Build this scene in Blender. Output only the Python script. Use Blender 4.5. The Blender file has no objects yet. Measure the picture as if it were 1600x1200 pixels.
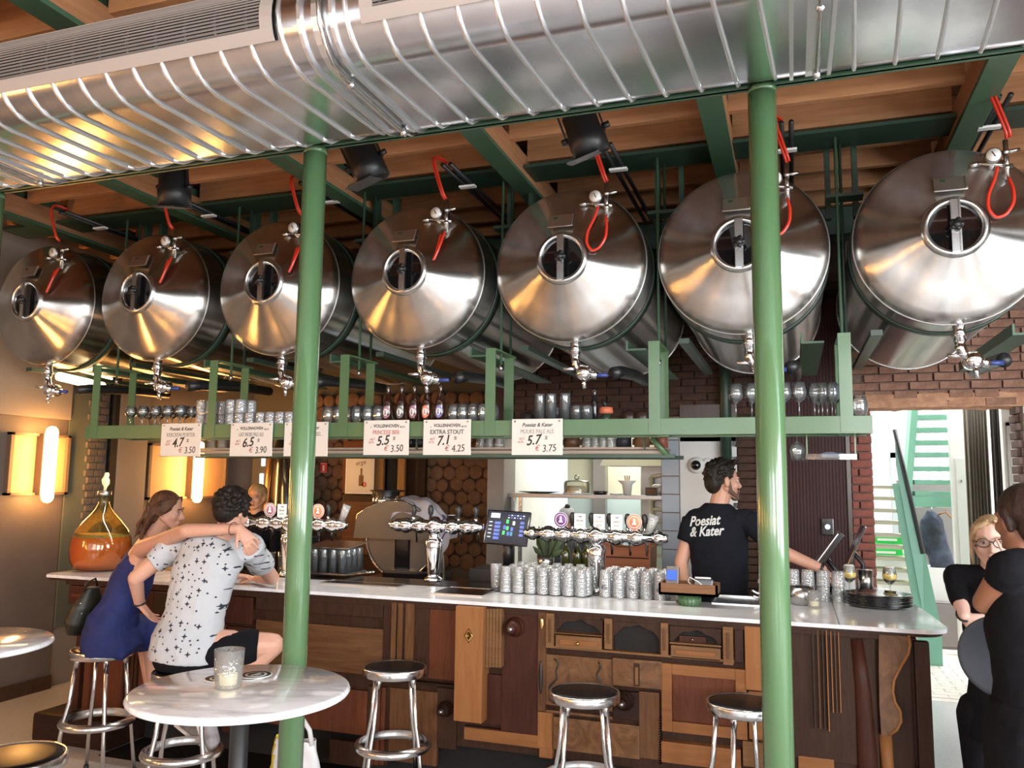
import bpy, bmesh, math, random
from math import sin, cos, pi, radians, sqrt, atan2
from mathutils import Vector as V, Matrix as M, Quaternion as Q
from mathutils.bvhtree import BVHTree
random.seed(7)
S = bpy.context.scene
COL = S.collection

# ---------------------------------------------------------------- camera
FPX, PITCH, ROLL, YAW, HC = 1275.0, radians(6.71), radians(0.67), radians(19.0), 1.8
fw = V((-sin(YAW)*cos(PITCH), cos(YAW)*cos(PITCH), sin(PITCH)))
r0 = V((cos(YAW), sin(YAW), 0)); u0 = r0.cross(fw)
RT = cos(ROLL)*r0 + sin(ROLL)*u0; UP = -sin(ROLL)*r0 + cos(ROLL)*u0
cam = bpy.data.cameras.new('camera'); camo = bpy.data.objects.new('camera', cam); COL.objects.link(camo)
cam.sensor_width = 36; cam.lens = FPX/1600*36; cam.clip_start = .05; cam.clip_end = 200
mw = M((RT, UP, -fw)).transposed().to_4x4(); mw.translation = (0, 0, HC); camo.matrix_world = mw
S.camera = camo
CP = V((0, 0, HC))
def ray(px, py): return (px-800)/FPX*RT - (py-600)/FPX*UP + fw
def aY(px, py, Y): d = ray(px, py); return CP + d*(Y/d.y)
def aX(px, py, X): d = ray(px, py); return CP + d*(X/d.x)
def aZ(px, py, Z): d = ray(px, py); return CP + d*((Z-HC)/d.z)

# ---------------------------------------------------------------- world, sun, windows, exposure
W = bpy.data.worlds.new('world'); S.world = W; W.use_nodes = True
bg = W.node_tree.nodes['Background']; bg.inputs[0].default_value = (.80, .90, 1, 1); bg.inputs[1].default_value = 1.2
S.view_settings.view_transform = 'Standard'; S.view_settings.look = 'None'; S.view_settings.gamma = 1
S.view_settings.use_curve_mapping = False
S.view_settings.exposure = 0.33
S.cycles.max_bounces = 8; S.cycles.transparent_max_bounces = 16; S.cycles.sample_clamp_indirect = 4
S.cycles.caustics_reflective = False; S.cycles.caustics_refractive = False
def area(name, loc, target, sx, sy, power, col=(1, 1, 1)):
    l = bpy.data.lights.new(name, 'AREA'); l.shape = 'RECTANGLE'; l.size = sx; l.size_y = sy; l.energy = power; l.color = col
    o = bpy.data.objects.new(name, l); COL.objects.link(o); o.location = loc
    o.rotation_euler = (V(target)-V(loc)).to_track_quat('-Z', 'Y').to_euler()
    return o
DAY = (.93, .97, 1.0)
for i, (x, pw) in enumerate(((-4.2, 14), (-1.2, 95), (1.8, 235))):
    area('window_daylight', (x, -4.4, 2.6), (x, 0, 1.9), 2.2, 2.6, pw, DAY)
for i, y in enumerate((-2.2, 1.2)):
    area('window_daylight', (4.35, y, 2.3), (0, y+.8, 1.5), 2.6, 2.9, 270, DAY)
area('hall_skylight', (2.3, 9.8, 4.3), (2.3, 9.8, 0), 3.0, 3.0, 520, (1, 1, .98))
area('hall_window_light', (5.2, 9.6, 2.2), (1.5, 9.6, 1.2), 2.4, 2.6, 60, (1, 1, 1))
area('kitchen_light', (-1.6, 8.4, 2.55), (-1.7, 8.4, 0), 1.6, .5, 34, (1, .98, .9))

# ---------------------------------------------------------------- helpers
def link(name, me, mat=None, parent=None):
    o = bpy.data.objects.new(name, me); COL.objects.link(o)
    if mat is not None and me is not None:
        me.materials.clear()
        for m in (mat if isinstance(mat, (list, tuple)) else [mat]): me.materials.append(m)
    if parent is not None: o.parent = parent
    return o
def thing(name, label, cat, loc=(0, 0, 0), rz=0, group=None):
    o = bpy.data.objects.new(name, None); COL.objects.link(o); o.location = loc; o.rotation_euler = (0, 0, rz)
    o.empty_display_size = .1
    return tag(o, label, cat, group)
def tag(o, label, cat, group=None, kind=None):
    if label: o['label'] = label
    if cat: o['category'] = cat
    if group: o['group'] = group
    if kind: o['kind'] = kind
    return o
def struct(o): o['kind'] = 'structure'; return o
def dup(root, label=None, loc=None, rz=None, group=None):
    def cp(o, par):
        c = o.copy(); COL.objects.link(c)
        if par is not None: c.parent = par; c.matrix_parent_inverse = o.matrix_parent_inverse.copy()
        for ch in kids.get(o.name, []): cp(ch, c)
        return c
    kids = {}
    def walk(o):
        kids[o.name] = list(o.children)
        for c in o.children: walk(c)
    walk(root)
    r = cp(root, None)
    if label: r['label'] = label
    if loc is not None: r.location = loc
    if rz is not None: r.rotation_euler = (0, 0, rz)
    if group: r['group'] = group
    return r

class MB:
    """collects shapes and links them as one mesh object"""
    def __init__(s): s.v = []; s.f = []; s.sm = []; s.mi = []; s.cur = 0
    def add(s, vs, fs, smooth=False, mtx=None):
        n = len(s.v)
        s.v += [tuple(mtx @ V(p)) if mtx else tuple(p) for p in vs]
        s.f += [tuple(i+n for i in f) for f in fs]; s.sm += [smooth]*len(fs); s.mi += [s.cur]*len(fs)
        return s
    def box(s, c, d, rot=None, bev=0):
        x, y, z = (k/2 for k in d)
        if bev <= 0:
            vs = [(-x, -y, -z), (x, -y, -z), (x, y, -z), (-x, y, -z), (-x, -y, z), (x, -y, z), (x, y, z), (-x, y, z)]
            fs = [(0, 3, 2, 1), (4, 5, 6, 7), (0, 1, 5, 4), (1, 2, 6, 5), (2, 3, 7, 6), (3, 0, 4, 7)]
        else:
            b = min(bev, x*.9, y*.9, z*.9); vs = []; fs = []
            bm = bmesh.new(); bmesh.ops.create_cube(bm, size=1)
            for q in bm.verts: q.co = V((q.co.x*2*x, q.co.y*2*y, q.co.z*2*z))
            bmesh.ops.bevel(bm, geom=bm.edges[:], offset=b, segments=2, affect='EDGES', profile=.7)
            bm.verts.index_update()
            vs = [tuple(q.co) for q in bm.verts]; fs = [tuple(q.index for q in f.verts) for f in bm.faces]; bm.free()
        m = M.Translation(V(c)) @ (rot.to_4x4() if rot else M.Identity(4))
        return s.add(vs, fs, False, m)
    def b2(s, a, b, bev=0):
        a = V(a); b = V(b); return s.box((a+b)/2, [abs(b[i]-a[i]) for i in range(3)], None, bev)
    def lathe(s, prof, n=24, mtx=None, cap=True, smooth=True, a0=0, a1=2*pi):
        """prof: list of (r, z)"""
        vs = []; fs = []; full = abs(a1-a0-2*pi) < 1e-6; k = n if full else n+1
        for r, z in prof:
            for i in range(k):
                a = a0+(a1-a0)*i/n; vs.append((r*cos(a), r*sin(a), z))
        for j in range(len(prof)-1):
            for i in range(n):
                i2 = (i+1) % k
                fs.append((j*k+i, j*k+i2, (j+1)*k+i2, (j+1)*k+i))
        if cap and full:
            if prof[0][0] > 1e-5: fs.append(tuple(range(k))[::-1])
            if prof[-1][0] > 1e-5: fs.append(tuple((len(prof)-1)*k+i for i in range(k)))
        return s.add(vs, fs, smooth, mtx)
    def cyl(s, p0, p1, r, r2=None, n=16, smooth=True):
        p0 = V(p0); p1 = V(p1); d = p1-p0
        q = d.to_track_quat('Z', 'Y').to_matrix().to_4x4(); q.translation = p0
        L = d.length; r2 = r if r2 is None else r2
        return s.lathe([(0, 0), (r, 0), (r2, L), (0, L)] if False else [(r, 0), (r2, L)], n, q, True, smooth)
    def tube(s, pts, r, n=8, closed=False, rs=None):
        pts = [V(p) for p in pts]; N = len(pts); vs = []; fs = []
        up = None
        for i, p in enumerate(pts):
            if closed: t = pts[(i+1) % N]-pts[i-1]
            else: t = pts[min(i+1, N-1)]-pts[max(i-1, 0)]
            t = t.normalized() if t.length > 1e-9 else V((0, 0, 1))
            if up is None: up = t.orthogonal().normalized()
            else:
                up = up - t*up.dot(t)
                up = up.normalized() if up.length > 1e-6 else t.orthogonal().normalized()
            sd = t.cross(up); rr = rs[i] if rs else r
            for k in range(n):
                a = 2*pi*k/n; vs.append(p+up*cos(a)*rr+sd*sin(a)*rr)
        for i in range(N if closed else N-1):
            j = (i+1) % N
            for k in range(n):
                k2 = (k+1) % n; fs.append((i*n+k, i*n+k2, j*n+k2, j*n+k))
        if not closed: fs.append(tuple(range(n))[::-1]); fs.append(tuple((N-1)*n+k for k in range(n)))
        return s.add(vs, fs, True)
    def sph(s, c, r, n=12, m=8, rot=None):
        rr = (r, r, r) if not isinstance(r, (tuple, list)) else r
        vs = [(0, 0, -rr[2])]; fs = []
        for j in range(1, m):
            a = -pi/2+pi*j/m
            for i in range(n): b = 2*pi*i/n; vs.append((rr[0]*cos(a)*cos(b), rr[1]*cos(a)*sin(b), rr[2]*sin(a)))
        vs.append((0, 0, rr[2]))
        for i in range(n):
            i2 = (i+1) % n; fs.append((0, 1+i2, 1+i))
            for j in range(m-2): fs.append((1+j*n+i, 1+j*n+i2, 1+(j+1)*n+i2, 1+(j+1)*n+i))
            fs.append((1+(m-2)*n+i, 1+(m-2)*n+i2, len(vs)-1))
        mm = M.Translation(V(c)) @ (rot.to_4x4() if rot else M.Identity(4))
        return s.add(vs, fs, True, mm)
    def loft(s, rings, n=20, side=None):
        """rings: (center, rx, ry); cross sections perpendicular to the path, rx along 'side'"""
        cs = [V(r[0]) for r in rings]; N = len(cs); vs = []; fs = []
        side = V(side) if side is not None else V((1, 0, 0))
        for i, (c, rx, ry) in enumerate(rings):
            t = (cs[min(i+1, N-1)]-cs[max(i-1, 0)]).normalized()
            sd = (side - t*side.dot(t)).normalized(); fr = t.cross(sd)
            for k in range(n):
                a = 2*pi*k/n; vs.append(V(c)+sd*cos(a)*rx+fr*sin(a)*ry)
        for i in range(N-1):
            for k in range(n):
                k2 = (k+1) % n; fs.append((i*n+k, i*n+k2, (i+1)*n+k2, (i+1)*n+k))
        fs.append(tuple(range(n))[::-1]); fs.append(tuple((N-1)*n+k for k in range(n)))
        return s.add(vs, fs, True)
    def cap(s, p0, r0_, p1, r1, n=12):
        p0 = V(p0); p1 = V(p1); d = (p1-p0); L = d.length
        if L < 1e-6: return s.sph(p0, r0_)
        q = d.to_track_quat('Z', 'Y').to_matrix().to_4x4(); q.translation = p0
        prof = [(0.0001, -r0_)]+[(r0_*cos(a), r0_*sin(a)) for a in (-1.1, -.6, 0)]+[(r1*cos(a), L+r1*sin(a)) for a in (0, .6, 1.1)]+[(0.0001, L+r1)]
        return s.lathe(prof, n, q, False)
    def prism(s, poly, y0, y1, mtx=None):
        """poly in (x, z), extruded along y"""
        n = len(poly); vs = [(x, y0, z) for x, z in poly]+[(x, y1, z) for x, z in poly]
        fs = [tuple(range(n)), tuple(range(2*n-1, n-1, -1))]+[(i, i+n, (i+1) % n+n, (i+1) % n) for i in range(n)]
        return s.add(vs, fs, False, mtx)
    def prismz(s, poly, z0, z1):
        n = len(poly); vs = [(x, y, z0) for x, y in poly]+[(x, y, z1) for x, y in poly]
        fs = [tuple(range(n))[::-1], tuple(range(n, 2*n))]+[(i, (i+1) % n, (i+1) % n+n, i+n) for i in range(n)]
        return s.add(vs, fs)
    def mesh(s, name='m'):
        me = bpy.data.meshes.new(name); me.from_pydata(s.v, [], s.f)
        me.polygons.foreach_set('use_smooth', s.sm); me.polygons.foreach_set('material_index', s.mi)
        me.update(); return me
    def obj(s, name, mat=None, parent=None, fix=True):
        me = s.mesh(name)
        if fix:
            bm = bmesh.new(); bm.from_mesh(me); bmesh.ops.recalc_face_normals(bm, faces=bm.faces); bm.to_mesh(me); bm.free()
        return link(name, me, mat, parent)
def bake(o):
    """apply modifiers"""
    dg = bpy.context.evaluated_depsgraph_get(); dg.update()
    me = bpy.data.meshes.new_from_object(o.evaluated_get(dg)); mats = [m for m in o.data.materials]
    o.modifiers.clear(); o.data = me
    if len(me.materials) == 0:
        for m in mats: me.materials.append(m)
    return o
def blob(mb, name, mat, parent=None, vox=.008, smooth=2, disp=None):
    """one continuous surface out of overlapping closed shapes"""
    o = mb.obj(name, mat, parent)
    r = o.modifiers.new('r', 'REMESH'); r.mode = 'VOXEL'; r.voxel_size = vox; r.use_smooth_shade = True
    if smooth:
        q = o.modifiers.new('s', 'SMOOTH'); q.iterations = smooth; q.factor = .5
    if disp:
        t = bpy.data.textures.new('n', 'CLOUDS'); t.noise_scale = disp[1]
        d = o.modifiers.new('d', 'DISPLACE'); d.texture = t; d.strength = disp[0]; d.mid_level = .5
    bake(o)
    for p in o.data.polygons: p.use_smooth = True
    return o
def text(body, size, mat, parent, loc, rot, name='lettering', ext=.0006, shear=0, bold=0, align='CENTER', sx=1.0, project=None):
    cu = bpy.data.curves.new('t', 'FONT'); cu.body = body; cu.size = size; cu.extrude = ext; cu.shear = shear; cu.offset = bold
    cu.align_x = align; cu.align_y = 'CENTER'; cu.resolution_u = 3; cu.space_character = 1.0
    o = bpy.data.objects.new('t', cu); COL.objects.link(o)
    dg = bpy.context.evaluated_depsgraph_get(); dg.update()
    me = bpy.data.meshes.new_from_object(o.evaluated_get(dg)); bpy.data.objects.remove(o)
    for v in me.vertices: v.co.x *= sx
    n = link(name, me, mat, parent); n.location = loc; n.rotation_euler = rot
    return n
ORD = ['first', 'second', 'third', 'fourth', 'fifth', 'sixth', 'seventh', 'eighth', 'ninth', 'tenth']
ROWN = ['front', 'second', 'third', 'fourth', 'rear']
FRONT = (pi/2, 0, 0)      # text standing upright, facing -Y

# ---------------------------------------------------------------- materials
def mat(name, col, rough=.5, metal=0, **k):
    m = bpy.data.materials.new(name); m.use_nodes = True; nt = m.node_tree; b = nt.nodes['Principled BSDF']
    b.inputs['Base Color'].default_value = (*col, 1); b.inputs['Roughness'].default_value = rough; b.inputs['Metallic'].default_value = metal
    L = nt.links.new; N = nt.nodes.new
    if 'emit' in k: b.inputs['Emission Color'].default_value = (*k['emit'], 1); b.inputs['Emission Strength'].default_value = k.get('es', 1)
    if 'coat' in k: b.inputs['Coat Weight'].default_value = k['coat']; b.inputs['Coat Roughness'].default_value = k.get('cr', .1)
    if 'spec' in k: b.inputs['Specular IOR Level'].default_value = k['spec']
    if 'sss' in k: b.inputs['Subsurface Weight'].default_value = k['sss']; b.inputs['Subsurface Radius'].default_value = (.02, .008, .004)
    if 'sheen' in k: b.inputs['Sheen Weight'].default_value = k['sheen']
    if 'trans' in k: b.inputs['Transmission Weight'].default_value = k['trans']; b.inputs['IOR'].default_value = k.get('ior', 1.45)
    if 'aniso' in k: b.inputs['Anisotropic'].default_value = k['aniso']
    if 'c2' in k:      # colour variation: noise between two colours, stretched by 'st'
        tc = N('ShaderNodeTexCoord'); mp = N('ShaderNodeMapping'); mp.inputs['Scale'].default_value = k.get('st', (1, 1, 1))
        nz = N('ShaderNodeTexNoise'); nz.inputs['Scale'].default_value = k.get('ns', 5); nz.inputs['Detail'].default_value = k.get('nd', 6)
        nz.inputs['Roughness'].default_value = k.get('nr', .6); nz.inputs['Distortion'].default_value = k.get('dist', 0)
        cr = N('ShaderNodeValToRGB'); cr.color_ramp.elements[0].position = k.get('p0', .35); cr.color_ramp.elements[1].position = k.get('p1', .65)
        cr.color_ramp.elements[0].color = (*col, 1); cr.color_ramp.elements[1].color = (*k['c2'], 1)
        L(tc.outputs['Object'], mp.inputs[0]); L(mp.outputs[0], nz.inputs['Vector']); L(nz.outputs[0], cr.inputs[0]); L(cr.outputs[0], b.inputs['Base Color'])
        if k.get('rv'):
            mr = N('ShaderNodeMapRange'); mr.inputs[3].default_value = rough-k['rv']; mr.inputs[4].default_value = rough+k['rv']
            L(nz.outputs[0], mr.inputs[0]); L(mr.outputs[0], b.inputs['Roughness'])
        if k.get('bump'):
            bp = N('ShaderNodeBump'); bp.inputs['Strength'].default_value = k['bump']; bp.inputs['Distance'].default_value = k.get('bd', .01)
            L(nz.outputs[0], bp.inputs['Height']); L(bp.outputs[0], b.inputs['Normal'])
    return m
def glassy(name, tint=(1, 1, 1), rough=.03, refl=.9, bump=0, bs=60, alpha=.0, body=(.9, .95, 1)):
    """thin-walled clear glass: see-through with fresnel reflections"""
    m = bpy.data.materials.new(name); m.use_nodes = True; nt = m.node_tree; nt.nodes.clear(); N = nt.nodes.new; L = nt.links.new
    out = N('ShaderNodeOutputMaterial'); tr = N('ShaderNodeBsdfTransparent'); tr.inputs[0].default_value = (*tint, 1)
    gl = N('ShaderNodeBsdfGlossy'); gl.inputs['Roughness'].default_value = rough
    lw = N('ShaderNodeFresnel'); lw.inputs['IOR'].default_value = 1.5
    mu = N('ShaderNodeMath'); mu.operation = 'MULTIPLY_ADD'; mu.inputs[1].default_value = refl; mu.inputs[2].default_value = .03; mu.use_clamp = True
    mx = N('ShaderNodeMixShader'); L(lw.outputs[0], mu.inputs[0]); L(mu.outputs[0], mx.inputs[0]); L(tr.outputs[0], mx.inputs[1]); L(gl.outputs[0], mx.inputs[2])
    last = mx
    if bump:
        tc = N('ShaderNodeTexCoord'); vo = N('ShaderNodeTexVoronoi'); vo.inputs['Scale'].default_value = bs
        bp = N('ShaderNodeBump'); bp.inputs['Strength'].default_value = bump; bp.inputs['Distance'].default_value = .004
        L(tc.outputs['Object'], vo.inputs['Vector']); L(vo.outputs[0], bp.inputs['Height']); L(bp.outputs[0], gl.inputs['Normal']); L(bp.outputs[0], lw.inputs['Normal'])
    if alpha:
        df = N('ShaderNodeBsdfDiffuse'); df.inputs[0].default_value = (*body, 1); m2 = N('ShaderNodeMixShader'); m2.inputs[0].default_value = alpha
        L(mx.outputs[0], m2.inputs[1]); L(df.outputs[0], m2.inputs[2]); last = m2
    L(last.outputs[0], out.inputs[0]); return m
def wood(name, a, b, rough=.35, axis='z', sc=6, coat=.3, bump=.12, spec=.4):
    st = {'z': (6, 6, .6), 'x': (.5, 6, 6), 'y': (6, .5, 6)}[axis]
    return mat(name, a, rough, 0, c2=b, st=st, ns=sc, nd=8, dist=1.2, p0=.3, p1=.72, coat=coat, cr=.25, spec=spec, bump=bump, bd=.004, rv=.1)
def radial(m, axis='Z'):
    nt = m.node_tree; t = nt.nodes.new('ShaderNodeTangent'); t.direction_type = 'RADIAL'; t.axis = axis
    nt.nodes['Principled BSDF'].inputs['Anisotropic Rotation'].default_value = .25
    nt.links.new(t.outputs[0], nt.nodes['Principled BSDF'].inputs['Tangent']); return m
MT = {}
MT['green'] = mat('green_paint', (.068, .145, .064), .35, coat=.2, c2=(.08, .165, .074), ns=3)
MT['greend'] = mat('dark_green_paint', (.022, .05, .032), .4)
MT['beamg'] = mat('beam_green_paint', (.05, .11, .062), .45)
MT['column'] = mat('column_green_gloss', (.088, .178, .078), .25, coat=.7, cr=.08)
MT['tank'] = radial(mat('brushed_tank_steel', (.46, .44, .42), .25, 1, aniso=.97, c2=(.54, .52, .49), ns=9, st=(1, 1, .2), rv=.05), 'Z')
MT['steel'] = mat('satin_steel', (.55, .55, .54), .25, 1)
MT['steeld'] = mat('dull_steel', (.35, .34, .33), .35, 1)
MT['chrome'] = mat('chrome', (.85, .85, .86), .06, 1)
MT['alu'] = mat('brushed_aluminium', (.78, .78, .78), .22, 1, c2=(.66, .66, .67), ns=14, st=(1, 1, .2), rv=.07)
MT['duct'] = mat('galvanised_steel', (.78, .81, .86), .22, 1, c2=(.62, .65, .69), ns=3.5, nd=4, rv=.07, dist=.6, bump=.04, bd=.02)
MT['ductrib'] = mat('galvanised_seam', (.80, .81, .82), .38, 1)
MT['grille'] = mat('grille_beige', (.35, .30, .265), .45)
MT['grilled'] = mat('grille_slat_grey', (.20, .18, .165), .5)
MT['black'] = mat('black_plastic', (.012, .012, .013), .4)
MT['seat'] = mat('black_seat', (.004, .004, .005), .35, spec=.22)
MT['blackg'] = mat('gloss_black', (.008, .008, .009), .12, coat=.6)
MT['dark'] = mat('dark_void', (.012, .01, .009), .9)
MT['white'] = mat('white_card', (.72, .68, .62), .45)
MT['whitep'] = mat('white_paint', (.75, .75, .72), .5)
MT['red'] = mat('red_hose_rubber', (.62, .035, .015), .3, coat=.4)
MT['brass'] = mat('brass', (.62, .42, .16), .25, 1)
MT['joist'] = mat('pine_joist', (.42, .19, .078), .6, c2=(.54, .27, .125), st=(.5, 7, 7), ns=4, nd=8, dist=.8, bump=.1, bd=.004)
MT['plank'] = mat('pine_board', (.36, .16, .068), .65, c2=(.46, .22, .10), st=(5, .5, 7), ns=4, nd=8, dist=.8, bump=.1, bd=.004)
MT['marble'] = mat('white_marble', (.90, .90, .92), .10, c2=(.50, .51, .55), st=(1, 3.2, 1), ns=3.2, nd=10, dist=1.6, p0=.47, p1=.72, coat=.5, cr=.04)
MT['counter'] = mat('counter_marble', (.86, .87, .90), .12, c2=(.60, .62, .68), ns=2.2, nd=9, dist=2.0, p0=.46, p1=.75, coat=.4, cr=.04)
MT['glass'] = glassy('clear_glass', (.93, .95, .94), .02, 1.3, alpha=.05)
MT['cut'] = glassy('cut_glass', (.96, .975, .975), .07, 1.9, .8, 70, .17, (1, 1, 1))
MT['beer'] = mat('pale_beer', (.85, .55, .10), .08, trans=.6, ior=1.33, emit=(.8, .5, .1), es=0)
MT['foam'] = mat('beer_foam', (.9, .88, .8), .9)
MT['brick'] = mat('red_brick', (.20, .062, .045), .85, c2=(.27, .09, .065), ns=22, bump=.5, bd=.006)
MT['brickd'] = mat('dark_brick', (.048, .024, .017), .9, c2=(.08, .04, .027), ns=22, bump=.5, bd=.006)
MT['mortar'] = mat('mortar', (.24, .17, .14), .95, c2=(.17, .12, .10), ns=30)
MT['skin'] = mat('skin', (.60, .32, .22), .5, sss=.08, c2=(.66, .37, .27), ns=9)
MT['skint'] = mat('tanned_skin', (.50, .26, .175), .5, sss=.08, c2=(.56, .30, .21), ns=9)
MT['skinb'] = mat('brown_skin', (.20, .095, .055), .5, sss=.05, c2=(.24, .115, .07), ns=9)
MT['lips'] = mat('lips', (.38, .12, .10), .4)
MT['eye'] = mat('eye_white', (.42, .38, .36), .3)
MT['iris'] = mat('iris', (.03, .02, .012), .15)
# ================================================================ setting
MT['floor'] = mat('terrazzo_floor', (.56, .56, .56), .25, c2=(.50, .50, .51), ns=60, coat=.25, cr=.12)
MT['floorh'] = mat('hall_brick_floor', (.72, .68, .62), .6, c2=(.62, .58, .52), ns=20)
MT['wallA'] = mat('taupe_wall_panel', (.13, .10, .085), .6, c2=(.145, .115, .095), ns=3)
MT['wallB'] = mat('beige_plaster', (.27, .215, .17), .7, c2=(.29, .235, .185), ns=3)
MT['white_wall'] = mat('white_plaster', (.74, .73, .70), .8, c2=(.70, .69, .66), ns=4)
MT['maroon'] = mat('maroon_door', (.040, .014, .014), .5, spec=.2, c2=(.050, .019, .018), st=(30, 30, .4), ns=3, bump=.3, bd=.004)
MT['tile'] = mat('grey_tile', (.30, .35, .40), .3, c2=(.33, .38, .43), ns=3)
MT['tilel'] = mat('pale_blue_tile', (.55, .66, .66), .35)
MT['cream'] = mat('cream_plaster', (.62, .60, .46), .6)
MT['darkw'] = wood('dark_stained_wood', (.035, .016, .010), (.07, .030, .016))
MT['floorl'] = mat('brown_granito_floor', (.19, .128, .075), .4, c2=(.15, .10, .06), ns=60)
fl_ = MB(); fl_.b2((-2.2, -4.5, -.1), (4.6, 7.9, 0)); fl_.cur = 1; fl_.b2((-9, -4.5, -.1), (-2.2, 9.2, 0)); struct(fl_.obj('floor', [MT['floor'], MT['floorl']]))
fh = struct(MB().b2((.3, 7.9, -.1), (5.6, 13, .001)).obj('hall_floor', MT['floorh']))
bm_ = MB()
for r in range(14):        # herringbone-like paving near the threshold
    for c in range(22):
        x0 = .35+c*.215+(.107 if r % 2 else 0); y0 = 8.0+r*.11
        bm_.box((x0+.1, y0+.05, .003), (.205, .10, .01))
tag(bm_.obj('paving_brick', MT['floorh'], fh), None, None, kind='stuff')
# left wall, pieces seen from the bar
wl = struct(MB().b2((-6.25, -4.5, 0), (-6.06, 9.2, 4.2)).obj('wall_left', MT['wallB']))
MB().b2((-6.06, -4.5, 0), (-6.03, 5.52, 2.28), .004).obj('panel', MT['wallA'], wl)
MB().b2((-6.06, 6.05, 0), (-6.03, 9.1, 2.28), .004).obj('panel', MT['wallA'], wl)
struct(MB().b2((-6.03, -4.5, 0), (-6.0, 5.52, .11), .004).obj('baseboard_left', MT['darkw']))
# recess with a greenish pane, brick reveal and black edge between the lamps
MB().b2((-6.05, 5.53, .5), (-6.02, 5.90, 2.75)).obj('pane', mat('green_grey_glass', (.13, .135, .10), .12, coat=.5), wl)
brk = MB().b2((-.01, -.045, -.026), (.012, .045, .026), .003).mesh('brick')
brk.materials.append(mat('grey_brown_brick', (.085, .068, .055), .9, c2=(.12, .095, .078), ns=22, bump=.4, bd=.006))
for i in range(34):
    for j in range(2):
        o = link('brick', brk, None, wl); o.location = (-6.01, 5.79+j*.1-(.03 if i % 2 else 0), .62+i*.063)
MB().b2((-6.05, 5.99, .3), (-5.98, 6.04, 2.9)).obj('black_edge', MT['black'], wl)
MB().b2((-6.06, 6.05, 0), (-5.98, 6.42, 2.9), .004).obj('pilaster', MT['wallB'], wl)
MB().b2((-6.05, 4.70, 2.28), (-6.0, 5.52, 3.2), .004).obj('upper_panel', MT['wallB'], wl)
# ceiling: boards, pine joists along X, green steel beams along Y
ce = struct(MB().b2((-7, -4.5, 4.12), (4.6, 9.2, 4.2)).obj('ceiling', MT['plank']))
jm = MB().b2((-.6, -.023, 0), (.6, .023, .22), .002).mesh('joist'); jm.materials.append(MT['joist'])
BX = [-6.83, -5.55, -4.27, -2.95, -1.69, -.41, .88, 2.16, 3.44]
bY = [4.46+.36*i for i in range(-9, 13)]
for bi in range(len(BX)-1):
    x0, x1 = BX[bi]+.12, BX[bi+1]
    for y in bY:
        o = link('joist', jm, None, ce); o.location = ((x0+x1)/2, y+.01*((bi*7) % 3), 3.84); o.scale = ((x1-x0)/1.2, 1, 1)
bd = MB()
for i in range(40): bd.b2((-7, -4.4+i*.34, 4.06), (4.5, -4.4+i*.34+.325, 4.11))
tag(bd.obj('ceiling_board', MT['plank'], ce), None, None, kind='stuff')
for x in BX:
    b = MB().b2((x, -4.4, 3.70), (x+.125, 9, 3.725)).b2((x+.05, -4.4, 3.725), (x+.065, 9, 3.95)).obj('beam', MT['beamg'], ce)
    MB().b2((x+.001, -4.4, 3.725), (x+.124, 9, 3.865), .002).obj('timber', MT['plank'], b)
gd = MB().b2((-6, 4.71, 3.76), (4.4, 4.97, 3.78)).b2((-6, 4.85, 3.78), (4.4, 4.87, 3.84)).b2((-6, 6.2, 3.6), (4.4, 6.4, 3.8)).obj('girder', MT['greend'], ce)
# joist hangers (dark steel boxes where girders meet)
for x in (-4.27, -2.95, -1.69, -.41, .88):
    MB().b2((x-.1, 3.95, 3.75), (x, 4.05, 3.88)).obj('bracket', MT['greend'], ce)
# walls behind
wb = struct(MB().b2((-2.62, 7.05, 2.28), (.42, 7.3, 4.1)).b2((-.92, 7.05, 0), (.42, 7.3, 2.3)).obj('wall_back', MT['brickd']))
# brickwork of the upper back wall, courses told apart only close up: joined
bw = MB(); random.seed(3)
for r in range(22):
    z = 2.14+r*.063
    x = -2.6+(.11 if r % 2 else 0)
    while x < .40:
        if not (x < -2.5+.0 and z < 2.2): bw.box((x+.1, 7.04+random.uniform(-.004, .004), z), (.20, .04, .053))
        x += .215
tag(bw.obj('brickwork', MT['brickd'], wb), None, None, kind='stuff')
MB().b2((-2.63, 6.98, 0), (-2.47, 7.3, 2.3), .004).obj('pier', mat('pier_grey', (.26, .23, .20), .7), wb)
# tiled pier right of the kitchen opening: tiles picked out
pr = MB().b2((-1.06, 6.99, 0), (-.905, 7.3, 2.35)).obj('pier', MT['mortar'], wb)
tm = MB().b2((-.072, -.008, -.072), (.072, .008, .072), .003).mesh('tile'); tm.materials.append(MT['tile'])
for r in range(15):
    o = link('tile', tm, None, pr); o.location = (-.983, 6.984, .1+r*.152)
MB().b2((-.905, 7.0, 0), (-.44, 7.04, 2.2), .003).obj('plaster_panel', MT['white_wall'], wb)
MB().b2((-.90, 7.0, 2.14), (-.44, 7.03, 2.45)).obj('dark_lintel', MT['darkw'], wb)
MB().cyl((-.52, 6.95, 1.75), (-.52, 6.95, 3.4), .045).obj('pipe', MT['greend'], wb)
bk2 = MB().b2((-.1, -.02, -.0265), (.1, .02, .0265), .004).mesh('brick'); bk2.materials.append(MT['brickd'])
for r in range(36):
    o = link('brick', bk2, None, wb); o.location = (-.36+(.03 if r % 2 else -.02), 7.02, .1+r*.063)
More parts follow.
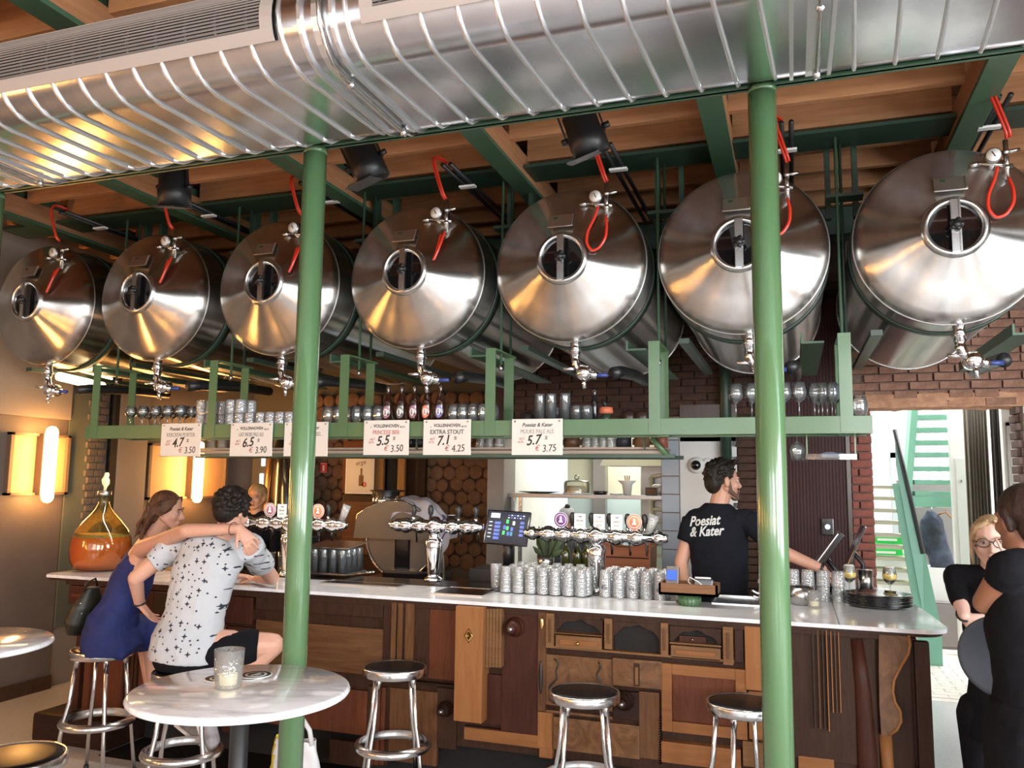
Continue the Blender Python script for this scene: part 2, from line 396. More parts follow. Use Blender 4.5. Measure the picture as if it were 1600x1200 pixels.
# maroon door beside the opening
d1 = struct(MB().b2((-.27, 6.97, 0), (.40, 7.02, 3.3), .004).obj('door_1', MT['maroon']))
for i in range(26): MB().b2((-.255+i*.0249, 6.960, .1), (-.255+i*.0249+.0215, 6.972, 3.25), .002).obj('slat', MT['maroon'], d1)
MB().b2((.395, 6.94, 0), (.425, 7.02, 3.3)).obj('door_frame', MT['darkw'], d1)
ic = tag(MB().b2((-.045, -.02, -.065), (.045, 0, .065), .006).obj('intercom', MT['blackg']), 'small dark entry panel with a round lit button on the maroon door', 'intercom')
ic.location = aY(1293, 823, 6.95)
MB().lathe([(.0, 0), (.02, 0), (.018, .006), (0, .007)], 16, M.Translation((-.0, -.02, .0)) @ M.Rotation(pi/2, 4, 'X')).obj('button', mat('lit_button', (.5, .6, .8), .3, emit=(.5, .65, 1), es=1.5), ic)
# brick jamb: individual bricks
jb = struct(MB().b2((.43, 7.02, 0), (.585, 7.27, 2.5)).obj('wall_jamb', MT['mortar']))
hs = {}
for nm, w in (('full', .15), ('half_a', .045), ('half_b', .095)):
    hs[nm] = MB().b2((-w/2, -.03, -.0265), (w/2, .05, .0265), .004).mesh('brick'); hs[nm].materials.append(MT['brick'])
random.seed(5)
for r in range(39):
    z = .05+r*.0635
    if r % 2:
        for nm, x in (('half_a', .455), ('half_b', .538)):
            o = link('brick', hs[nm], None, jb); o.location = (x, 7.0+random.uniform(-.008, .004), z)
    else:
        o = link('brick', hs['full'], None, jb); o.location = (.508+random.uniform(-.004, .004), 7.0+random.uniform(-.006, .004), z)
# lintel and masonry above the opening
lt = struct(MB().b2((.43, 7.0, 2.42), (4.4, 7.27, 4.1)).obj('wall_lintel', MT['mortar']))
random.seed(9)
lb = [MB().b2((-w/2, -.03, -.028), (w/2, .05, .028), .006).mesh('brick') for w in (.2, .1, .16)]
MT['plasterbrick'] = mat('limewashed_brick', (.36, .20, .14), .9, c2=(.23, .12, .08), ns=14, nd=8, bump=.8, bd=.012)
for q in lb: q.materials.append(MT['plasterbrick'])
for r in range(11):
    x = .45+(.1 if r % 2 else 0)
    while x < 2.2:
        k = random.choice((0, 0, 1, 2)); w = (.2, .1, .16)[k]
        o = link('brick', lb[k], None, lt); o.location = (x+w/2, 7.0+random.uniform(-.02, .01), 2.43+r*.066); o.rotation_euler = (0, random.uniform(-.03, .03), 0)
        x += w+.012
lo = MB().b2((.44, 6.965, 2.395), (2.3, 7.28, 2.50)).obj('rough_lintel', mat('rough_lintel', (.60, .34, .20), .95, c2=(.38, .20, .12), ns=12, nd=9, bump=1.0, bd=.02), lt)
sb_ = lo.modifiers.new('s', 'SUBSURF'); sb_.subdivision_type = 'SIMPLE'; sb_.levels = 5; tx_ = bpy.data.textures.new('rl', 'CLOUDS'); tx_.noise_scale = .07; dm_ = lo.modifiers.new('d', 'DISPLACE'); dm_.texture = tx_; dm_.strength = .035; bake(lo)
MT['greybrick'] = mat('grey_worn_brick', (.15, .10, .085), .9, c2=(.22, .15, .13), ns=18, nd=8, bump=.7, bd=.01)
gb_ = MB().b2((-.1, -.03, -.028), (.1, .05, .028), .006).mesh('brick'); gb_.materials.append(MT['greybrick'])
rj = struct(MB().b2((1.64, 7.0, 0), (4.4, 7.27, 2.42)).obj('wall_right_jamb', MT['white_wall']))
for r in range(37):
    x = 1.62+(0 if r % 2 else .05)
    for k in range(3):
        o = link('brick', gb_, None, rj); o.location = (x+.1+k*.21, 6.99+random.uniform(-.01, .01), .05+r*.0645)
    for k in range(1):
        o = link('brick', gb_, None, rj); o.location = (1.65, 7.14+(.03 if r % 2 else 0), .05+r*.0645); o.rotation_euler = (0, 0, pi/2)
# left rear: wall at Y=8.1 and the side of the kitchen
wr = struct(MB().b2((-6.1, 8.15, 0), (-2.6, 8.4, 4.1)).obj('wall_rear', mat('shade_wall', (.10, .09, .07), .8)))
struct(MB().b2((-2.64, 7.3, 0), (-2.5, 8.4, 4.1)).obj('wall_kitchen_side', MT['white_wall']))
# kitchen room
ki = struct(MB().b2((-2.5, 9.3, 0), (-.9, 9.4, 3)).b2((-1.06, 7.3, 0), (-.95, 9.3, 3)).b2((-2.5, 7.3, 2.7), (-.95, 9.3, 2.8)).obj('wall_kitchen', MT['cream']))
MB().b2((-2.49, 9.26, 0), (-1.6, 9.3, 1.62)).obj('tiling', MT['tilel'], ki)
MB().b2((-2.16, 9.15, .8), (-2.02, 9.3, 2.4)).obj('grey_post', MT['steeld'], ki)
MB().b2((-1.52, 8.6, .8), (-1.38, 9.25, 1.95)).obj('tiled_column', MT['tilel'], ki)
# front wall and right wall with windows, behind the camera
struct(MB().b2((-6.1, -4.7, 0), (4.6, -4.5, .7)).b2((-6.1, -4.7, 3.95), (4.6, -4.5, 4.2)).b2((-6.1, -4.7, .7), (-5.3, -4.5, 4)).b2((-3.1, -4.7, .7), (-2.3, -4.5, 4)).b2((-.1, -4.7, .7), (.7, -4.5, 4)).b2((2.9, -4.7, .7), (4.6, -4.5, 4)).obj('wall_front', MT['wallB']))
struct(MB().b2((4.4, -4.5, 0), (4.6, 7.9, .7)).b2((4.4, -4.5, 3.95), (4.6, 7.9, 4.2)).b2((4.4, -4.5, .7), (4.6, -3.6, 4)).b2((4.4, -.85, .7), (4.6, -.15, 4)).b2((4.4, 2.55, .7), (4.6, 7.9, 4)).obj('wall_right', MT['wallB']))
# hall behind the opening
struct(MB().b2((.0, 12.6, 0), (5.6, 12.8, 5)).b2((5.4, 8, 0), (5.6, 12.6, .8)).b2((-.4, 7.9, 0), (-.2, 12.8, 5)).obj('wall_hall', MT['white_wall']))
# ================================================================ duct
def oval(y0, y1, zc, r, n=12):
    """flat-oval ring in the YZ plane"""
    pts = []
    for i in range(n+1): a = -pi/2-pi*i/n; pts.append((y0+r*cos(a), zc+r*sin(a)))   # front half circle, bottom to top
    for i in range(n+1): a = pi/2-pi*i/n; pts.append((y1+r*cos(a), zc+r*sin(a)))
    return pts
DY0, DY1, DZ, DR = 2.32, 2.775, 3.341, .161
DYC, DZB = 2.55, DZ-DR
du = thing('ventilation_duct', 'long flat oval galvanised steel duct with spiral seams crossing under the ceiling', 'duct', (0, DYC, DZB))
inv = M.Translation((0, -DYC, -DZB))
def ringmesh(x0, x1, r, y0=DY0, y1=DY1, close=True):
    a = oval(y0, y1, DZ, r); n = len(a)
    vs = [(x0, y, z) for y, z in a]+[(x1, y, z) for y, z in a]
    fs = [(i, (i+1) % n, (i+1) % n+n, i+n) for i in range(n)]
    if close: fs += [tuple(range(n)), tuple(range(2*n-1, n-1, -1))]
    return vs, fs
b = MB(); b.add(*ringmesh(-6.0, 4.3, DR), True, inv); du_body = b.obj('duct_body', MT['duct'], du)
e = du_body.modifiers.new('e', 'EDGE_SPLIT'); e.split_angle = radians(40); bake(du_body)
# spiral seams: each visible turn is a part
def seam_path(xs, r, pitch=.126):
    pts = []; a = oval(DY0, DY1, DZ, r, 8)
    # path around the section with x advancing slightly
    per = [0]
    for i in range(1, len(a)): per.append(per[-1]+math.dist(a[i], a[i-1]))
    tot = per[-1]+math.dist(a[0], a[-1])
    n = 10
    for i in range(n): u = i/n; y = DY1+(DY0-DY1)*u; pts.append((xs+pitch*(tot-per[-1])*(1-u)/tot, y-DYC, DZ-r-DZB))
    pts.insert(0, (pts[0][0]+.004, DY1+.05-DYC, DZ-r+.012-DZB))
    for i in range(len(a)): pts.append((xs-pitch*(per[i]/tot), a[i][0]-DYC, a[i][1]-DZB))
    return pts
sm_ = MB(); sm_.tube(seam_path(0, DR+.003), .0075, 6); seam = sm_.mesh('seam'); seam.materials.append(MT['ductrib'])
for i in range(78):
    x = -5.6+i*.126
    if -1.53 < x < -1.33 or .0 < x < .17: continue
    o = link('seam', seam, None, du); o.location = (x, 0, 0)
def collar(x):
    b = MB()
    for dx, w, r in ((-.06, .012, .012), (0, .03, .006), (.06, .012, .012)):
        b.add(*ringmesh(x+dx-w/2, x+dx+w/2, DR+r), False, inv)
    c = b.obj('joint_collar', MT['ductrib'], du)
    t = MB(); t.tube([(x+.02, y-DYC, z-DZB) for y, z in oval(DY0, DY1, DZ, DR+.018, 8)], .007, 6, True); t.obj('clamp_band', MT['steel'], c)
    q = MB(); q.cyl((x+.02, DY1-DYC, -.005-.03), (x+.02, DY1-DYC, -.005+.0), .012); q.obj('bolt', MT['steel'], c); MB().sph((x+.02, DY0-DYC+.05, -.02), .014).obj('bolt', MT['steel'], c)
collar(-1.44); collar(.09); collar(-3.33)
# grilles: curved frame with slats along X
def grille(x0, x1):
    a0, a1 = radians(180+32), radians(180-62); R = DR+.012
    def pt(a, r): return (DY0-DYC+r*cos(a), DZ-DZB+r*sin(a))
    f = MB()
    def strip(xa, xb, aa, ab, r, t=.008, n=6):
        vs = []; 
        for i in range(n+1):
            a = aa+(ab-aa)*i/n
            for rr in (r, r+t):
                y, z = pt(a, rr); vs += [(xa, y, z), (xb, y, z)]
        fs = []
        for i in range(n):
            k = i*4; fs += [(k+2, k+3, k+7, k+6), (k, k+4, k+5, k+1), (k, k+2, k+6, k+4), (k+1, k+5, k+7, k+3)]
        fs += [(0, 1, 3, 2), (n*4, n*4+2, n*4+3, n*4+1)]
        f.add(vs, fs)
    am = a0-radians(14); at_ = a1+radians(9)
    strip(x0, x1, a0, am, R); strip(x0, x1, at_, a1, R); strip(x0, x0+.045, am, at_, R); strip(x1-.045, x1, am, at_, R)
    g = thing('duct_grille', None, None); 
    o = f.obj('grille', MT['grille'], du); bpy.data.objects.remove(g)
    N = 17
    s = MB(); 
    sl = MB().b2((0, -.004, -.0026), (x1-x0-.09, .004, .0026)).mesh('slat'); sl.materials.append(MT['grilled'])
    for i in range(N):
        a = am+(at_-am)*(i+.5)/N; y, z = pt(a, R+.001)
        q = link('slat', sl, None, o); q.location = (x0+.045, y, z); q.rotation_euler = (a-pi+radians(50), 0, 0)
    f2 = MB(); f = f2; strip(x0+.04, x1-.04, am, at_, DR+.003, .002); f2.obj('back_plate', MT['dark'], o)
grille(-5.4, -1.60); grille(-1.27, -.31)
for x in (-3.0, -1.53, .16):
    MB().tube([(x, DY0-DYC-.19, .18), (x, DY0-DYC-.19, .80)], .005, 6).cyl((x, DY0-DYC-.19, .30), (x, DY0-DYC-.19, .312), .022).obj('hanger_rod', MT['steel'], du)
# beam below the duct and three columns
bb = tag(MB().b2((-6, 2.945, 3.225), (4.3, 2.957, 3.32)).b2((-6, 2.93, 3.225), (4.3, 2.972, 3.232)).b2((-6, 2.90, 3.31), (4.3, 3.00, 3.32)).obj('support_beam', MT['beamg']), 'slim green steel beam running right under the metal duct', 'beam')
colm = MB(); colm.lathe([(.050, 0), (.050, 3.225)], 32)
cols = []
for i, (x, lab) in enumerate(((-3.83, 'green round steel column cut off by the left picture edge'), (-1.935, 'green round steel column just behind the round marble table'), (-.071, 'green round steel column in front of the bar, right of the bartender'))):
    c = thing('steel_column', lab, 'column', (x, 2.95, 0), 0, 'green steel columns')
    if i == 0:
        sh = colm.obj('shaft', MT['column'], c); fo = MB().lathe([(.085, 0), (.085, .012), (.052, .02)], 32).obj('foot', MT['column'], c); hd = MB().lathe([(.0505, 3.20), (.0505, 3.224)], 32).obj('head_ring', MT['column'], c)
    else:
        for q in (sh, fo, hd): w = q.copy(); COL.objects.link(w); w.parent = c
# ================================================================ tanks
TX = [-5.289, -4.27, -3.238, -2.22, -1.222, -.241, .786]; TZ = 3.065; TR = .457
HY = 4.40
MT['plate'] = mat('plate_steel', (.62, .60, .56), .38, 1)
def make_tank():
    t = thing('lagering_tank', '', 'tank', (0, HY, TZ))
    # profile along +Y (lathe axis Z rotated): z = distance behind the hatch
    R = M.Rotation(-pi/2, 4, 'X')
    prof = [(.155, .0), (.16, .004), (.30, .055), (.405, .098), (.432, .116), (.449, .143), (.455, .175)]
    e = MB().lathe(prof, 72, None, False)
    end = e.obj('cone_end', MT['tank'], t); end.matrix_local = R
    b = MB().lathe([(.455, .175), (.455, 1.86)], 72, None, False).lathe([(.455, 1.86), (.44, 1.93), (.36, 2.0), (.0001, 2.05)], 72, None, False)
    body = b.obj('barrel', MT['tank'], t); body.matrix_local = R
    s = MB(); s.tube([(.4575*cos(2*pi*i/64), .4575*sin(2*pi*i/64), .178) for i in range(64)], .004, 6, True); sx = s.obj('weld_seam', MT['steeld'], t); sx.matrix_local = R
    s = MB(); s.tube([(.4575*cos(2*pi*i/64), .4575*sin(2*pi*i/64), 1.87) for i in range(64)], .008, 6, True); sx = s.obj('rear_rim', MT['steel'], t); sx.matrix_local = R
    st = MB().lathe([(.459, .40), (.467, .40), (.467, .47), (.459, .47), (.459, .40)], 64, None, False); sx = st.obj('support_strap', MT['greend'], t); sx.matrix_local = R
    h = MB().lathe([(.118, .02), (.118, -.012), (.128, -.02), (.142, -.02), (.15, -.008), (.157, .006)], 40, None, False); sx = h.obj('hatch_ring', MT['steel'], t); sx.matrix_local = R; ring = sx
    g = MB().lathe([(.0001, .012), (.118, .012)], 32, None, False).obj('hatch_pane', MT['hatchglass'], t); g.matrix_local = R
    MB().b2((-.022, -.035, -.135), (.022, -.022, .135), .003).b2((.014, -.045, -.135), (.022, -.022, .135)).obj('hatch_bar', MT['steel'], t)
    k = MB(); 
    for i in range(5): a = 2*pi*i/5; k.cyl((.02*cos(a), -.06, .02*sin(a)), (.02*cos(a), -.038, .02*sin(a)), .014, n=10)
    k.cyl((0, -.065, 0), (0, -.036, 0), .02).obj('hatch_knob', MT['black'], t)
    # name plate above the hatch, on the cone slope
    sl = atan2(.055, .14)
    p = MB().box((0, 0, 0), (.145, .004, .085)).box((0, -.004, -.040), (.15, .008, .006)).box((.07, -.006, .0), (.005, .010, .075)).obj('name_plate', MT['plate'], t)
    p.location = (-.01, .010, .225); p.rotation_euler = (-sl, 0, 0)
    MB().b2((-.045, -.0035, .012), (-.02, -.0022, .028)).obj('plate_mark', MT['greend'], p)
    # outlet at the bottom with bend and valve
    o = MB().cyl((.03, .20, -.445), (.03, .20, -.545), .030).cyl((.03, .20, -.50), (.03, .20, -.515), .038)
    o.tube([(.03, .20, -.54), (.032, .20, -.575), (.045, .20, -.605), (.07, .20, -.625), (.10, .20, -.63)], .026, 12)
    out = o.obj('outlet_pipe', MT['chrome'], t)
    v = MB().cyl((.085, .17, -.64), (.085, .25, -.64), .045).sph((.085, .16, -.64), (.042, .02, .042)).cyl((.105, .20, -.64), (.16, .20, -.66), .024).cyl((.03, .17, -.62), (-.035, .165, -.615), .010).cyl((.085, .165, -.67), (.095, .165, -.735), .012)
    vv = v.obj('valve', MT['chrome'], t)
    MB().tube([(.15, .2, -.655), (.22, .21, -.655)], .013).obj('valve_handle', mat('blue_grip', (.03, .05, .20), .4), vv)
    # gauge cluster, upper right
    gx, gz = .19, .335
    c = MB().cyl((gx-.07, .06, gz), (gx+.09, .06, gz-.03), .009).cyl((gx+.06, .05, gz+.10), (gx+.06, .05, gz-.10), .012).cyl((gx+.06, .05, gz+.04), (gx+.12, .05, gz+.045), .009).cyl((gx-.10, .055, gz-.01), (gx-.06, .055, gz-.005), .012).sph((gx+.06, .05, gz+.04), .018).sph((gx+.06, .05, gz-.04), .018).cyl((gx, .06, gz-.01), (gx, .17, gz-.05), .014)
    cl = c.obj('valve_cluster', MT['steel'], t)
    gg = MB().cyl((gx, .045, gz+.02), (gx, .02, gz+.02), .038, n=24).obj('pressure_gauge', MT['steeld'], t)
    MB().cyl((gx, .020, gz+.02), (gx, .0175, gz+.02), .033, n=24).obj('gauge_face', MT['whitep'], gg)
    MB().box((gx, .016, gz+.024), (.004, .002, .03), M.Rotation(-.5, 3, 'Y')).obj('gauge_needle', MT['black'], gg)
    # red hose: from the rail above, down to the cluster and one loop
    return t, (gx, gz)
MT['hatchglass'] = mat('dark_hatch_pane', (.006, .006, .007), .05, coat=1, cr=.02)
names = ['leftmost steel tank, its cone end cut by the left picture edge', 'second steel tank from the left with a cone end and round hatch', 'third steel tank from the left, partly behind the green column', 'fourth steel tank from the left with warm reflections on its cone end', 'fifth steel tank from the left, its red hose hanging in a loop', 'sixth steel tank from the left, behind the right green column', 'rightmost and largest looking steel tank with a blue-tipped valve']
t0_, (gx, gz) = make_tank()
tanks = [t0_]
for i, x in enumerate(TX):
    t = t0_ if i == 0 else dup(t0_)
    t['label'] = names[i]; t['group'] = 'steel lagering tanks above the bar'; t.location = (x, HY, TZ)
    if i: tanks.append(t)
random.seed(11)
tips = {0: ((.13, -.13), 0), 1: ((.12, -.15), 0), 2: ((.10, -.17), 0), 3: ((.09, -.17), 0), 4: ((.0, 0), 1), 5: ((0, 0), 1), 6: ((0, 0), 1)}
for i, x in enumerate(TX):
    t = tanks[i]
    hx, hz = gx+.06, gz
    rail = V((.20, .12+.0, .66))          # front end of the black rail (local)
    h = MB(); top = [(.22, .10, .70), (.17, .02, .72), (.13+.05, -.02, .66), (hx-.005, -.01, .45), (hx, .02, gz+.10)]
    pts = []
    for k in range(len(top)-1):
        for s_ in range(4): pts.append(V(top[k]).lerp(V(top[k+1]), s_/4))
    pts.append(V(top[-1]))
    for _ in range(3): pts = [pts[0]]+[(pts[j-1]+pts[j]*2+pts[j+1])/4 for j in range(1, len(pts)-1)]+[pts[-1]]
    h.tube(pts, .009, 8); h2_ = MB().tube([p+V((.014, -.01, 0)) for p in pts], .007, 8).obj('red_hose', MT['red'], t)
    if tips[i][1]:
        lp = [(hx, .03, gz-.10), (hx+.012, .0, gz-.17), (hx+.008, -.01, gz-.24), (hx-.03, -.015, gz-.30), (hx-.075, -.01, gz-.31), (hx-.105, -.01, gz-.26), (hx-.10, 0, gz-.19), (hx-.06, .02, gz-.10), (hx-.045, .03, gz-.04)]
    else:
        lp = [(hx, .03, gz-.10), (hx-.003, .0, gz-.16), (hx-.02, -.012, gz-.22), (hx-.045, -.015, gz-.28), (hx-.052, -.012, gz-.285), (hx-.04, 0, gz-.24), (hx-.02, .02, gz-.12)]
    q = [V(p) for p in lp]; r = []
    for k in range(len(q)-1):
        for s_ in range(4): r.append(q[k].lerp(q[k+1], s_/4))
    r.append(q[-1])
    for _ in range(2): r = [r[0]]+[(r[j-1]+r[j]*2+r[j+1])/4 for j in range(1, len(r)-1)]+[r[-1]]
    MB().tube(r, .0085, 8).obj('hose_loop', MT['red'], t)
    h.obj('red_hose', MT['red'], t)
    # black twin rail with white clamp, along Y below the joists
    lab = ['leftmost', 'second', 'third', 'fourth', 'fifth', 'sixth', 'rightmost'][i]
    rr = tag(MB().tube([(0, 0, 0), (0, 1.5, 0)], .014).tube([(.05, 0, 0), (.05, 1.5, 0)], .014).obj('cable_rail', MT['black']), 'black twin tube rail above the %s steel tank' % lab, 'rail', 'black rails above the tanks')
    rr.location = (x+.23, 4.42, 3.72)
    MB().b2((-.03, .33, -.025), (.08, .37, -.012)).obj('clamp', MT['whitep'], rr)
    # black insulated drain hose running back under the tank
    ph = tag(MB().tube([(0, 0, 0), (.02, .1, .02), (.03, .5, .05), (.03, .9, .06)], .036, 12).obj('insulated_pipe', MT['black']), 'thick black insulated pipe running back under the %s steel tank' % lab, 'pipe', 'black pipes under the tanks')
    ph.location = (x+.24, 4.68, 2.43)
# hanger rods and saddle beams between the tanks
MIDX = [(a+b)/2 for a, b in zip(TX, TX[1:])]
for i, x in enumerate(MIDX):
    nm = ['first', 'second', 'third', 'fourth', 'fifth', 'sixth'][i]
    f = thing('tank_hanger', 'dark green steel hanger with thin rods in the %s gap between tanks from the left' % nm, 'hanger', (x, 4.9, 2.5), 0, 'hangers between the tanks')
    MB().tube([(.0, -.12, .02), (.0, -.12, 1.25)], .009, 8).obj('rod', MT['beamg'], f)
    MB().tube([(.028, -.02, .1), (.028, -.02, 1.25)], .009, 8).obj('rod', MT['greend'], f)
    MB().b2((-.05, .1, .85), (-.02, .16, 1.28)).b2((.10, .1, .85), (.13, .16, 1.28)).obj('channel', MT['greend'], f)
    MB().b2((-.06, -.13, .90), (.14, -.02, .92)).obj('cross_plate', MT['greend'], f)
    MB().cyl((0, -.12, -.02), (0, -.12, .015), .013, n=6).obj('nut', MT['steel'], f)
for i, x in enumerate(TX):
    nm = ['leftmost', 'second', 'third', 'fourth', 'fifth', 'sixth', 'rightmost'][i]
    sb = tag(MB().prism([(-.06, 0), (.06, 0), (.06, .012), (-.048, .012), (-.048, .06), (-.06, .06)], 0, 1.45).obj('saddle_beam', MT['beamg']), 'green steel angle beam carrying the %s steel tank' % nm, 'beam', 'saddle beams under the tanks')
    sb.location = (x+.36, 4.75, 2.60-.03)
    sb2 = tag(MB().b2((-.03, 0, 0), (.03, 1.45, .03)).obj('saddle_rail', MT['greend']), 'dark green flat rail at the left underside of the %s steel tank' % nm, 'rail', 'flat rails under the tanks')
    sb2.location = (x-.34, 4.75, 2.60)
# ================================================================ hanging shelf with small light strips hidden behind its front rail
sh = thing('hanging_shelf', 'long green steel shelf frame hanging over the bar', 'shelf', (-2.2, 4.66, 2.07))
def S_(x, y, z): return (x+2.2, y-4.66, z-2.07)
MB().b2(S_(-4.86, 4.60, 2.07), S_(.395, 4.63, 2.155), .003).b2(S_(-4.86, 4.60, 2.063), S_(.395, 4.68, 2.073)).obj('front_rail', MT['green'], sh)
MB().b2(S_(-4.86, 5.02, 2.07), S_(.395, 5.05, 2.155), .003).obj('rear_rail', MT['green'], sh)
for x in (-4.83, .37): MB().b2(S_(x-.02, 4.63, 2.075), S_(x+.02, 5.02, 2.15)).obj('side_rail', MT['green'], sh)
MB().b2(S_(-4.84, 4.63, 2.140), S_(.38, 5.02, 2.148)).obj('glass_deck', MT['glass'], sh)
for x in (-4.2, -3.0, -1.8, -.6):
    MB().b2(S_(x-.55, 4.705, 2.092), S_(x+.55, 4.725, 2.10)).obj('light_strip', MT['steeld'], sh)
    area('shelf_strip_light', (x, 4.715, 2.088), (x, 4.715, 0), 1.1, .015, 6, (1, .93, .82))
up = MB().b2((-.032, -.03, -.005), (.032, -.022, .52)).b2((-.032, -.03, -.005), (-.024, .03, .52)).mesh('upright'); up.materials.append(MT['green'])
for i, x in enumerate(MIDX):
    for y in (4.66, 4.965):
        z1 = 2.60
        o = link('upright', up, None, sh); o.location = S_(x, y-.035 if y < 4.8 else y, 2.075)
    MB().b2(S_(x-.03, 4.63, 2.585), S_(x+.03, 4.99, 2.597)).obj('top_plate', MT['green'], sh)
# ================================================================ bar counter
WD = {}
def dk(a): return tuple(x*.72 for x in a)
wood_ = wood
def wood(n, a, b, **k): return wood_(n, dk(a), dk(b), coat=0, rough=.45, spec=.18, **k)
WD['mid'] = wood('walnut_panel', (.13, .055, .022), (.22, .105, .045), axis='x')
WD['midz'] = wood('walnut_panel_upright', (.12, .05, .022), (.21, .10, .042), axis='z')
WD['red'] = wood('mahogany_panel', (.12, .035, .016), (.19, .062, .028), axis='z')
WD['dred'] = wood('dark_mahogany', (.055, .018, .011), (.095, .032, .019), axis='z')
WD['org'] = wood('orange_pine', (.36, .145, .048), (.46, .205, .075), axis='z', sc=4)
WD['orgx'] = wood('orange_oak_rail', (.30, .12, .042), (.40, .17, .062), axis='x', sc=4)
WD['oak'] = wood('brown_oak', (.20, .095, .038), (.31, .16, .070), axis='x', sc=5)
WD['dark'] = wood('dark_oak', (.040, .018, .011), (.075, .035, .02), axis='z')
WD['dkx'] = wood('black_brown', (.022, .010, .007), (.045, .02, .013), axis='x')
WD['burl'] = mat('walnut_burl', (.10, .044, .018), .35, c2=(.19, .092, .040), ns=6, dist=3, nd=8, coat=.1, spec=.25)
YF = 4.56
bar = thing('bar_counter', 'long bar front pieced together from salvaged dark and orange cabinet wood', 'bar', (-2.1, 4.9, 0))
BL = V((-2.1, 4.9, 0))
def bp(a, b, m, name='panel', bev=.004, par=None):
    a = V(a)-BL; b = V(b)-BL
    return MB().b2(a, b, bev).obj(name, m, par or bar)
def pxr(x0, y0, x1, y1, Y):
    """rectangle on a plane Y=const from two pixel corners"""
    a = aY(x0, y0, Y); b = aY(x1, y1, Y); return a.x, b.x, b.z, a.z
def PN(x0, y0, x1, y1, m, d=.02, name='panel', bev=.004, Y=YF, par=None, back=.02):
    xa, xb, za, zb = pxr(x0, y0, x1, y1, Y-d)
    return bp((xa, Y-d, za), (xb, Y+back, zb), m, name, bev, par), (xa, xb, za, zb)
def raised(x0, y0, x1, y1, mf, mp, d=.03, w=.045, name='door', Y=YF):
    """frame and panel door"""
    xa, xb, za, zb = pxr(x0, y0, x1, y1, Y-d)
    o = bp((xa, Y-d, za), (xa+w, Y+.01, zb), mf, name, .004)
    for a, b_ in (((xb-w, Y-d, za), (xb, Y+.01, zb)), ((xa+w, Y-d, za), (xb-w, Y+.01, za+w)), ((xa+w, Y-d, zb-w), (xb-w, Y+.01, zb))):
        q = MB().b2(V(a)-BL, V(b_)-BL, .004).obj('frame_rail', mf, o)
    MB().b2(V((xa+w, Y-d+.014, za+w))-BL, V((xb-w, Y+.01, zb-w))-BL, .006).obj('door_panel', mp, o)
    return o, (xa, xb, za, zb)
# carcass and plinth
MB().b2(V((-4.72, YF+.012, .27))-BL, V((.30, 4.99, 1.04))-BL).obj('carcass', WD['dark'], bar)
MB().b2(V((-4.66, YF+.20, 0))-BL, V((.40, 4.98, .28))-BL).obj('plinth', MT['dark'], bar)
MB().b2(V((-4.86, YF-.03, 1.035))-BL, V((.45, YF+.03, 1.078))-BL, .006).obj('cornice', WD['dark'], bar)
# left end
e_ = MB().b2(V((-4.84, YF-.02, .90))-BL, V((-4.1, YF+.02, 1.03))-BL, .01).obj('left_drawer', WD['dred'], bar)
MB().b2(V((-4.80, YF-.035, .955))-BL, V((-4.15, YF-.01, .975))-BL, .006).obj('moulding', WD['red'], e_)
for i, x in enumerate((-4.74, -4.60)): bp((x, YF-.02, .20), (x+.05, YF+.02, .90), WD['dred'], 'pilaster', .008)
bp((-4.66, YF-.01, .2), (-4.05, YF+.02, .88), WD['red'], 'panel')
for i in range(4): bp((-4.32+i*.035, YF-.022, .22), (-4.30+i*.035, YF, .86), WD['dark'], 'reed', .006)
bp((-4.05, YF-.012, .34), (-3.52, YF+.02, .84), WD['oak'], 'panel')
bp((-4.95, 4.42, 0), (-4.3, 4.98, .19), WD['dkx'], 'step', .03)
bp((-4.1, YF-.02, .86), (-3.55, YF+.02, 1.03), WD['dark'], 'drawer', .01)
bp((-3.52, YF-.02, .86), (-3.31, YF+.02, 1.03), WD['dred'], 'drawer', .01)
bp((-3.50, YF-.015, .18), (-3.31, YF+.02, .84), WD['dred'], 'panel', .01)
# centre-left
PN(400, 928, 598, 966, WD['dark'], .02, 'drawer')
PN(400, 968, 599, 1057, WD['mid'], .015)
PN(404, 1062, 572, 1150, WD['red'], .018)
o, r_ = PN(600, 936, 668, 1062, WD['dark'], .02, 'stile')
for k in (612, 622, 634, 640): 
    xa, xb, za, zb = pxr(k, 938, k+4, 1060, YF-.035); MB().b2(V((xa, YF-.035, za))-BL, V((xb, YF-.018, zb))-BL, .004).obj('reed', WD['midz'], o)
PN(669, 942, 711, 1064, WD['red'], .01)
PN(600, 1064, 708, 1071, WD['dkx'], .035, 'ledge')
PN(575, 1072, 605, 1196, WD['dark'], .02, 'pilaster')
for k in (580, 588, 596): PN(k, 1074, k+3, 1196, WD['red'], .03, 'reed', .003)
PN(606, 1074, 681, 1198, WD['midz'], .012)
PN(682, 1074, 712, 1172, WD['dark'], .006)
PN(515, 1155, 575, 1200, WD['dark'], .02)
# orange box drawer with an ornament, standing proud
o, (xa, xb, za, zb) = PN(712, 947, 752, 1131, WD['org'], .10, 'drawer_box', .003)
MB().lathe([(0, 0), (.016, 0), (.02, .004), (.028, .002)], 4, M.Translation(V(((xa+xb)/2, YF-.101, zb-.16))-BL) @ M.Rotation(pi/2, 4, 'X') @ M.Diagonal((1, 1.5, 1, 1))).obj('keyhole_plate', MT['brass'], o)
o, _ = PN(755, 950, 783, 1044, WD['midz'], .06, 'fluted_pilaster')
for k in range(755, 781, 5): PN(k, 951, k+3, 1043, WD['oak'], .068, 'reed', .002)
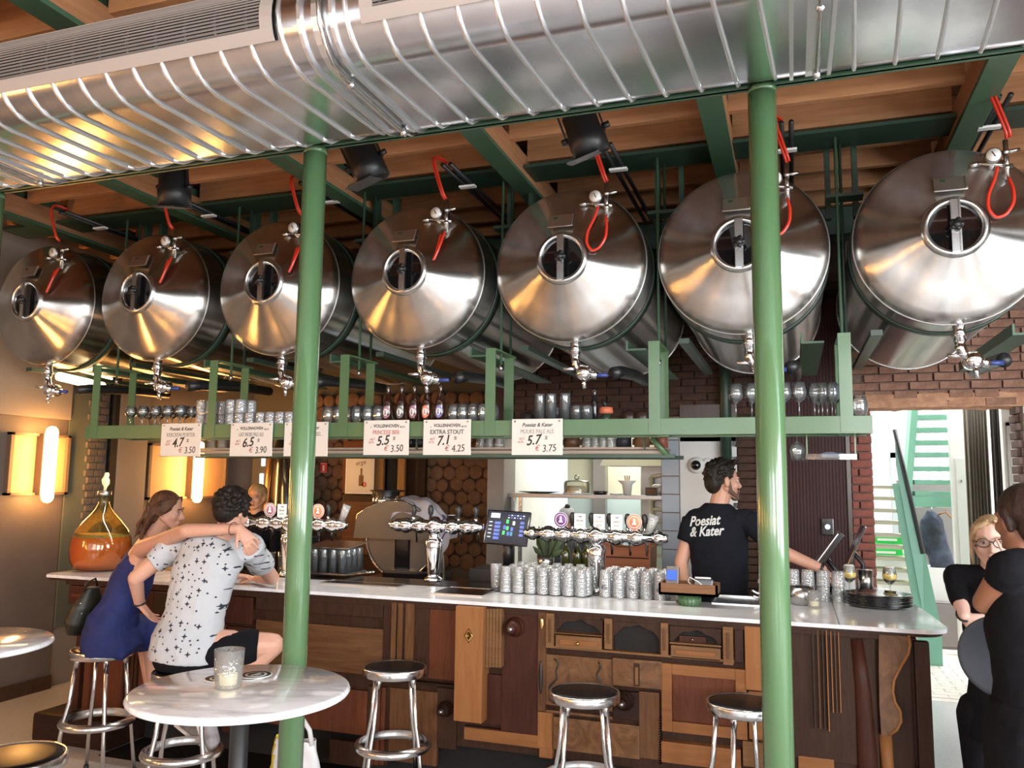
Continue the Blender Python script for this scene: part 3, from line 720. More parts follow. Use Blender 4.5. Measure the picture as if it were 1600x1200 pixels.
# large dark door with orange bottom rail and turned knobs
o, (xa, xb, za, zb) = PN(785, 950, 841, 1160, WD['dred'], .02, 'door')
PN(725, 1134, 841, 1160, WD['dred'], .02); 
PN(725, 1136, 862, 1172, WD['orgx'], .028, 'rail'); PN(840, 1112, 861, 1170, WD['org'], .03, 'stile'); PN(725, 1050, 785, 1134, WD['dred'], .014)
def turned(px, py, s=1.0, m=None):
    p = aY(px, py, YF-.02)-BL
    k = MB().lathe([(.052, 0), (.056, .012), (.046, .022), (.040, .030), (.046, .040), (.044, .055), (.030, .068), (.026, .082), (.030, .090), (.024, .104), (.0001, .106)], 24, M.Translation(p) @ M.Rotation(pi/2, 4, 'X') @ M.Scale(s, 4)).obj('turned_knob', m or WD['dred'], bar)
    MB().cyl(p+V((0, -.104*s, 0)), p+V((0, -.110*s, 0)), .014*s).obj('knob_cap', MT['steeld'], k)
turned(806, 979); turned(697, 1107, .8, WD['dkx'])
# secretary unit with three niches
SX0, _, _, _ = pxr(852, 960, 1147, 1040, YF-.05)
def nic(x0, y0, x1, y1, drawer, knob, squig=True):
    xa, xb, za, zb = pxr(x0, y0, x1, y1, YF-.03)
    n = bp((xa, YF-.0, za), (xb, YF+.012, zb), MT['dark'], 'niche', 0)
    # scalloped top plate with open arch below
    N = 14; w = xb-xa; poly = [(xa, zb), (xb, zb)]
    for i in range(N+1):
        u = 1-i/N; poly.append((xa+w*u, zb-.018-.055*abs(2*u-1)**2.2*(1.2 if True else 1)-.006*sin(u*20)))
    MB().prism([(p[0]-BL.x, p[1]-BL.z) for p in poly], YF-.028-BL.y, YF-.016-BL.y).obj('scalloped_valance', WD['dark'], n)
    for a in (xa-.006, xb-.006): MB().b2(V((a, YF-.03, za))-BL, V((a+.012, YF+.01, zb))-BL).obj('divider', WD['dark'], n)
    return xa, xb, za, zb
fr, (fa, fb, fz0, fz1) = PN(852, 1012, 1147, 1032, WD['oak'], .05, 'secretary_rail')
nic(867, 962, 940, 990, 1, 1); nic(957, 970, 1032, 1022, 0, 0); nic(1048, 978, 1125, 1006, 1, 0)
for x0, y0, x1, y1 in ((853, 958, 865, 1013), (944, 966, 956, 1015), (1032, 973, 1044, 1026), (1129, 979, 1146, 1040)):
    o, (xa, xb, za, zb) = PN(x0, y0, x1, y1, WD['oak'], .052, 'pilaster', .003)
    MB().b2(V(((xa+xb)/2-.008, YF-.056, za+.03))-BL, V(((xa+xb)/2+.008, YF-.05, zb-.03))-BL, .002).obj('inset', WD['midz'], o)
for x0, y0, x1, y1, kb in ((868, 992, 940, 1018, 1), (1048, 1008, 1126, 1034, 0)):
    o, (xa, xb, za, zb) = PN(x0, y0, x1, y1, WD['oak'], .05, 'drawer', .003)
    MB().b2(V((xa+.025, YF-.056, za+.022))-BL, V((xb-.025, YF-.05, zb-.022))-BL, .002).obj('drawer_field', WD['orgx'], o)
    if kb: MB().sph(V(((xa+xb)/2, YF-.066, (za+zb)/2))-BL, .010).obj('knob', MT['brass'], o)
o, (xa, xb, za, zb) = PN(1061, 993, 1103, 1006, WD['dred'], .02, 'small_drawer', .003); MB().sph(V(((xa+xb)/2, YF-.026, (za+zb)/2))-BL, .006).obj('knob', MT['brass'], o)
PN(866, 988, 941, 995, WD['oak'], .045, 'shelf_strip'); PN(1046, 1003, 1127, 1012, WD['oak'], .045, 'shelf_strip')
o, (xa, xb, za, zb) = PN(841, 955, 852, 1112, WD['midz'], .035, 'stile')
MB().sph(V(((xa+xb)/2, YF-.04, zb-.065))-BL, (.014, .008, .034)).obj('escutcheon', MT['brass'], o)
MB().sph(V(((xa+xb)/2-.004, YF-.04, zb-.36))-BL, (.012, .008, .09)).obj('black_pull', MT['black'], o)
# walnut panel with wavy dark inlay
o, (xa, xb, za, zb) = PN(852, 1022, 957, 1112, WD['burl'], .025)
for s_ in (0.14, .80):
    pts = [(xa+(xb-xa)*s_+.010*sin(i*.9)-BL.x+(.02*sin(i*.35) if s_ < .5 else 0), YF-.028-BL.y, zb-.02-(zb-za)*.75*i/16-BL.z) for i in range(17)]
    MB().tube(pts, .0045, 6).obj('wavy_inlay', MT['black'], o)
o, (xa, xb, za, zb) = PN(957, 1028, 1034, 1078, WD['burl'], .04, 'drawer')
q = MB().b2(V(((xa+xb)/2-.016, YF-.046, (za+zb)/2-.065))-BL, V(((xa+xb)/2+.016, YF-.04, (za+zb)/2+.055))-BL, .003).obj('keyhole_plate', WD['dark'], o)
MB().b2(V(((xa+xb)/2-.008, YF-.050, (za+zb)/2-.055))-BL, V(((xa+xb)/2+.008, YF-.045, (za+zb)/2+.035))-BL, .003).obj('plate_inset', WD['oak'], o)
PN(958, 1079, 998, 1127, WD['dkx'], .02); turned(976, 1094, .95, WD['dkx'])
PN(998, 1080, 1031, 1188, WD['midz'], .022)
PN(852, 1113, 957, 1120, WD['burl'], .02, 'rail')
PN(843, 1113, 863, 1186, WD['org'], .025, 'stile')
PN(864, 1120, 999, 1187, WD['burl'], .03, 'panel')
for i in range(18): PN(1029, 1122+i*4.2, 1033, 1124+i*4.2, WD['dkx'], .032, 'dovetail', 0)
# frame and panel door right
raised(1033, 1036, 1168, 1157, WD['orgx'], WD['red'], .03, .055)
PN(1033, 1158, 1158, 1206, WD['orgx'], .04, 'drawer'); PN(1160, 1158, 1235, 1206, WD['oak'], .04, 'drawer'); PN(1033, 1207, 1235, 1240, WD['orgx'], .03, 'drawer')
PN(1147, 975, 1162, 1036, WD['dark'], .02, 'stile'); PN(1163, 978, 1191, 1080, WD['org'], .035, 'stile'); PN(1169, 1080, 1192, 1157, WD['orgx'], .03, 'stile'); PN(1192, 980, 1240, 1190, WD['dark'], .01)
# right end: dark board, moulded strips, smooth rounded board
PN(1236, 984, 1375, 1200, WD['dark'], .012)
for x0, x1, yb, m in ((1268, 1276, 1138, 'dark'), (1276, 1284, 1139, 'midz'), (1284, 1290, 1140, 'midz'), (1290, 1297, 1143, 'org'), (1297, 1303, 1114, 'org'), (1303, 1309, 1114, 'midz'), (1309, 1315, 1114, 'org')):
    PN(x0, 985, x1, yb, WD[m], .05 if x0 > 1283 and x0 < 1297 else .035, 'moulded_strip', .0008)
PN(1247, 1181, 1304, 1215, WD['orgx'], .02, 'board')
# rounded standing board
p0 = aY(1345, 990, YF-.02); p1 = aY(1372, 1188, YF-.02)
MB().loft([((p0.x-.02-BL.x, YF-.005-BL.y, 1.03), .030, .025), ((p0.x+.0-BL.x, YF-.005-BL.y, .80), .038, .03), ((p0.x+.01-BL.x, YF-.005-BL.y, .45), .05, .03), ((p0.x+.01-BL.x, YF-.005-BL.y, .30), .045, .03)], 20, (1, 0, 0)).obj('rounded_board', WD['dred'], bar)
# scroll bracket at the right corner
def scroll():
    P = [(1372, 990), (1372, 1050), (1373, 1100), (1376, 1146), (1388, 1146), (1400, 1138), (1407, 1124), (1406, 1108), (1398, 1095), (1394, 1078), (1396, 1060), (1406, 1040), (1418, 1020), (1421, 1005), (1419, 990)]
    Y = YF+.00
    q = [aY(x, y, Y) for x, y in P]; poly = [(p.x-BL.x, p.z) for p in q]
    b = MB().prism(poly, Y-.04-BL.y, Y+.12-BL.y).obj('scroll_bracket', WD['burl'], bar)
    band = [aY(x, y, Y) for x, y in P[4:]]
    vs = []; fs = []
    for p in band: vs += [(p.x-BL.x+.004, Y-.046-BL.y, p.z), (p.x-BL.x+.006, Y+.125-BL.y, p.z)]
    for i in range(len(band)-1): fs.append((2*i, 2*i+1, 2*i+3, 2*i+2))
    o = MB().add(vs, fs, True).obj('scroll_face', WD['org'], b); s = o.modifiers.new('s', 'SOLIDIFY'); s.thickness = .012; bake(o)
scroll()
p = aY(1383, 1146, YF+.01)-BL
MB().cyl(p, (p.x+.01, p.y, .30), .032, .026).obj('turned_leg', WD['org'], bar)
MB().cyl((p.x+.01, p.y, .30), (p.x+.012, p.y, .20), .034, .03).obj('leg_foot', WD['dkx'], bar)
# right side of the bar, running back
MB().b2(V((.30, YF+.03, .16))-BL, V((.52, 5.10, 1.04))-BL).b2(V((-.08, 5.05, 0))-BL, V((.50, 6.15, 1.06))-BL).obj('end_carcass', WD['dark'], bar)
MB().b2(V((.515, YF+.06, .06))-BL, V((.56, 6.12, 1.04))-BL, .01).obj('end_panel', WD['dred'], bar)
MB().b2(V((.54, YF+.02, .06))-BL, V((.61, YF+.08, 1.03))-BL, .01).obj('corner_post', WD['dark'], bar)
MB().b2(V((.50, YF-.0, .40))-BL, V((.62, YF+.05, .425))-BL, .006).obj('ledge', WD['dark'], bar)
# ---------------------------------------------------------------- marble top
def worktop():
    x0, x1 = -5.06, .70; y0, y1 = 4.50, 5.42
    y1 = 6.2
    poly = [(x0+.05, y0), (x0, y0+.08), (x0, 5.05), (-3.9, 5.05), (-3.9, 5.02), (-.5, 5.02), (-.5, 5.0), (-.13, 5.0), (-.13, y1), (x1-.12, y1), (x1-.06, 5.3)][::-1]+[]
    poly = [(x0+.05, y0), (x0, y0+.08), (x0, 5.02), (-.13, 5.02), (-.13, y1), (x1-.12, y1), (x1-.02, 5.15)]
    for i in range(9):
        a = -pi/2*i/8; poly.append((x1-.14+.14*cos(a)*1.0, y0+.14+.30*0+.14*sin(a)))
    top = tag(MB().prismz(poly, 1.08, 1.10).obj('marble_worktop', MT['counter']), 'long white marble bar top with a rounded right end', 'worktop')
    MB().prismz([(p[0]+(.012 if p[0] < -4 else -.02 if p[0] > .3 else 0), p[1]+(.015 if p[1] < 4.8 else -.01)) for p in poly], 1.062, 1.0795).obj('edge_board', WD['dark'], top)
    MB().b2((.195, 4.5005, 1.1002), (.199, 6.1, 1.1008)).obj('joint_line', MT['steeld'], top)
worktop()
# steel work bench behind the marble
bn = thing('bar_sink_bench', 'dark stainless steel work bench set behind the marble bar top', 'bench', (-2.2, 5.2, 0))
def Bn(x, y, z): return (x+2.2, y-5.2, z)
MB().b2(Bn(-4.9, 5.03, 1.02), Bn(-.14, 5.45, 1.085)).obj('bench_top', mat('dark_bench_steel', (.10, .10, .105), .2, 1), bn)
MB().b2(Bn(-4.85, 5.16, .1), Bn(-.2, 5.44, 1.02)).obj('bench_body', MT['steeld'], bn)
MB().b2(Bn(-.48, 4.985, 1.086), Bn(-.14, 5.36, 1.096)).b2(Bn(-.48, 4.985, 1.09), Bn(-.47, 5.36, 1.105)).b2(Bn(-.15, 4.985, 1.09), Bn(-.14, 5.36, 1.105)).b2(Bn(-.48, 4.985, 1.09), Bn(-.14, 4.995, 1.105)).b2(Bn(-.48, 5.35, 1.09), Bn(-.14, 5.36, 1.105)).obj('sink_basin', MT['steel'], bn)
# back counter
bc = thing('back_counter', 'stainless back counter with dark drawers below the meat slicer', 'counter', (-2.6, 6.6, 0))
MB().b2((-.95, -.25, 0), (.78, .25, .1)).obj('plinth', MT['black'], bc)
MB().b2((-1.05, -.35, .905), (.83, .30, .925), .003).obj('counter_top', MT['steel'], bc)
MB().b2((-1.0, -.30, .80), (.81, .30, .90)).b2((-1.0, -.30, .1), (.81, .28, .79)).obj('counter_body', mat('dark_fridge', (.02, .02, .022), .35), bc)
MB().b2((-1.0, -.32, .79), (.81, -.3, .80)).b2((-1.0, -.32, .86), (.81, -.3, .875)).obj('drawer_trim', MT['steel'], bc)

fm = tag(MB().b2((-4.3, 4.36, 0), (.45, 4.76, .003)).obj('plinth_shade', mat('plinth_shade_dark', (.010, .008, .007), .9, spec=.1)), 'dark painted strip of plinth shade along the foot of the bar', 'mat')  # thin dark sheet standing in for the shadow below the bar
# ================================================================ wall lamps and strip lights
MT['lamp'] = mat('warm_tube', (1, .7, .3), .4, emit=(1, .47, .12), es=75)
MT['strip'] = mat('warm_strip', (1, .8, .5), .4, emit=(1, .74, .38), es=9)
MT['framed'] = mat('lamp_frame_brown', (.11, .075, .055), .5)
MT['lampback'] = mat('lamp_back_beige', (.42, .26, .14), .55)
def wall_lamp(y0, y1, z0, z1, lab, x=-6.03, sgn=1, yc=None):
    """board with a frame on the wall and a vertical glass tube standing off it; faces +X when sgn=1"""
    yc = (y0+y1)/2 if yc is None else yc; zc = (z0+z1)/2
    t = thing('wall_lamp', lab, 'lamp', (x, yc, zc), 0, 'tube wall lamps')
    f = MB()
    for a, b_ in (((0, y0, z0), (.05, y0+.03, z1)), ((0, y1-.03, z0), (.05, y1, z1)), ((0, y0, z0), (.05, y1, z0+.02)), ((0, y0, z1-.02), (.05, y1, z1))):
        f.b2((a[0]*sgn, a[1]-yc, a[2]-zc), (b_[0]*sgn, b_[1]-yc, b_[2]-zc))
    f.obj('frame', MT['framed'], t)
    MB().b2((.004*sgn, y0-yc+.03, z0-zc+.02), (.02*sgn, y1-yc-.03, z1-zc-.02)).obj('back_board', MT['lampback'], t)
    MB().b2((.02*sgn, -.03, z0-zc), (.10*sgn, .03, z1-zc)).obj('centre_bar', MT['framed'], t)
    g = MB(); g.cap((.15*sgn, 0, -.27), .048, (.15*sgn, 0, .27), .048, 20); g.obj('glass_tube', MT['lamp'], t)
    return t
wall_lamp(4.94, 5.52, 1.63, 2.14, 'glowing vertical tube wall lamp left of the orange carboy')
wall_lamp(6.46, 7.64, 1.57, 2.12, 'glowing vertical tube wall lamp behind the heads of the seated couple')
for y, nm in ((2.4, 'nearest'), (-.2, 'second'), (-2.8, 'third')): wall_lamp(y-.5, y+.5, 1.58, 2.12, nm+' glowing tube wall lamp on the left wall outside the picture')
def front_lamp(x, nm):
    t = wall_lamp(-.35, .35, 1.58, 2.12, nm+' glowing tube wall lamp between the front windows outside the picture', x=0, yc=0)
    t.location = (x, -4.48, 1.85); t.rotation_euler = (0, 0, pi/2)
for x, nm in ((-5.7, 'first'), (-2.7, 'second'), (.3, 'third'), (3.6, 'fourth')): front_lamp(x, nm)
def pendant(x, y, lab):
    t = thing('pendant_lamp', lab, 'lamp', (x, y, 2.4), 0, 'pendant lamps outside the picture')
    MB().tube([(0, 0, .16), (0, 0, 1.66)], .006).obj('cord', MT['black'], t)
    MB().lathe([(.03, .16), (.05, .13), (.17, .0)], 24, None, False).obj('shade', MT['black'], t)
    MB().sph((0, 0, .03), .055, 16, 10).obj('bulb', MT['lamp'], t)
for x, y, nm in ((-3.4, -1.4, 'left'), (-.6, -1.6, 'middle'), (2.4, -1.2, 'right')): pendant(x, y, nm+' black shaded pendant bulb hanging outside the picture')
# strip lights under the tanks at the far left
for i, (a, b_, lab) in enumerate((((92, 588), (160, 604), 'bright strip light under the leftmost tank'), ((118, 578), (175, 592), 'thin glowing strip under the leftmost tank'))):
    A = aY(*a, 5.0+.3*i); B = aY(*b_, 5.0+.3*i)
    t = tag(MB().tube([(0, 0, 0), tuple(B-A)], .035 if i == 0 else .008, 10).obj('strip_light', MT['strip']), lab, 'light'); t.location = A
# glowing strips standing in for a fluorescent tube's reflection on the rear wall
for i, (px, y0, y1) in enumerate(((412, 712, 728), (409, 740, 758))):
    A = aY(px, y0, 8.15); B = aY(px, y1, 8.15)
    t = tag(MB().b2((-.02, -.02, 0), (.02, 0, (A-B).z)).obj('tube_reflection', mat('reflection_glow', (.8, .85, .9), .5, emit=(.85, .92, 1), es=2.2)), ('upper', 'lower')[i]+' painted tube light reflection on the dark rear wall', 'window'); t.location = B  # not a window: glowing strip standing in for the tube's reflection
# ================================================================ spotlights under the beam
def spot(px, py, s, rx, ry, lab):
    p = aY(px, py, 3.38)
    t = thing('stage_spotlight', lab, 'spotlight', p, 0, 'black stage spotlights'); R = M.Rotation(ry, 4, 'Y') @ M.Rotation(rx, 4, 'X')
    b = MB().lathe([(.06, .11), (.075, .09), (.078, .0), (.085, -.01), (.085, -.10), (.08, -.10), (.078, -.02)], 24, R, False).lathe([(.0001, .115), (.06, .11)], 24, R, False)
    b.obj('can', MT['black'], t)
    MB().lathe([(.0001, -.04), (.077, -.04)], 24, R, False).obj('lens', MT['blackg'], t)
    k = MB()
    for sx in (-1, 1): k.add(*_bx((sx*.088-.004, -.008, -.02), (sx*.088+.004, .008, .14)), False, R)
    k.add(*_bx((-.092, -.008, .13), (.092, .008, .14)), False, R); k.cyl(R @ V((-.11, 0, 0)), R @ V((-.08, 0, 0)), .014); k.cyl(R @ V((.08, 0, 0)), R @ V((.115, 0, 0)), .014)
    k.obj('yoke', MT['black'], t)
    MB().cyl(R @ V((0, 0, .13)), V((0, -.01, .20)), .014).cyl((0, -.01, .18), (0, -.01, 3.84-p.z), .012).obj('clamp', MT['steeld'], t)
    MB().box((0, .0, -.112), (.15, .15, .006), R.to_3x3()).obj('filter_frame', MT['black'], t)
    return t
def _bx(a, b_):
    q = MB().b2(a, b_); return q.v, q.f
spot(272, 292, 1, .25, .1, 'black can spotlight hanging left of the left green column')
spot(571, 252, 1, .3, -.35, 'black can spotlight hanging just right of the left green column')
spot(914, 209, 1, .35, -.3, 'black can spotlight hanging below the duct in the middle')
# ================================================================ stools
def make_stool():
    t = thing('bar_stool', '', 'stool'); H = .76; R = .178
    s = MB().lathe([(.0001, H), (.13, H-.001), (.158, H-.006), (.162, H-.014), (.16, H-.02)], 40, None, False); s.obj('seat', MT['seat'], t)
    MB().lathe([(R-.012, H-.006), (R-.004, H-.002), (R, H-.008), (R, H-.045), (R-.006, H-.05), (R-.012, H-.046), (R-.012, H-.006)], 40, None, False).obj('seat_band', MT['alu'], t)
    for i in range(4):
        a = pi/4+i*pi/2; c, s_ = cos(a), sin(a)
        q = MB(); q.tube([(c*.135, s_*.135, H-.04), (c*.16, s_*.16, H-.3), (c*.185, s_*.185, .35), (c*.225, s_*.225, .012)], .0125, 10)
        q.loft([((c*.128, s_*.128, H-.03), .022, .02), ((c*.138, s_*.138, H-.10), .014, .014)], 8, (1, 0, 0))
        l = q.obj('leg', MT['alu'], t)
        MB().cyl((c*.226, s_*.226, .0), (c*.225, s_*.225, .018), .016).obj('rubber_foot', MT['black'], l)
    MB().lathe([(.186, .36), (.206, .352), (.214, .334), (.206, .318), (.186, .312), (.196, .330), (.186, .36)], 48, None, False).obj('foot_ring', MT['alu'], t)
    return t
st0 = make_stool()
ST = [((160, 1012), .2, 'aluminium bar stool under the woman in the blue dress'), ((292, 1046), .5, 'aluminium bar stool under the man in the star print shirt'), ((617, 1040), .55, 'empty black topped bar stool just right of the left green column'),
      ((913, 1078), .35, 'empty black topped bar stool in the middle of the bar front'), ((1162, 1095), .5, 'empty black topped bar stool partly behind the right green column')]
stools = []
for i, (p, rz, lab) in enumerate(ST):
    c = aZ(p[0], p[1], .76)
    t = st0 if i == 0 else dup(st0)
    t['label'] = lab; t['group'] = 'aluminium bar stools'; t.location = (c.x, c.y, 0); t.rotation_euler = (0, 0, rz); stools.append(t)
c = aZ(30, 1180, .76); t = dup(st0, 'bar stool with warm light gleaming on its seat, cut off at the bottom left corner', (c.x-.02, c.y, 0), .3, 'aluminium bar stools')
# ================================================================ round marble tables
def table(c, lab, rz):
    t = thing('round_table', lab, 'table', (c[0], c[1], 0), rz, 'round marble bar tables')
    MB().lathe([(.0001, 1.072), (.335, 1.072), (.354, 1.078), (.358, 1.086), (.354, 1.096), (.346, 1.10), (.0001, 1.10)], 72, None, False).obj('table_top', MT['marble'], t)
    p = MB().lathe([(.03, .07), (.03, .70), (.038, .72), (.048, .74), (.036, .76), (.050, .78), (.052, .80), (.036, .82), (.030, .84), (.030, 1.03), (.05, 1.06)], 24, None, False); p.obj('pedestal', MT['black'], t)
    for i in range(4):
        a = i*pi/2+.5
        MB().tube([(cos(a)*.02, sin(a)*.02, .12), (cos(a)*.12, sin(a)*.12, .08), (cos(a)*.24, sin(a)*.24, .03), (cos(a)*.27, sin(a)*.27, .012)], .02, 8).obj('foot', MT['black'], t)
    MB().lathe([(.0001, 0), (.20, 0), (.20, .01), (.05, .05), (.03, .08)], 32, None, False).obj('base_plate', MT['black'], t)
    MB().b2((-.2, -.03, 1.06), (.2, .03, 1.071)).b2((-.03, -.2, 1.06), (.03, .2, 1.071)).obj('top_cross', MT['black'], t)
    return t
tc = (-1.765, 2.385); table(tc, 'round white marble bar table with a candle glass in front of the left green column', .3)
c2 = aZ(42, 1012, 1.1); table((c2.x-.36, c2.y-.02), 'round marble table glowing in warm light, cut off by the left picture edge', .7)
# ================================================================ glass kinds
def lathe_glass(name, prof, m, n=16):
    """wall thickness from an inner profile"""
    return MB().lathe(prof, n, None, False).mesh(name)
def glass_proto(name, outer, th, m, n=16):
    inner = [(max(r-th, .0001), z+(th*1.5 if i == 0 else 0)) for i, (r, z) in enumerate(outer)]
    prof = [(.0001, outer[0][1])]+outer+inner[::-1]+[(.0001, outer[0][1]+th*2.2)]
    o = MB().lathe(prof, n, None, False, m is not MT['cut']).mesh(name); o.materials.append(m); return o
GP = {}
GP['ribbed'] = glass_proto('beer_glass', [(.028, 0), (.031, .01), (.036, .07), (.038, .155)], .0025, MT['cut'], 14)
GP['tumbler'] = glass_proto('tumbler', [(.032, 0), (.036, .01), (.039, .09)], .003, MT['cut'], 14)
GP['tall'] = glass_proto('tall_glass', [(.030, 0), (.031, .01), (.035, .17)], .002, MT['glass'], 18)
GP['short'] = glass_proto('short_glass', [(.030, 0), (.033, .008), (.038, .095)], .002, MT['glass'], 18)
GP['bowl'] = glass_proto('beer_tasting_glass', [(.025, 0), (.038, .02), (.046, .055), (.044, .085), (.036, .12)], .0018, MT['glass'], 18)
def stem_glass(name, h, R, rim, m=None):
    b = MB()
    prof = [(.0001, 0), (.034, 0), (.034, .002), (.012, .006), (.0045, .014), (.004, h*.42), (.010, h*.46), (R*.75, h*.55), (R, h*.68), (R*.98, h*.76), (rim, h), (rim-.0015, h), (R*.98-.002, h*.76), (R-.002, h*.68), (R*.74, h*.56), (.0001, h*.475)]
    o = b.lathe(prof, 20, None, False).mesh(name); o.materials.append(m or MT['glass']); return o
GP['wine'] = stem_glass('wine_glass', .20, .041, .031)
GP['tulip'] = stem_glass('tulip_glass', .15, .042, .034)
def put(kind, x, y, z, label, cat, group, inv_=False, rz=0, name=None):
    o = link(name or GP[kind].name.split('.')[0], GP[kind]); tag(o, label, cat, group); o.location = (x, y, z)
    if inv_:
        h = max(v.co.z for v in GP[kind].vertices); o.rotation_euler = (pi, 0, rz); o.location.z = z+h
    return o
random.seed(21)
ZB = 1.0985+.003
# upturned beer glasses either side of the right tap tower
mat_ = tag(MB().b2((-.33, -.16, 0), (.33, .17, .006), .003).obj('drip_mat', MT['black']), 'black rubber mat under the beer glasses left of the right tap tower', 'mat'); mat_.location = (-1.52, 4.98+.12, 1.1)
for r in range(5):
    for c in range(7):
        put('ribbed', -1.72+c*.080+.02*(r % 2)+random.uniform(-.003, .003), 4.93+r*.078, 1.107, 'ribbed beer glass, %s of the %s row left of the right tap tower' % (ORD[c], ROWN[r]), 'glass', 'upturned beer glasses left of the right tap tower', True, name='beer_glass')
mat2 = tag(MB().b2((-.2, -.17, 0), (.26, .17, .006), .003).obj('drip_mat', MT['steeld']), 'grey mat under the beer glasses right of the right tap tower', 'mat'); mat2.location = (-.93, 5.10, 1.1)
MT['emblem'] = mat('dark_emblem', (.03, .03, .035), .4)
for r in range(4):
    for c in range(5):
        g = put('ribbed', -1.10+c*.083+.012*(r % 2), 4.98+r*.080, 1.107, 'ribbed beer glass, %s of the %s row right of the right tap tower' % (ORD[c], ROWN[r]), 'glass', 'upturned beer glasses right of the right tap tower', True, name='beer_glass')
        if (r+c) % 2 == 0 and r < 2:
            e = MB().lathe([(.0001, 0), (.011, 0), (.011, .001), (.0001, .001)], 14, M.Translation((0, .0355, .10)) @ M.Rotation(pi/2, 4, 'X'), False).lathe([(.013, 0), (.016, 0), (.016, .001)], 14, M.Translation((0, .0355, .10)) @ M.Rotation(pi/2, 4, 'X'), False).obj('printed_emblem', MT['emblem'], g)
# rack of glasses behind the left column
rk = tag(MB().b2((-.16, -.16, 0), (.16, .16, .012), .003).obj('glass_tray', MT['steeld']), 'grey tray of upturned glasses right of the left green column', 'tray'); rc = aZ(515, 897, 1.1); rk.location = (rc.x, rc.y+.10, 1.1)
for r in range(4):
    for c in range(4):
        put('tall', rc.x-.118+c*.078, rc.y-.018+r*.078, 1.113, 'upturned tall glass, %s of the %s row on the grey glass tray' % (ORD[c], ROWN[r]), 'glass', 'upturned glasses right of the left column', True)
sl_ = tag(MB().box((0, 0, 0), (.36, .30, .006), M.Rotation(.10, 3, 'X')).obj('rack_lid', MT['steel']), 'thin tilted metal plate lying on the glasses right of the left green column', 'plate'); sl_.location = (rc.x, rc.y+.10, 1.308)
c = aZ(420, 905, 1.1)
for i in range(5): put('tall', c.x-.15+i*.075, c.y+.22+(i % 2)*.05, 1.09, ORD[i]+' clear glass from the left behind the elbow of the seated man', 'glass', 'glasses behind the man at the bar')
c = aZ(775, 919, 1.1); put('ribbed', c.x, c.y, 1.1, 'single ribbed glass standing on the steel drip tray', 'glass', None, name='ribbed_glass')
# steel drip trays
def drip(x0, x1, y0, y1, lab):
    t = thing('drip_tray', lab, 'tray', ((x0+x1)/2, (y0+y1)/2, 1.1)); w, d = (x1-x0)/2, (y1-y0)/2
    MB().b2((-w, -d, 0), (w, d, .006)).obj('tray_plate', mat('tray_dark', (.03, .03, .032), .18, 1), t)
    MB().b2((-w-.01, -d-.01, 0), (w+.01, -d, .008)).b2((-w-.01, d, 0), (w+.01, d+.01, .008)).b2((-w-.01, -d, 0), (-w, d, .008)).b2((w, -d, 0), (w+.01, d, .008)).obj('rim', MT['steel'], t)
drip(-2.12, -1.80, 4.70, 5.0, 'dark steel drip tray with a bright rim in front of the middle tap tower'); drip(-3.0, -2.45, 4.86, 5.0, 'long dark drip tray between the left column and the middle tap tower')
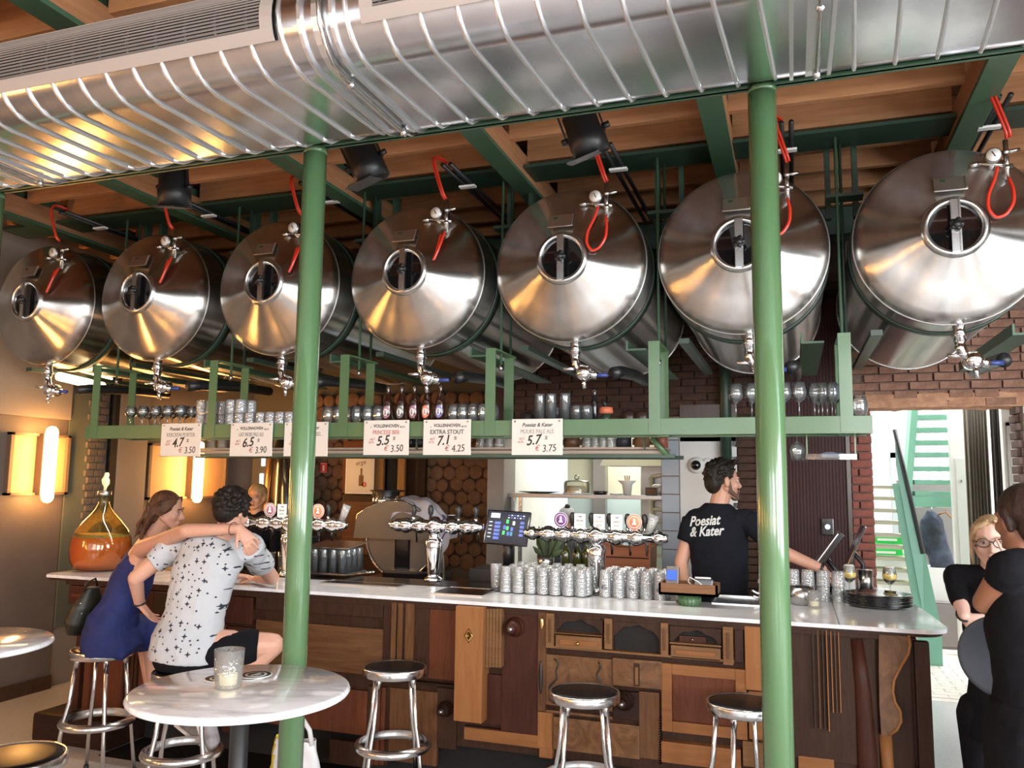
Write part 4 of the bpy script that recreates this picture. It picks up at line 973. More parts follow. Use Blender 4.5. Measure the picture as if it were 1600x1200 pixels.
# ================================================================ tap towers
def glow(): pass
BADGE = {'purple': (.14, .04, .20), 'orange': (.75, .20, .10), 'mauve': (.32, .14, .20), 'white': (.75, .75, .72), 'pink': (.75, .55, .60)}
BM = {k: mat('badge_'+k, v, .35) for k, v in BADGE.items()}
def tower(px, py, xl, xr, zc, rz, joints, badges, handles, lab):
    b = aZ(px, py, 1.1); t = thing('beer_tap_tower', lab, 'beer tap', (b.x, b.y, 1.1), rz, 'chrome beer tap towers'); h = zc-1.1
    MB().lathe([(.0001, 0), (.062, 0), (.066, .012), (.055, .026), (.036, .034), (.042, .05), (.046, .09), (.060, .22), (.064, .265), (.050, .29), (.034, .298), (.044, .312), (.034, .325), (.048, h-.03), (.03, h)], 32, None, False).obj('column', MT['chrome'], t)
    MB().cyl((xl, 0, h), (xr, 0, h), .034, n=20).obj('cross_pipe', MT['chrome'], t)
    for x in joints:
        R = M.Translation((x, 0, h)) @ M.Rotation(pi/2, 4, 'Y')
        s = 1.25 if abs(x) < .01 else 1
        MB().lathe([(.034, -.05*s), (.044, -.042*s), (.040, -.034*s), (.052*s, -.018*s), (.055*s, 0), (.052*s, .018*s), (.040, .034*s), (.044, .042*s), (.034, .05*s)], 24, R, False).obj('joint', MT['chrome'], t)
    for x, end in ((xl, -1), (xr, 1)):
        R = M.Translation((x, 0, h)) @ M.Rotation(pi/2*end, 4, 'Y')
        MB().lathe([(.034, 0), (.046, .012), (.042, .04), (.026, .058), (.030, .066), (.022, .082), (.0001, .086)], 24, R, False).obj('end_cap', MT['chrome'], t)
    for x in handles:
        hd = MB().lathe([(.010, h+.045), (.010, h+.07), (.018, h+.085), (.021, h+.115), (.014, h+.14), (.0001, h+.146)], 14, M.Translation((x, .02, 0)), False).obj('tap_handle', MT['black'], t)
        MB().cyl((x, .02, h+.03), (x, .02, h+.06), .012).obj('handle_stem', MT['chrome'], hd)
        MB().tube([(x, .03, h-.03), (x, .07, h-.05), (x, .08, h-.12)], .008).obj('spout', MT['chrome'], hd)
    for x, kind in badges:
        if kind in ('white', 'pink'):
            m = MB().box((x, -.02, h+.09), (.075, .004, .095)).obj('badge_card', BM[kind if kind == 'white' else 'white'], t)
            text('TAP', .016, MT['emblem'], m, (x, -.0225, h+.118), FRONT, bold=.0004)
            text({'pink': 'KERCKEN', 'white': 'MUUKE'}[kind] if x != .14 else 'GANTZ', .018, BM['orange'] if kind == 'pink' else MT['emblem'], m, (x, -.0225, h+.092), FRONT, sx=.8)
            text('TROOST', .012, MT['emblem'], m, (x, -.0225, h+.068), FRONT, sx=.9)
        else:
            R = M.Translation((x, -.02, h+.095)) @ M.Rotation(pi/2, 4, 'X')
            m = MB().lathe([(.0001, -.004), (.05, -.004), (.05, .004), (.0001, .004)], 28, R, False).obj('round_badge', BM[kind], t)
            MB().lathe([(.034, .0042), (.036, .0052), (.038, .0042)], 28, R, False).lathe([(.047, .0042), (.0485, .0056), (.05, .0042)], 28, R, False).obj('badge_ring', BM['white'], m)
            MB().prism([(x-.016, h+.078), (x+.016, h+.078), (x+.006, h+.095), (x+.007, h+.108), (x, h+.122), (x-.007, h+.108), (x-.006, h+.095)], -.0262, -.0245).obj('badge_figure', BM['white'], m)
        MB().cyl((x, 0, h+.03), (x, -.01, h+.06), .012).obj('badge_stem', MT['chrome'], m)
    return t
tw1 = tower(932, 925, -.42, .38, 1.452, -.09, [-.33, -.22, -.10, 0, .13, .26], [(-.235, 'purple'), (-.105, 'white'), (.025, 'pink'), (.14, 'white'), (.255, 'orange')], [-.17, -.04, .08, .20, .31], 'chrome beer tap tower with five badges on the right part of the bar')
tw2 = tower(677, 908, -.26, .28, 1.475, 0, [-.22, -.11, 0, .14, .25], [], [-.17, -.04, .17, .30], 'short chrome beer tap tower with four black handles in the middle of the bar')
tw3 = tower(450, 900, -.33, .38, 1.47, 0, [-.22, -.10, 0, .12, .24, .36], [(-.16, 'mauve'), (-.06, 'white'), (.24, 'orange')], [-.20, -.11, 0, .19, .30], 'chrome beer tap tower mostly hidden behind the left green column')
for (x, h, par, z) in ((.36, .352, tw1, 0), (.44, .37, tw3, 0)):
    g = MB().loft([((x-.02, 0, h+.03), .022, .022), ((x+.02, 0, h+.14), .032, .026)], 8, (1, 0, 0)).obj('clear_tap_handle', MT['cut'], par)
# ================================================================ price signs on the shelf rail
SIGNS = [((253, 662), (312, 713), 'pk', 'KERCKEN PORTER', '4.7', '3.50', (.25, .23, .20), 'leftmost white price sign, with a 4.7 percent beer at 3.50'),
         ((361, 661), (424, 713), 'v', 'LAST INDIES PALE ALE', '6.5', '3.90', (.25, .23, .20), 'second white price sign from the left, with a 6.5 percent beer'),
         ((445, 660), (511, 713), 'pk', 'KERCKEN DUBBEL', '', '', (.25, .23, .20), 'white price sign mostly hidden behind the left green column'),
         ((569, 657), (638, 711), 'v', 'PRINCESSE BIER', '5.5', '3.50', (.50, .10, .08), 'white price sign with a red beer name and 5.5 percent'),
         ((662, 656), (735, 711), 'v', 'EXTRA STOUT', '7.1', '4.25', (.10, .10, .10), 'white price sign with a 7.1 percent stout at 4.25'),
         ((800, 655), (879, 711), 'pk', 'MUUKE PALE ALE', '5.7', '3.75', (.30, .28, .25), 'rightmost white price sign, with a 5.7 percent beer at 3.75')]
INK = mat('ink_black', (.02, .02, .02), .5); INKR = mat('ink_red', (.45, .06, .05), .5)
for (a, b_, br, nm, pc, eu, col, lab) in SIGNS:
    A = aY(*a, 4.585); B = aY(*b_, 4.585); w, h = B.x-A.x, A.z-B.z; cx, cz = (A.x+B.x)/2, (A.z+B.z)/2
    t = thing('price_sign', lab, 'sign', (cx, 4.585, cz), 0, 'white price signs on the green shelf rail')
    MB().b2((-w/2, 0, -h/2), (w/2, .005, h/2), .004).obj('sign_board', MT['white'], t)
    for s in (-1, 1): MB().sph((s*(w/2-.02), -.001, h/2-.014), (.006, .004, .006)).obj('screw', MT['steeld'], t)
    y = -.0008; k = h/.215
    if br == 'pk': text('Poesiat & Kater', .032*k, INK, t, (0, y, h*.33), FRONT, 'brand_lettering', shear=.3, bold=.0004, sx=.92)
    else:
        text('VOLLENHOVEN', .028*k, INK, t, (0, y, h*.33), FRONT, 'brand_lettering', shear=.1, bold=.0004, sx=.88); text('v', .016*k, INK, t, (-w*.34, y, h*.30), FRONT, 'brand_lettering'); text('&CO', .016*k, INK, t, (w*.36, y, h*.30), FRONT, 'brand_lettering')
    L_ = len(nm); sz = .037*k; wid = L_*sz*.62; text(nm, sz, mat('ink_name', col, .5), t, (0, y, h*.145), FRONT, 'beer_name', sx=min(1.0, w*.74/wid), bold=.0007 if nm == 'EXTRA STOUT' else 0)
    text('ALC', .020*k, INKR, t, (-w*.30, y, -h*.045), (pi/2, -.15, 0), 'small_lettering', shear=.2); text('VOL', .020*k, INKR, t, (-w*.325, y, -h*.14), (pi/2, -.15, 0), 'small_lettering', shear=.2)
    if pc:
        text(pc, .080*k, INK, t, (-w*.08, y, -h*.10), (pi/2, -.12, 0), 'number', shear=.35, bold=.0014, sx=.9); text('%', .030*k, INK, t, (w*.17, y, -h*.03), FRONT, 'number', shear=.4)
        text('€', .046*k, INKR, t, (w*.0, y, -h*.32), (pi/2, -.06, 0), 'number', shear=.3); text(eu, .060*k, INK, t, (w*.24, y, -h*.32), (pi/2, -.06, 0), 'number', shear=.15, sx=.85)
# ================================================================ bottles and glasses on the shelf
ZS = 2.1485
def bottle(x, y, z, lab, badge, h=.25, r=.031, m=None, group='brown beer bottles on the shelf'):
    t = thing('beer_bottle', lab, 'bottle', (x, y, z), 0, group); k = h/.25
    MB().lathe([(.0001, .004), (r-.004, 0), (r, .006), (r, .13*k), (r*.85, .155*k), (.015, .185*k), (.0125, .2*k), (.0125, .235*k), (.014, .238*k), (.0001, .24*k)], 20, None, False).obj('bottle_body', m or MT['brownglass'], t)
    MB().lathe([(.015, .236*k), (.0145, .248*k), (.0001, .25*k)], 16, None, False).obj('crown_cap', MT['blackg'], t)
    if badge:
        l = MB().loft([((0, -.000, .02), .0001, .0001)]*2, 3)
        vs = []; fs = []; n = 20
        for i in range(n): a = 2*pi*i/n; x_ = .0265*cos(a); z_ = .072*k+.040*sin(a); vs.append((x_, -sqrt(max((r+.0012)**2-x_**2, 0)), z_))
        vs.append((0, -(r+.0012), .072*k))
        for i in range(n): fs.append((i, (i+1) % n, n))
        lb = MB().add(vs, fs, True).obj('bottle_label', badge, t); s = .6
        v2 = [(q[0]*s, min(q[1]*1.0, 0)*.0-(r+.0030)+abs(q[0]*s)*.12, (q[2]-.072*k)*s+.072*k) for i, q in enumerate(vs)]
        MB().add(v2, fs, True).obj('label_medallion', BM['white'], lb)
        MB().prism([(-.007, .056), (.007, .056), (.003, .070), (.004, .080), (0, .092), (-.004, .080), (-.003, .070)], -(r+.0045), -(r+.0035)).obj('medallion_figure', badge, lb)
    return t
MT['brownglass'] = mat('brown_bottle_glass', (.025, .008, .004), .06, coat=.8)
for i, (px, k, nm) in enumerate(((606, 'mauve', 'first'), (627, None, 'second'), (647, 'mauve', 'third'), (667, 'orange', 'fourth'), (688, None, 'fifth'))):
    m = BM[k] if k else (mat('badge_grey', (.12, .13, .12), .4) if i == 1 else mat('badge_blue', (.18, .18, .42), .4))
    x = aY(px, 640, 4.69).x
    bottle(x, 4.69, ZS, '%s brown beer bottle on the shelf from the left, with %s oval label' % (nm, ('a purple', 'a grey', 'a purple', 'an orange', 'a blue')[i]), m)
random.seed(4)
def row(kind, px0, px1, n, y, inv_, label, group, z=ZS, jit=.004, cat='glass', rows=1, dy=.085, stack=1):
    x0 = aY(px0, 645, y).x; x1 = aY(px1, 645, y).x; h = max(v.co.z for v in GP[kind].vertices)
    for r in range(rows):
        for i in range(n):
            for s in range(stack):
                lab_ = (ORD[i]+' '+('' if rows == 1 else ROWN[r]+' row ')+('' if stack == 1 else ('bottom ', 'top ')[s])+label) if n*rows*stack > 1 else label
                put(kind, x0+(x1-x0)*i/max(n-1, 1)+random.uniform(-jit, jit)+(.02 if r % 2 else 0), y+r*dy, z+s*(h+.001), lab_, cat, group, inv_)
row('tulip', 205, 283, 5, 4.70, False, 'small stemmed glass at the left end of the shelf', 'stemmed glasses at the left end of the shelf', rows=3)
row('tumbler', 314, 330, 2, 4.70, True, 'cut tumbler stacked two high beside the second shelf upright', 'stacked tumblers by the second upright', rows=2, stack=2)
row('tumbler', 360, 376, 2, 4.70, True, 'cut tumbler stacked right of the second shelf upright', 'stacked tumblers right of the second upright', rows=2, stack=2)
row('tumbler', 392, 470, 6, 4.70, True, 'low cut tumbler in the row above the hidden price sign', 'low tumblers in a row on the shelf', rows=2)
row('short', 440, 452, 1, 4.86, True, 'clear glass behind the row of low tumblers', 'glasses behind the low tumblers', z=ZS)
row('bowl', 514, 530, 2, 4.70, False, 'tasting glass left of the third shelf upright', 'tasting glasses left of the third upright', rows=2)
row('bowl', 558, 592, 3, 4.72, False, 'round tasting glass left of the beer bottles', 'tasting glasses left of the bottles', rows=2)
row('bowl', 708, 756, 4, 4.72, False, 'round tasting glass right of the beer bottles', 'tasting glasses right of the bottles', rows=2)
row('tall', 844, 861, 2, 4.70, True, 'upturned tall glass above the rightmost price sign', 'upturned tall glasses above the rightmost sign')
row('tall', 882, 883, 1, 4.70, True, 'upturned tall glass standing a little right of the other two', None)
row('short', 853, 870, 2, 4.80, True, 'low upturned glass behind the tall ones', 'low glasses behind the tall ones')
row('short', 901, 916, 2, 4.70, True, 'low upturned glass right of the tall ones', 'low glasses right of the tall ones')
row('wine', 1150, 1175, 2, 4.70, False, 'wine glass on the shelf left of the right green column', 'wine glasses left of the right column', jit=0)
row('wine', 1226, 1249, 2, 4.70, False, 'wine glass on the shelf right of the right green column', 'wine glasses right of the right column', jit=0)
row('wine', 1273, 1300, 3, 4.76, False, 'wine glass crowded behind the rightmost shelf upright', 'wine glasses by the rightmost upright', rows=2)
row('bowl', 1341, 1341, 1, 4.72, False, 'wide clear glass at the right end of the shelf', None)
# things behind on the rear deck: dark pots, spray cap
for px, hgt, col, lab in ((825, .08, (.03, .02, .02), 'dark squat jar behind the tall glasses'), (982, .085, (.03, .012, .01), 'left dark brown pot at the back of the shelf'), (1003, .08, (.035, .016, .012), 'right dark brown pot at the back of the shelf')):
    p = aY(px, 648, 4.90); tag(MB().lathe([(.0001, 0), (.045, 0), (.05, .01), (.05, hgt-.02), (.035, hgt-.008), (.02, hgt), (.0001, hgt)], 20, None, False).obj('jar', mat('jar_dark', col, .35)), lab, 'jar').location = (p.x, 4.90, ZS)
p = aY(947, 648, 4.9); t = thing('spray_bottle', 'small dark bottle with an orange red cap at the back of the shelf', 'bottle', (p.x, 4.9, ZS)); MB().cyl((0, 0, 0), (0, 0, .06), .03).obj('bottle_body', MT['greend'], t); MB().lathe([(.03, .06), (.045, .07), (.04, .10), (.0001, .10)], 16).obj('cap', BM['orange'], t); MB().cyl((0, 0, .10), (-.02, 0, .15), .012).obj('nozzle', MT['black'], t)
p = aY(929, 648, 4.9); bottle(p.x, 4.9, ZS, 'thin dark bottle at the back of the shelf left of the orange cap', None, .22, .022, MT['blackg'], None)
# ================================================================ lower shelf under the rack with pots and glasses
ls = thing('lower_shelf', 'pale lower shelf with jars and glasses behind the green rail', 'shelf', (-2.2, 5.4, 2.005))
MB().b2((-2.45, -.18, 0), (1.42, .18, .014)).b2((-2.45, -.19, -.028), (1.42, -.175, -.008)).obj('board', mat('beige_board', (.36, .28, .23), .5), ls)
MB().b2((-2.5, -.22, -.055), (1.5, -.20, -.03)).b2((-2.5, .18, -.055), (1.5, .22, -.03)).obj('frame', MT['greend'], ls)
MB().tube([(1.46, -.2, -.05), (1.36, -.24, .07)], .022, 4).obj('end_bracket', MT['green'], ls)
for x in (-1.6, -.3, 1.3): MB().b2((x, -.2, .0), (x+.012, -.19, .14)).obj('hanger', MT['greend'], ls)
random.seed(8)
for i, (px, r, h, col, nm) in enumerate(((640, .045, .075, (.02, .02, .025), 'black'), (655, .045, .075, (.02, .02, .025), 'black'), (865, .05, .07, (.03, .02, .018), 'dark'), (893, .055, .075, (.16, .07, .04), 'brown'), (975, .05, .08, (.04, .04, .06), 'grey'), (1003, .05, .085, (.30, .17, .08), 'tan'), (1033, .045, .085, (.30, .09, .05), 'rust'))):
    p = aY(px, 690, 5.35)
    j = tag(MB().lathe([(.0001, 0), (r, 0), (r, h*.85), (r*.8, h), (.0001, h)], 20, None, False).obj('storage_jar', mat('jar_col', col, .4)), ['first black jar on the lower shelf between two price signs', 'second black jar on the lower shelf between two price signs', 'dark jar on the lower shelf right of the rightmost price sign', 'brown jar on the lower shelf', 'grey printed jar on the lower shelf', 'tan jar near the right end of the lower shelf', 'rust coloured jar at the right end of the lower shelf'][i], 'jar'); j.location = (p.x, 5.35, 2.02)
for i, px in enumerate((752, 765, 780, 918, 930, 942, 954)):
    p = aY(px, 690, 5.32); o = put('tumbler', p.x, 5.32, 2.02, ORD[i]+' upturned tumbler from the left on the right half of the lower shelf', 'glass', 'tumblers on the lower shelf', True)
for i, px in enumerate((300, 316, 332, 348, 372, 392, 420)):
    p = aY(px, 690, 5.32); o = put('tumbler', p.x, 5.32, 2.02, ORD[i]+' upturned tumbler from the left on the lower shelf behind the left price signs', 'glass', 'tumblers behind the left price signs', True)
# hanging acrylic tray at the right end
p = aY(1295, 700, 5.0)
ht = thing('hanging_tray', 'clear hanging tray with a blue cloth under the right end of the shelf', 'tray', (p.x, 4.95, 1.93))
MB().b2((-.13, -.2, 0), (.13, .25, .008), .003).obj('tray_plate', MT['glass'], ht)
MB().b2((-.13, -.2, 0), (.13, -.19, .03)).obj('tray_edge', MT['glass'], ht); MB().b2((-.13, .24, 0), (.13, .25, .03)).obj('tray_edge', MT['glass'], ht)
for x in (-.125, .12): MB().b2((x, -.19, .0), (x+.008, -.18, .14)).obj('strap', MT['green'], ht)
blob(MB().box((.03, .03, .022), (.15, .30, .02)).sph((.0, .0, .03), (.05, .08, .02)).sph((.06, .1, .03), (.04, .06, .018)), 'blue_cloth', mat('blue_cloth', (.22, .28, .38), .8), ht, .006, 1)
put('wine', p.x-.17, 4.95, 1.93, 'upturned wine glass hanging at the left of the clear tray', 'glass', None, True)
# ================================================================ carboy of orange liquid
c = aZ(133, 893, 1.1)
cb_ = thing('glass_carboy', 'big round glass carboy half full of orange beer on the left end of the bar', 'carboy', (c.x, c.y+.13, 1.1))
out = [(.13, 0), (.18, .015), (.205, .07), (.215, .15), (.205, .23), (.175, .30), (.13, .36), (.085, .41), (.055, .45), (.038, .49), (.036, .53), (.042, .535), (.042, .55)]
MB().lathe([(.0001, 0)]+out, 48, None, False).obj('glass_body', glassy('carboy_glass', (.93, .86, .55), .03, 1.0, alpha=.03, body=(.8, .65, .2)), cb_)
liq = [(r-.005, z+.006) for r, z in out if z < .235]+[(.196, .245), (.0001, .245)]
MB().lathe([(.0001, .006)]+liq, 48, None, False).obj('orange_liquid', mat('orange_liquid', (.62, .11, .012), .15, c2=(.70, .15, .02), ns=3, emit=(.6, .09, .005), es=.06), cb_)
MB().lathe([(.1955, .244), (.190, .262), (.0001, .257)], 48, None, False).obj('foam_layer', mat('foam_brown', (.30, .20, .06), .9, c2=(.5, .38, .16), ns=60), cb_)
MB().lathe([(.044, .545), (.048, .55), (.048, .578), (.04, .582), (.0001, .582)], 24).obj('stopper', MT['steeld'], cb_)
MB().loft([((0, 0, .58), .010, .010), ((.004, 0, .61), .012, .012), ((.008, 0, .635), .030, .018), ((.002, 0, .665), .034, .020), ((.006, 0, .690), .018, .016), ((.012, 0, .705), .020, .016), ((.010, 0, .72), .012, .012)], 12, (1, 0, 0)).obj('glass_figure', mat('amber_figure', (.80, .72, .42), .2, emit=(.7, .6, .3), es=.25), cb_)
# ================================================================ objects on the marble
c = aZ(1273, 951, 1.1)
MT['cutclear'] = glassy('clear_cut_glass', (.99, .99, .99), .06, .7, .6, 90, .09, (1, 1, 1))
def candle_glass(x, y, z, lab, s=1.0, group='candle glasses'):
    t = thing('candle_glass', lab, 'candle', (x, y, z), 0, group)
    out = [(.036*s, 0), (.040*s, .006), (.044*s, .112*s)]
    g = glass_proto('cut_glass', out, .004, MT['cutclear'], 24); link('glass_cup', g, None, t)
    MB().lathe([(.0001, .012), (.024*s, .012), (.027*s, .04*s), (.0001, .038*s)], 20, None, False).obj('wax', mat('candle_wax', (.85, .80, .50), .5, emit=(1, .85, .4), es=.9), t)
    MB().cyl((0, 0, .038*s), (0, 0, .05*s), .0015).obj('wick', MT['black'], t)
    return t
candle_glass(c.x, c.y+.03, 1.1, 'cut glass candle holder on the right end of the marble bar', .85)
c = aZ(356, 1075, 1.1); candle_glass(c.x, c.y+.0, 1.1005, 'cut glass with a pale candle on the round marble table', 1.12)
c = aZ(857, 927, 1.1); candle_glass(c.x, c.y+.02, 1.1, 'small candle glass in front of the upturned beer glasses', .62)
for i, (px, py, lab) in enumerate(((345, 1060, 'black printed round coaster under the left side of the candle glass'), (388, 1058, 'black printed coaster lying under another right of the candle glass'), (400, 1056, 'topmost black printed coaster right of the candle glass'))):
    c = aZ(px, py, 1.1); t = thing('coaster', lab, 'coaster', (c.x, c.y, 1.1+.0018*i*(1 if i == 2 else .3)), i*.7, 'printed coasters on the round table')
    MB().lathe([(.0001, 0), (.056, 0), (.056, .0014), (.0001, .0014)], 36, None, False).obj('card', MT['whitep'], t)
    MB().lathe([(.038, .0016), (.052, .0016)], 36, None, False).lathe([(.0001, .0016), (.030, .0016)], 36, None, False).obj('print', INK, t)
    MB().b2((-.022, -.004, .0017), (.022, .006, .0019)).b2((-.012, -.014, .0017), (.014, -.009, .0019)).obj('print_mark', MT['whitep'], t)
# payment stand: green ribbed cup, oak box, card terminal and cradle
c = aZ(1076, 947, 1.1)
ps = thing('payment_stand', 'oak box standing on a green ribbed pot on the marble bar', 'stand', (c.x, c.y+.05, 1.1))
MB().lathe([(.0001, 0), (.058, 0)]+[(.062, .004+.05*i) for i in (0, 1)]+[(.0001, .06)], 24, None, False).obj('green_pot', MT['green'], ps)
for i in range(20): a = 2*pi*i/20; MB().cyl((.062*cos(a), .062*sin(a), .002), (.062*cos(a), .062*sin(a), .052), .0035, n=6).obj('rib', MT['green'], ps)
MB().b2((-.165, -.08, .060), (.165, .10, .075)).b2((-.165, -.08, .06), (.165, -.068, .125)).b2((-.165, .088, .06), (.165, .10, .125)).b2((-.165, -.08, .06), (-.152, .1, .125)).b2((.152, -.08, .06), (.165, .1, .125)).obj('oak_box', wood('walnut_box', (.22, .10, .045), (.33, .17, .085), axis='x'), ps)
ct = thing('card_terminal', 'blue screened card payment terminal standing in the oak box', 'card terminal', (c.x-.095, c.y+.04, 1.178)); Rt = M.Rotation(-.35, 3, 'X')
MB().box((0, 0, .06), (.075, .03, .15), Rt, .008).obj('terminal_body', MT['steeld'], ct); MB().box((0, -.028, .09), (.058, .004, .055), Rt).obj('screen', mat('terminal_screen', (.03, .08, .35), .2, emit=(.05, .12, .5), es=.8), ct)
for i, m in enumerate(('red_key', 'yellow_key', 'green_key')): MB().box((-.02+i*.02, -.005, .025), (.016, .006, .012), Rt).obj('key', mat(m, ((.6, .03, .03), (.6, .5, .05), (.05, .4, .1))[i], .4), ct)
MB().box((0, -.012, .048), (.056, .004, .03), Rt).obj('keypad', MT['black'], ct)
pr_ = thing('card_printer', 'small silver and black printer with a white cable in the oak box', 'printer', (c.x+.08, c.y+.04, 1.178))
MB().box((0, 0, .04), (.115, .08, .07), M.Rotation(-.2, 3, 'X'), .012).obj('printer_body', MT['blackg'], pr_); MB().box((0, -.01, .078), (.09, .05, .012), M.Rotation(-.2, 3, 'X'), .004).obj('silver_lid', MT['steel'], pr_)
MB().tube([(-.05, -.045, .03), (-.08, -.05, .06), (-.07, -.055, .085), (-.02, -.055, .06), (.03, -.055, .015)], .003).obj('cable', MT['whitep'], pr_)
# plate stack
c = aZ(1377, 953, 1.1)
for i in range(8):
    p = tag(MB().lathe([(.0001, .0), (.10, .0), (.145, .010), (.152, .013), (.150, .016), (.10, .005), (.0001, .004)], 48, None, False).obj('black_plate', MT['blackg']), 'black plate at level %s of the stack on the right end of the bar' % ('one', 'two', 'three', 'four', 'five', 'six', 'seven', 'eight')[i], 'plate', 'stacked black plates'); p.scale = (1.2, 1.05, 1); p.location = (c.x+random.uniform(-.003, .003), c.y+.14, 1.1005+i*.0085)
# sink tap
c = aZ(1188, 944, 1.1)
tp = thing('sink_tap', 'polished tap with lever arms at the edge of the sink beside the right green column', 'tap', (c.x, c.y+.08, 1.09)); MB().tube([(0, 0, 0), (0, 0, .09), (.0, -.01, .13), (.0, -.05, .15), (0, -.09, .13)], .014, 10).obj('spout', MT['chrome'], tp); MB().tube([(-.0, 0, .05), (-.05, -.02, .08)], .008).obj('lever', MT['chrome'], tp); MB().tube([(0, 0, .03), (-.04, -.03, .045)], .008).obj('lever', MT['chrome'], tp)
# tumblers and steel pot beside it, behind the column on the right
c = aZ(1255, 925, 1.1)
pt = tag(MB().lathe([(.0001, 0), (.06, 0), (.075, .10), (.072, .10), (.058, .006), (.0001, .006)], 28, None, False).obj('steel_bucket', MT['steel']), 'small steel bucket right of the right green column', 'bucket'); q_ = aZ(1247, 948, 1.1); pt.location = (q_.x+.02, q_.y+.10, 1.1)
for i in range(4):
    for s in range(2): put('tumbler', -.02+i*.085, 5.34, 1.10+s*.0915, '%s clear tumbler in the %s layer behind the steel bucket' % (ORD[i], ('lower', 'upper')[s]), 'glass', 'tumblers behind the steel bucket', True)
# tray with two beers and snacks
c = V((.40, 5.60, -.02))
ty = tag(MB().lathe([(.0001, 0), (.17, 0), (.20, .012), (.205, .018), (.197, .018), (.168, .005), (.0001, .005)], 48, None, False).obj('serving_tray', MT['black']), 'round black serving tray with beers and snacks behind the plates', 'tray'); ty.location = (c.x+.06, c.y+.02, 1.101)
def beer_glass(x, y, z, lab):
    t = thing('beer_glass', lab, 'glass', (x, y, z), 0, 'beers on the black tray'); h = .19
    link('glass', GP['beerstem'], None, t)
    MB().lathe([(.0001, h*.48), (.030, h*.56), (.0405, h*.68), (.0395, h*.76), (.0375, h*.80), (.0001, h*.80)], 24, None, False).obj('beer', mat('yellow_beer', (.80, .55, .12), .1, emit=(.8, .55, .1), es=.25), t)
    MB().lathe([(.0375, h*.80), (.033, h*.99), (.025, h*1.03), (.0001, h*1.035), (.0001, h*.80)], 24, None, False).obj('foam', MT['foam'], t)
GP['beerstem'] = stem_glass('stem_glass', .19, .042, .034)
beer_glass(c.x-.09, c.y-.02, 1.106, 'stemmed glass of pale beer at the left of the black tray'); beer_glass(c.x+.14, c.y-.02, 1.106, 'stemmed glass of pale beer at the right of the black tray')
for i, (dx, dy) in enumerate(((-.0, -.05), (.07, -.04))):
    t = thing('toast_snack', ('left', 'right')[i]+' little open snack with green leaves between the two beers', 'snack', (c.x+dx, c.y+dy, 1.107), 0, 'snacks on the black tray')
    blob(MB().sph((0, 0, .012), (.032, .03, .014)).sph((.008, 0, .02), (.02, .018, .014)), 'bread', mat('cream_bread', (.75, .65, .48), .7), t, .004, 1)
    MB().sph((-.004, -.008, .035), (.014, .012, .012)).obj('topping', mat('tomato', (.60, .06, .03) if i == 0 else (.65, .6, .4), .3), t)
    for a in range(5): MB().box((.012*cos(a*1.3), .012*sin(a*1.3), .042), (.022, .010, .0015), M.Rotation(a*1.3, 3, 'Z') @ M.Rotation(.6, 3, 'Y')).obj('leaf', mat('leaf_green', (.05, .16, .03), .5), t)
cn = tag(MB().cyl((0, 0, 0), (0, 0, .15), .048, n=28).obj('steel_canister', MT['steel']), 'satin steel canister behind the beers', 'canister'); cn.location = (c.x+.02, c.y+.22, 1.101)
wb_ = tag(MB().b2((-.07, -.04, 0), (.07, .04, .09), .01).obj('white_box', MT['whitep']), 'small white container left of the steel canister', 'container'); wb_.location = (c.x-.11, c.y+.25, 1.101)
# two point of sale screens seen from the side
for i, (px, py, Y, lab, tl) in enumerate(((1290, 866, 5.75, 'left tilted black till screen seen edge-on beside the maroon door', -.62), (1333, 858, 6.0, 'right thin tilted screen leaning before the brick jamb', -.42))):
    p = aY(px, py, Y); t = thing('till_screen', lab, 'screen', (p.x, Y, 1.10))
    zc = p.z-1.10
    MB().box((0, 0, zc), (.035 if i == 0 else .014, .30, .34), M.Rotation(-tl, 3, 'Y'), .004).obj('screen_body', MT['blackg'], t)
    MB().box((-.02 if i == 0 else .009, 0, zc+.01), (.006, .28, .32), M.Rotation(-tl, 3, 'Y')).obj('silver_back', MT['steel'], t)
    MB().tube([(0, 0, zc-.02), (.06, 0, zc-.1), (.03, 0, .01)], .016).obj('arm', MT['black'], t); MB().b2((-.09, -.09, 0), (.09, .09, .012)).obj('base', MT['black'], t)
# ================================================================ till on the back bar
p = aY(790, 825, 5.75)
ti = thing('till', 'black till touch screen with coloured buttons beside the middle tap tower', 'till', (p.x, 5.75, .0))
MB().b2((-.24, -.1, 0), (.22, .25, 1.0)).obj('cabinet', mat('till_cab', (.02, .02, .02), .5), ti)
MB().b2((-.23, -.14, 1.0), (.20, .2, 1.16), .006).obj('cash_drawer', MT['black'], ti)
MB().cyl((.02, .02, 1.16), (.02, -.0, 1.36), .04).obj('screen_stand', MT['black'], ti)
Rq = M.Rotation(-.30, 3, 'X') @ M.Rotation(.04, 3, 'Y'); pc_ = V((.015, 0, p.z+.0))
sc_ = MB().box(pc_, (.335, .03, .255), Rq, .008).obj('screen_body', MT['blackg'], ti)
def scr(u, v, w, h, m, nm='button'):
    q = pc_+Rq @ V((u, -.017, v)); MB().box(q, (w, .002, h), Rq).obj(nm, m, sc_)
EM = {k: mat('screen_'+k, v, .3, emit=v, es=1.2) for k, v in {'navy': (.003, .004, .014), 'blue': (.08, .12, .45), 'green': (.05, .6, .12), 'white': (.6, .65, .75), 'teal': (.04, .2, .3)}.items()}
q = pc_+Rq @ V((0, -.0155, 0)); MB().box(q, (.315, .001, .235), Rq).obj('display', EM['navy'], sc_)
scr(-.10, .085, .07, .035, EM['white']); 
for i in range(5): scr(-.075, .03-.028*i, .045, .019, EM['blue'])
for i in range(5): scr(-.13, .035-.028*i, .025, .006, EM['white'])
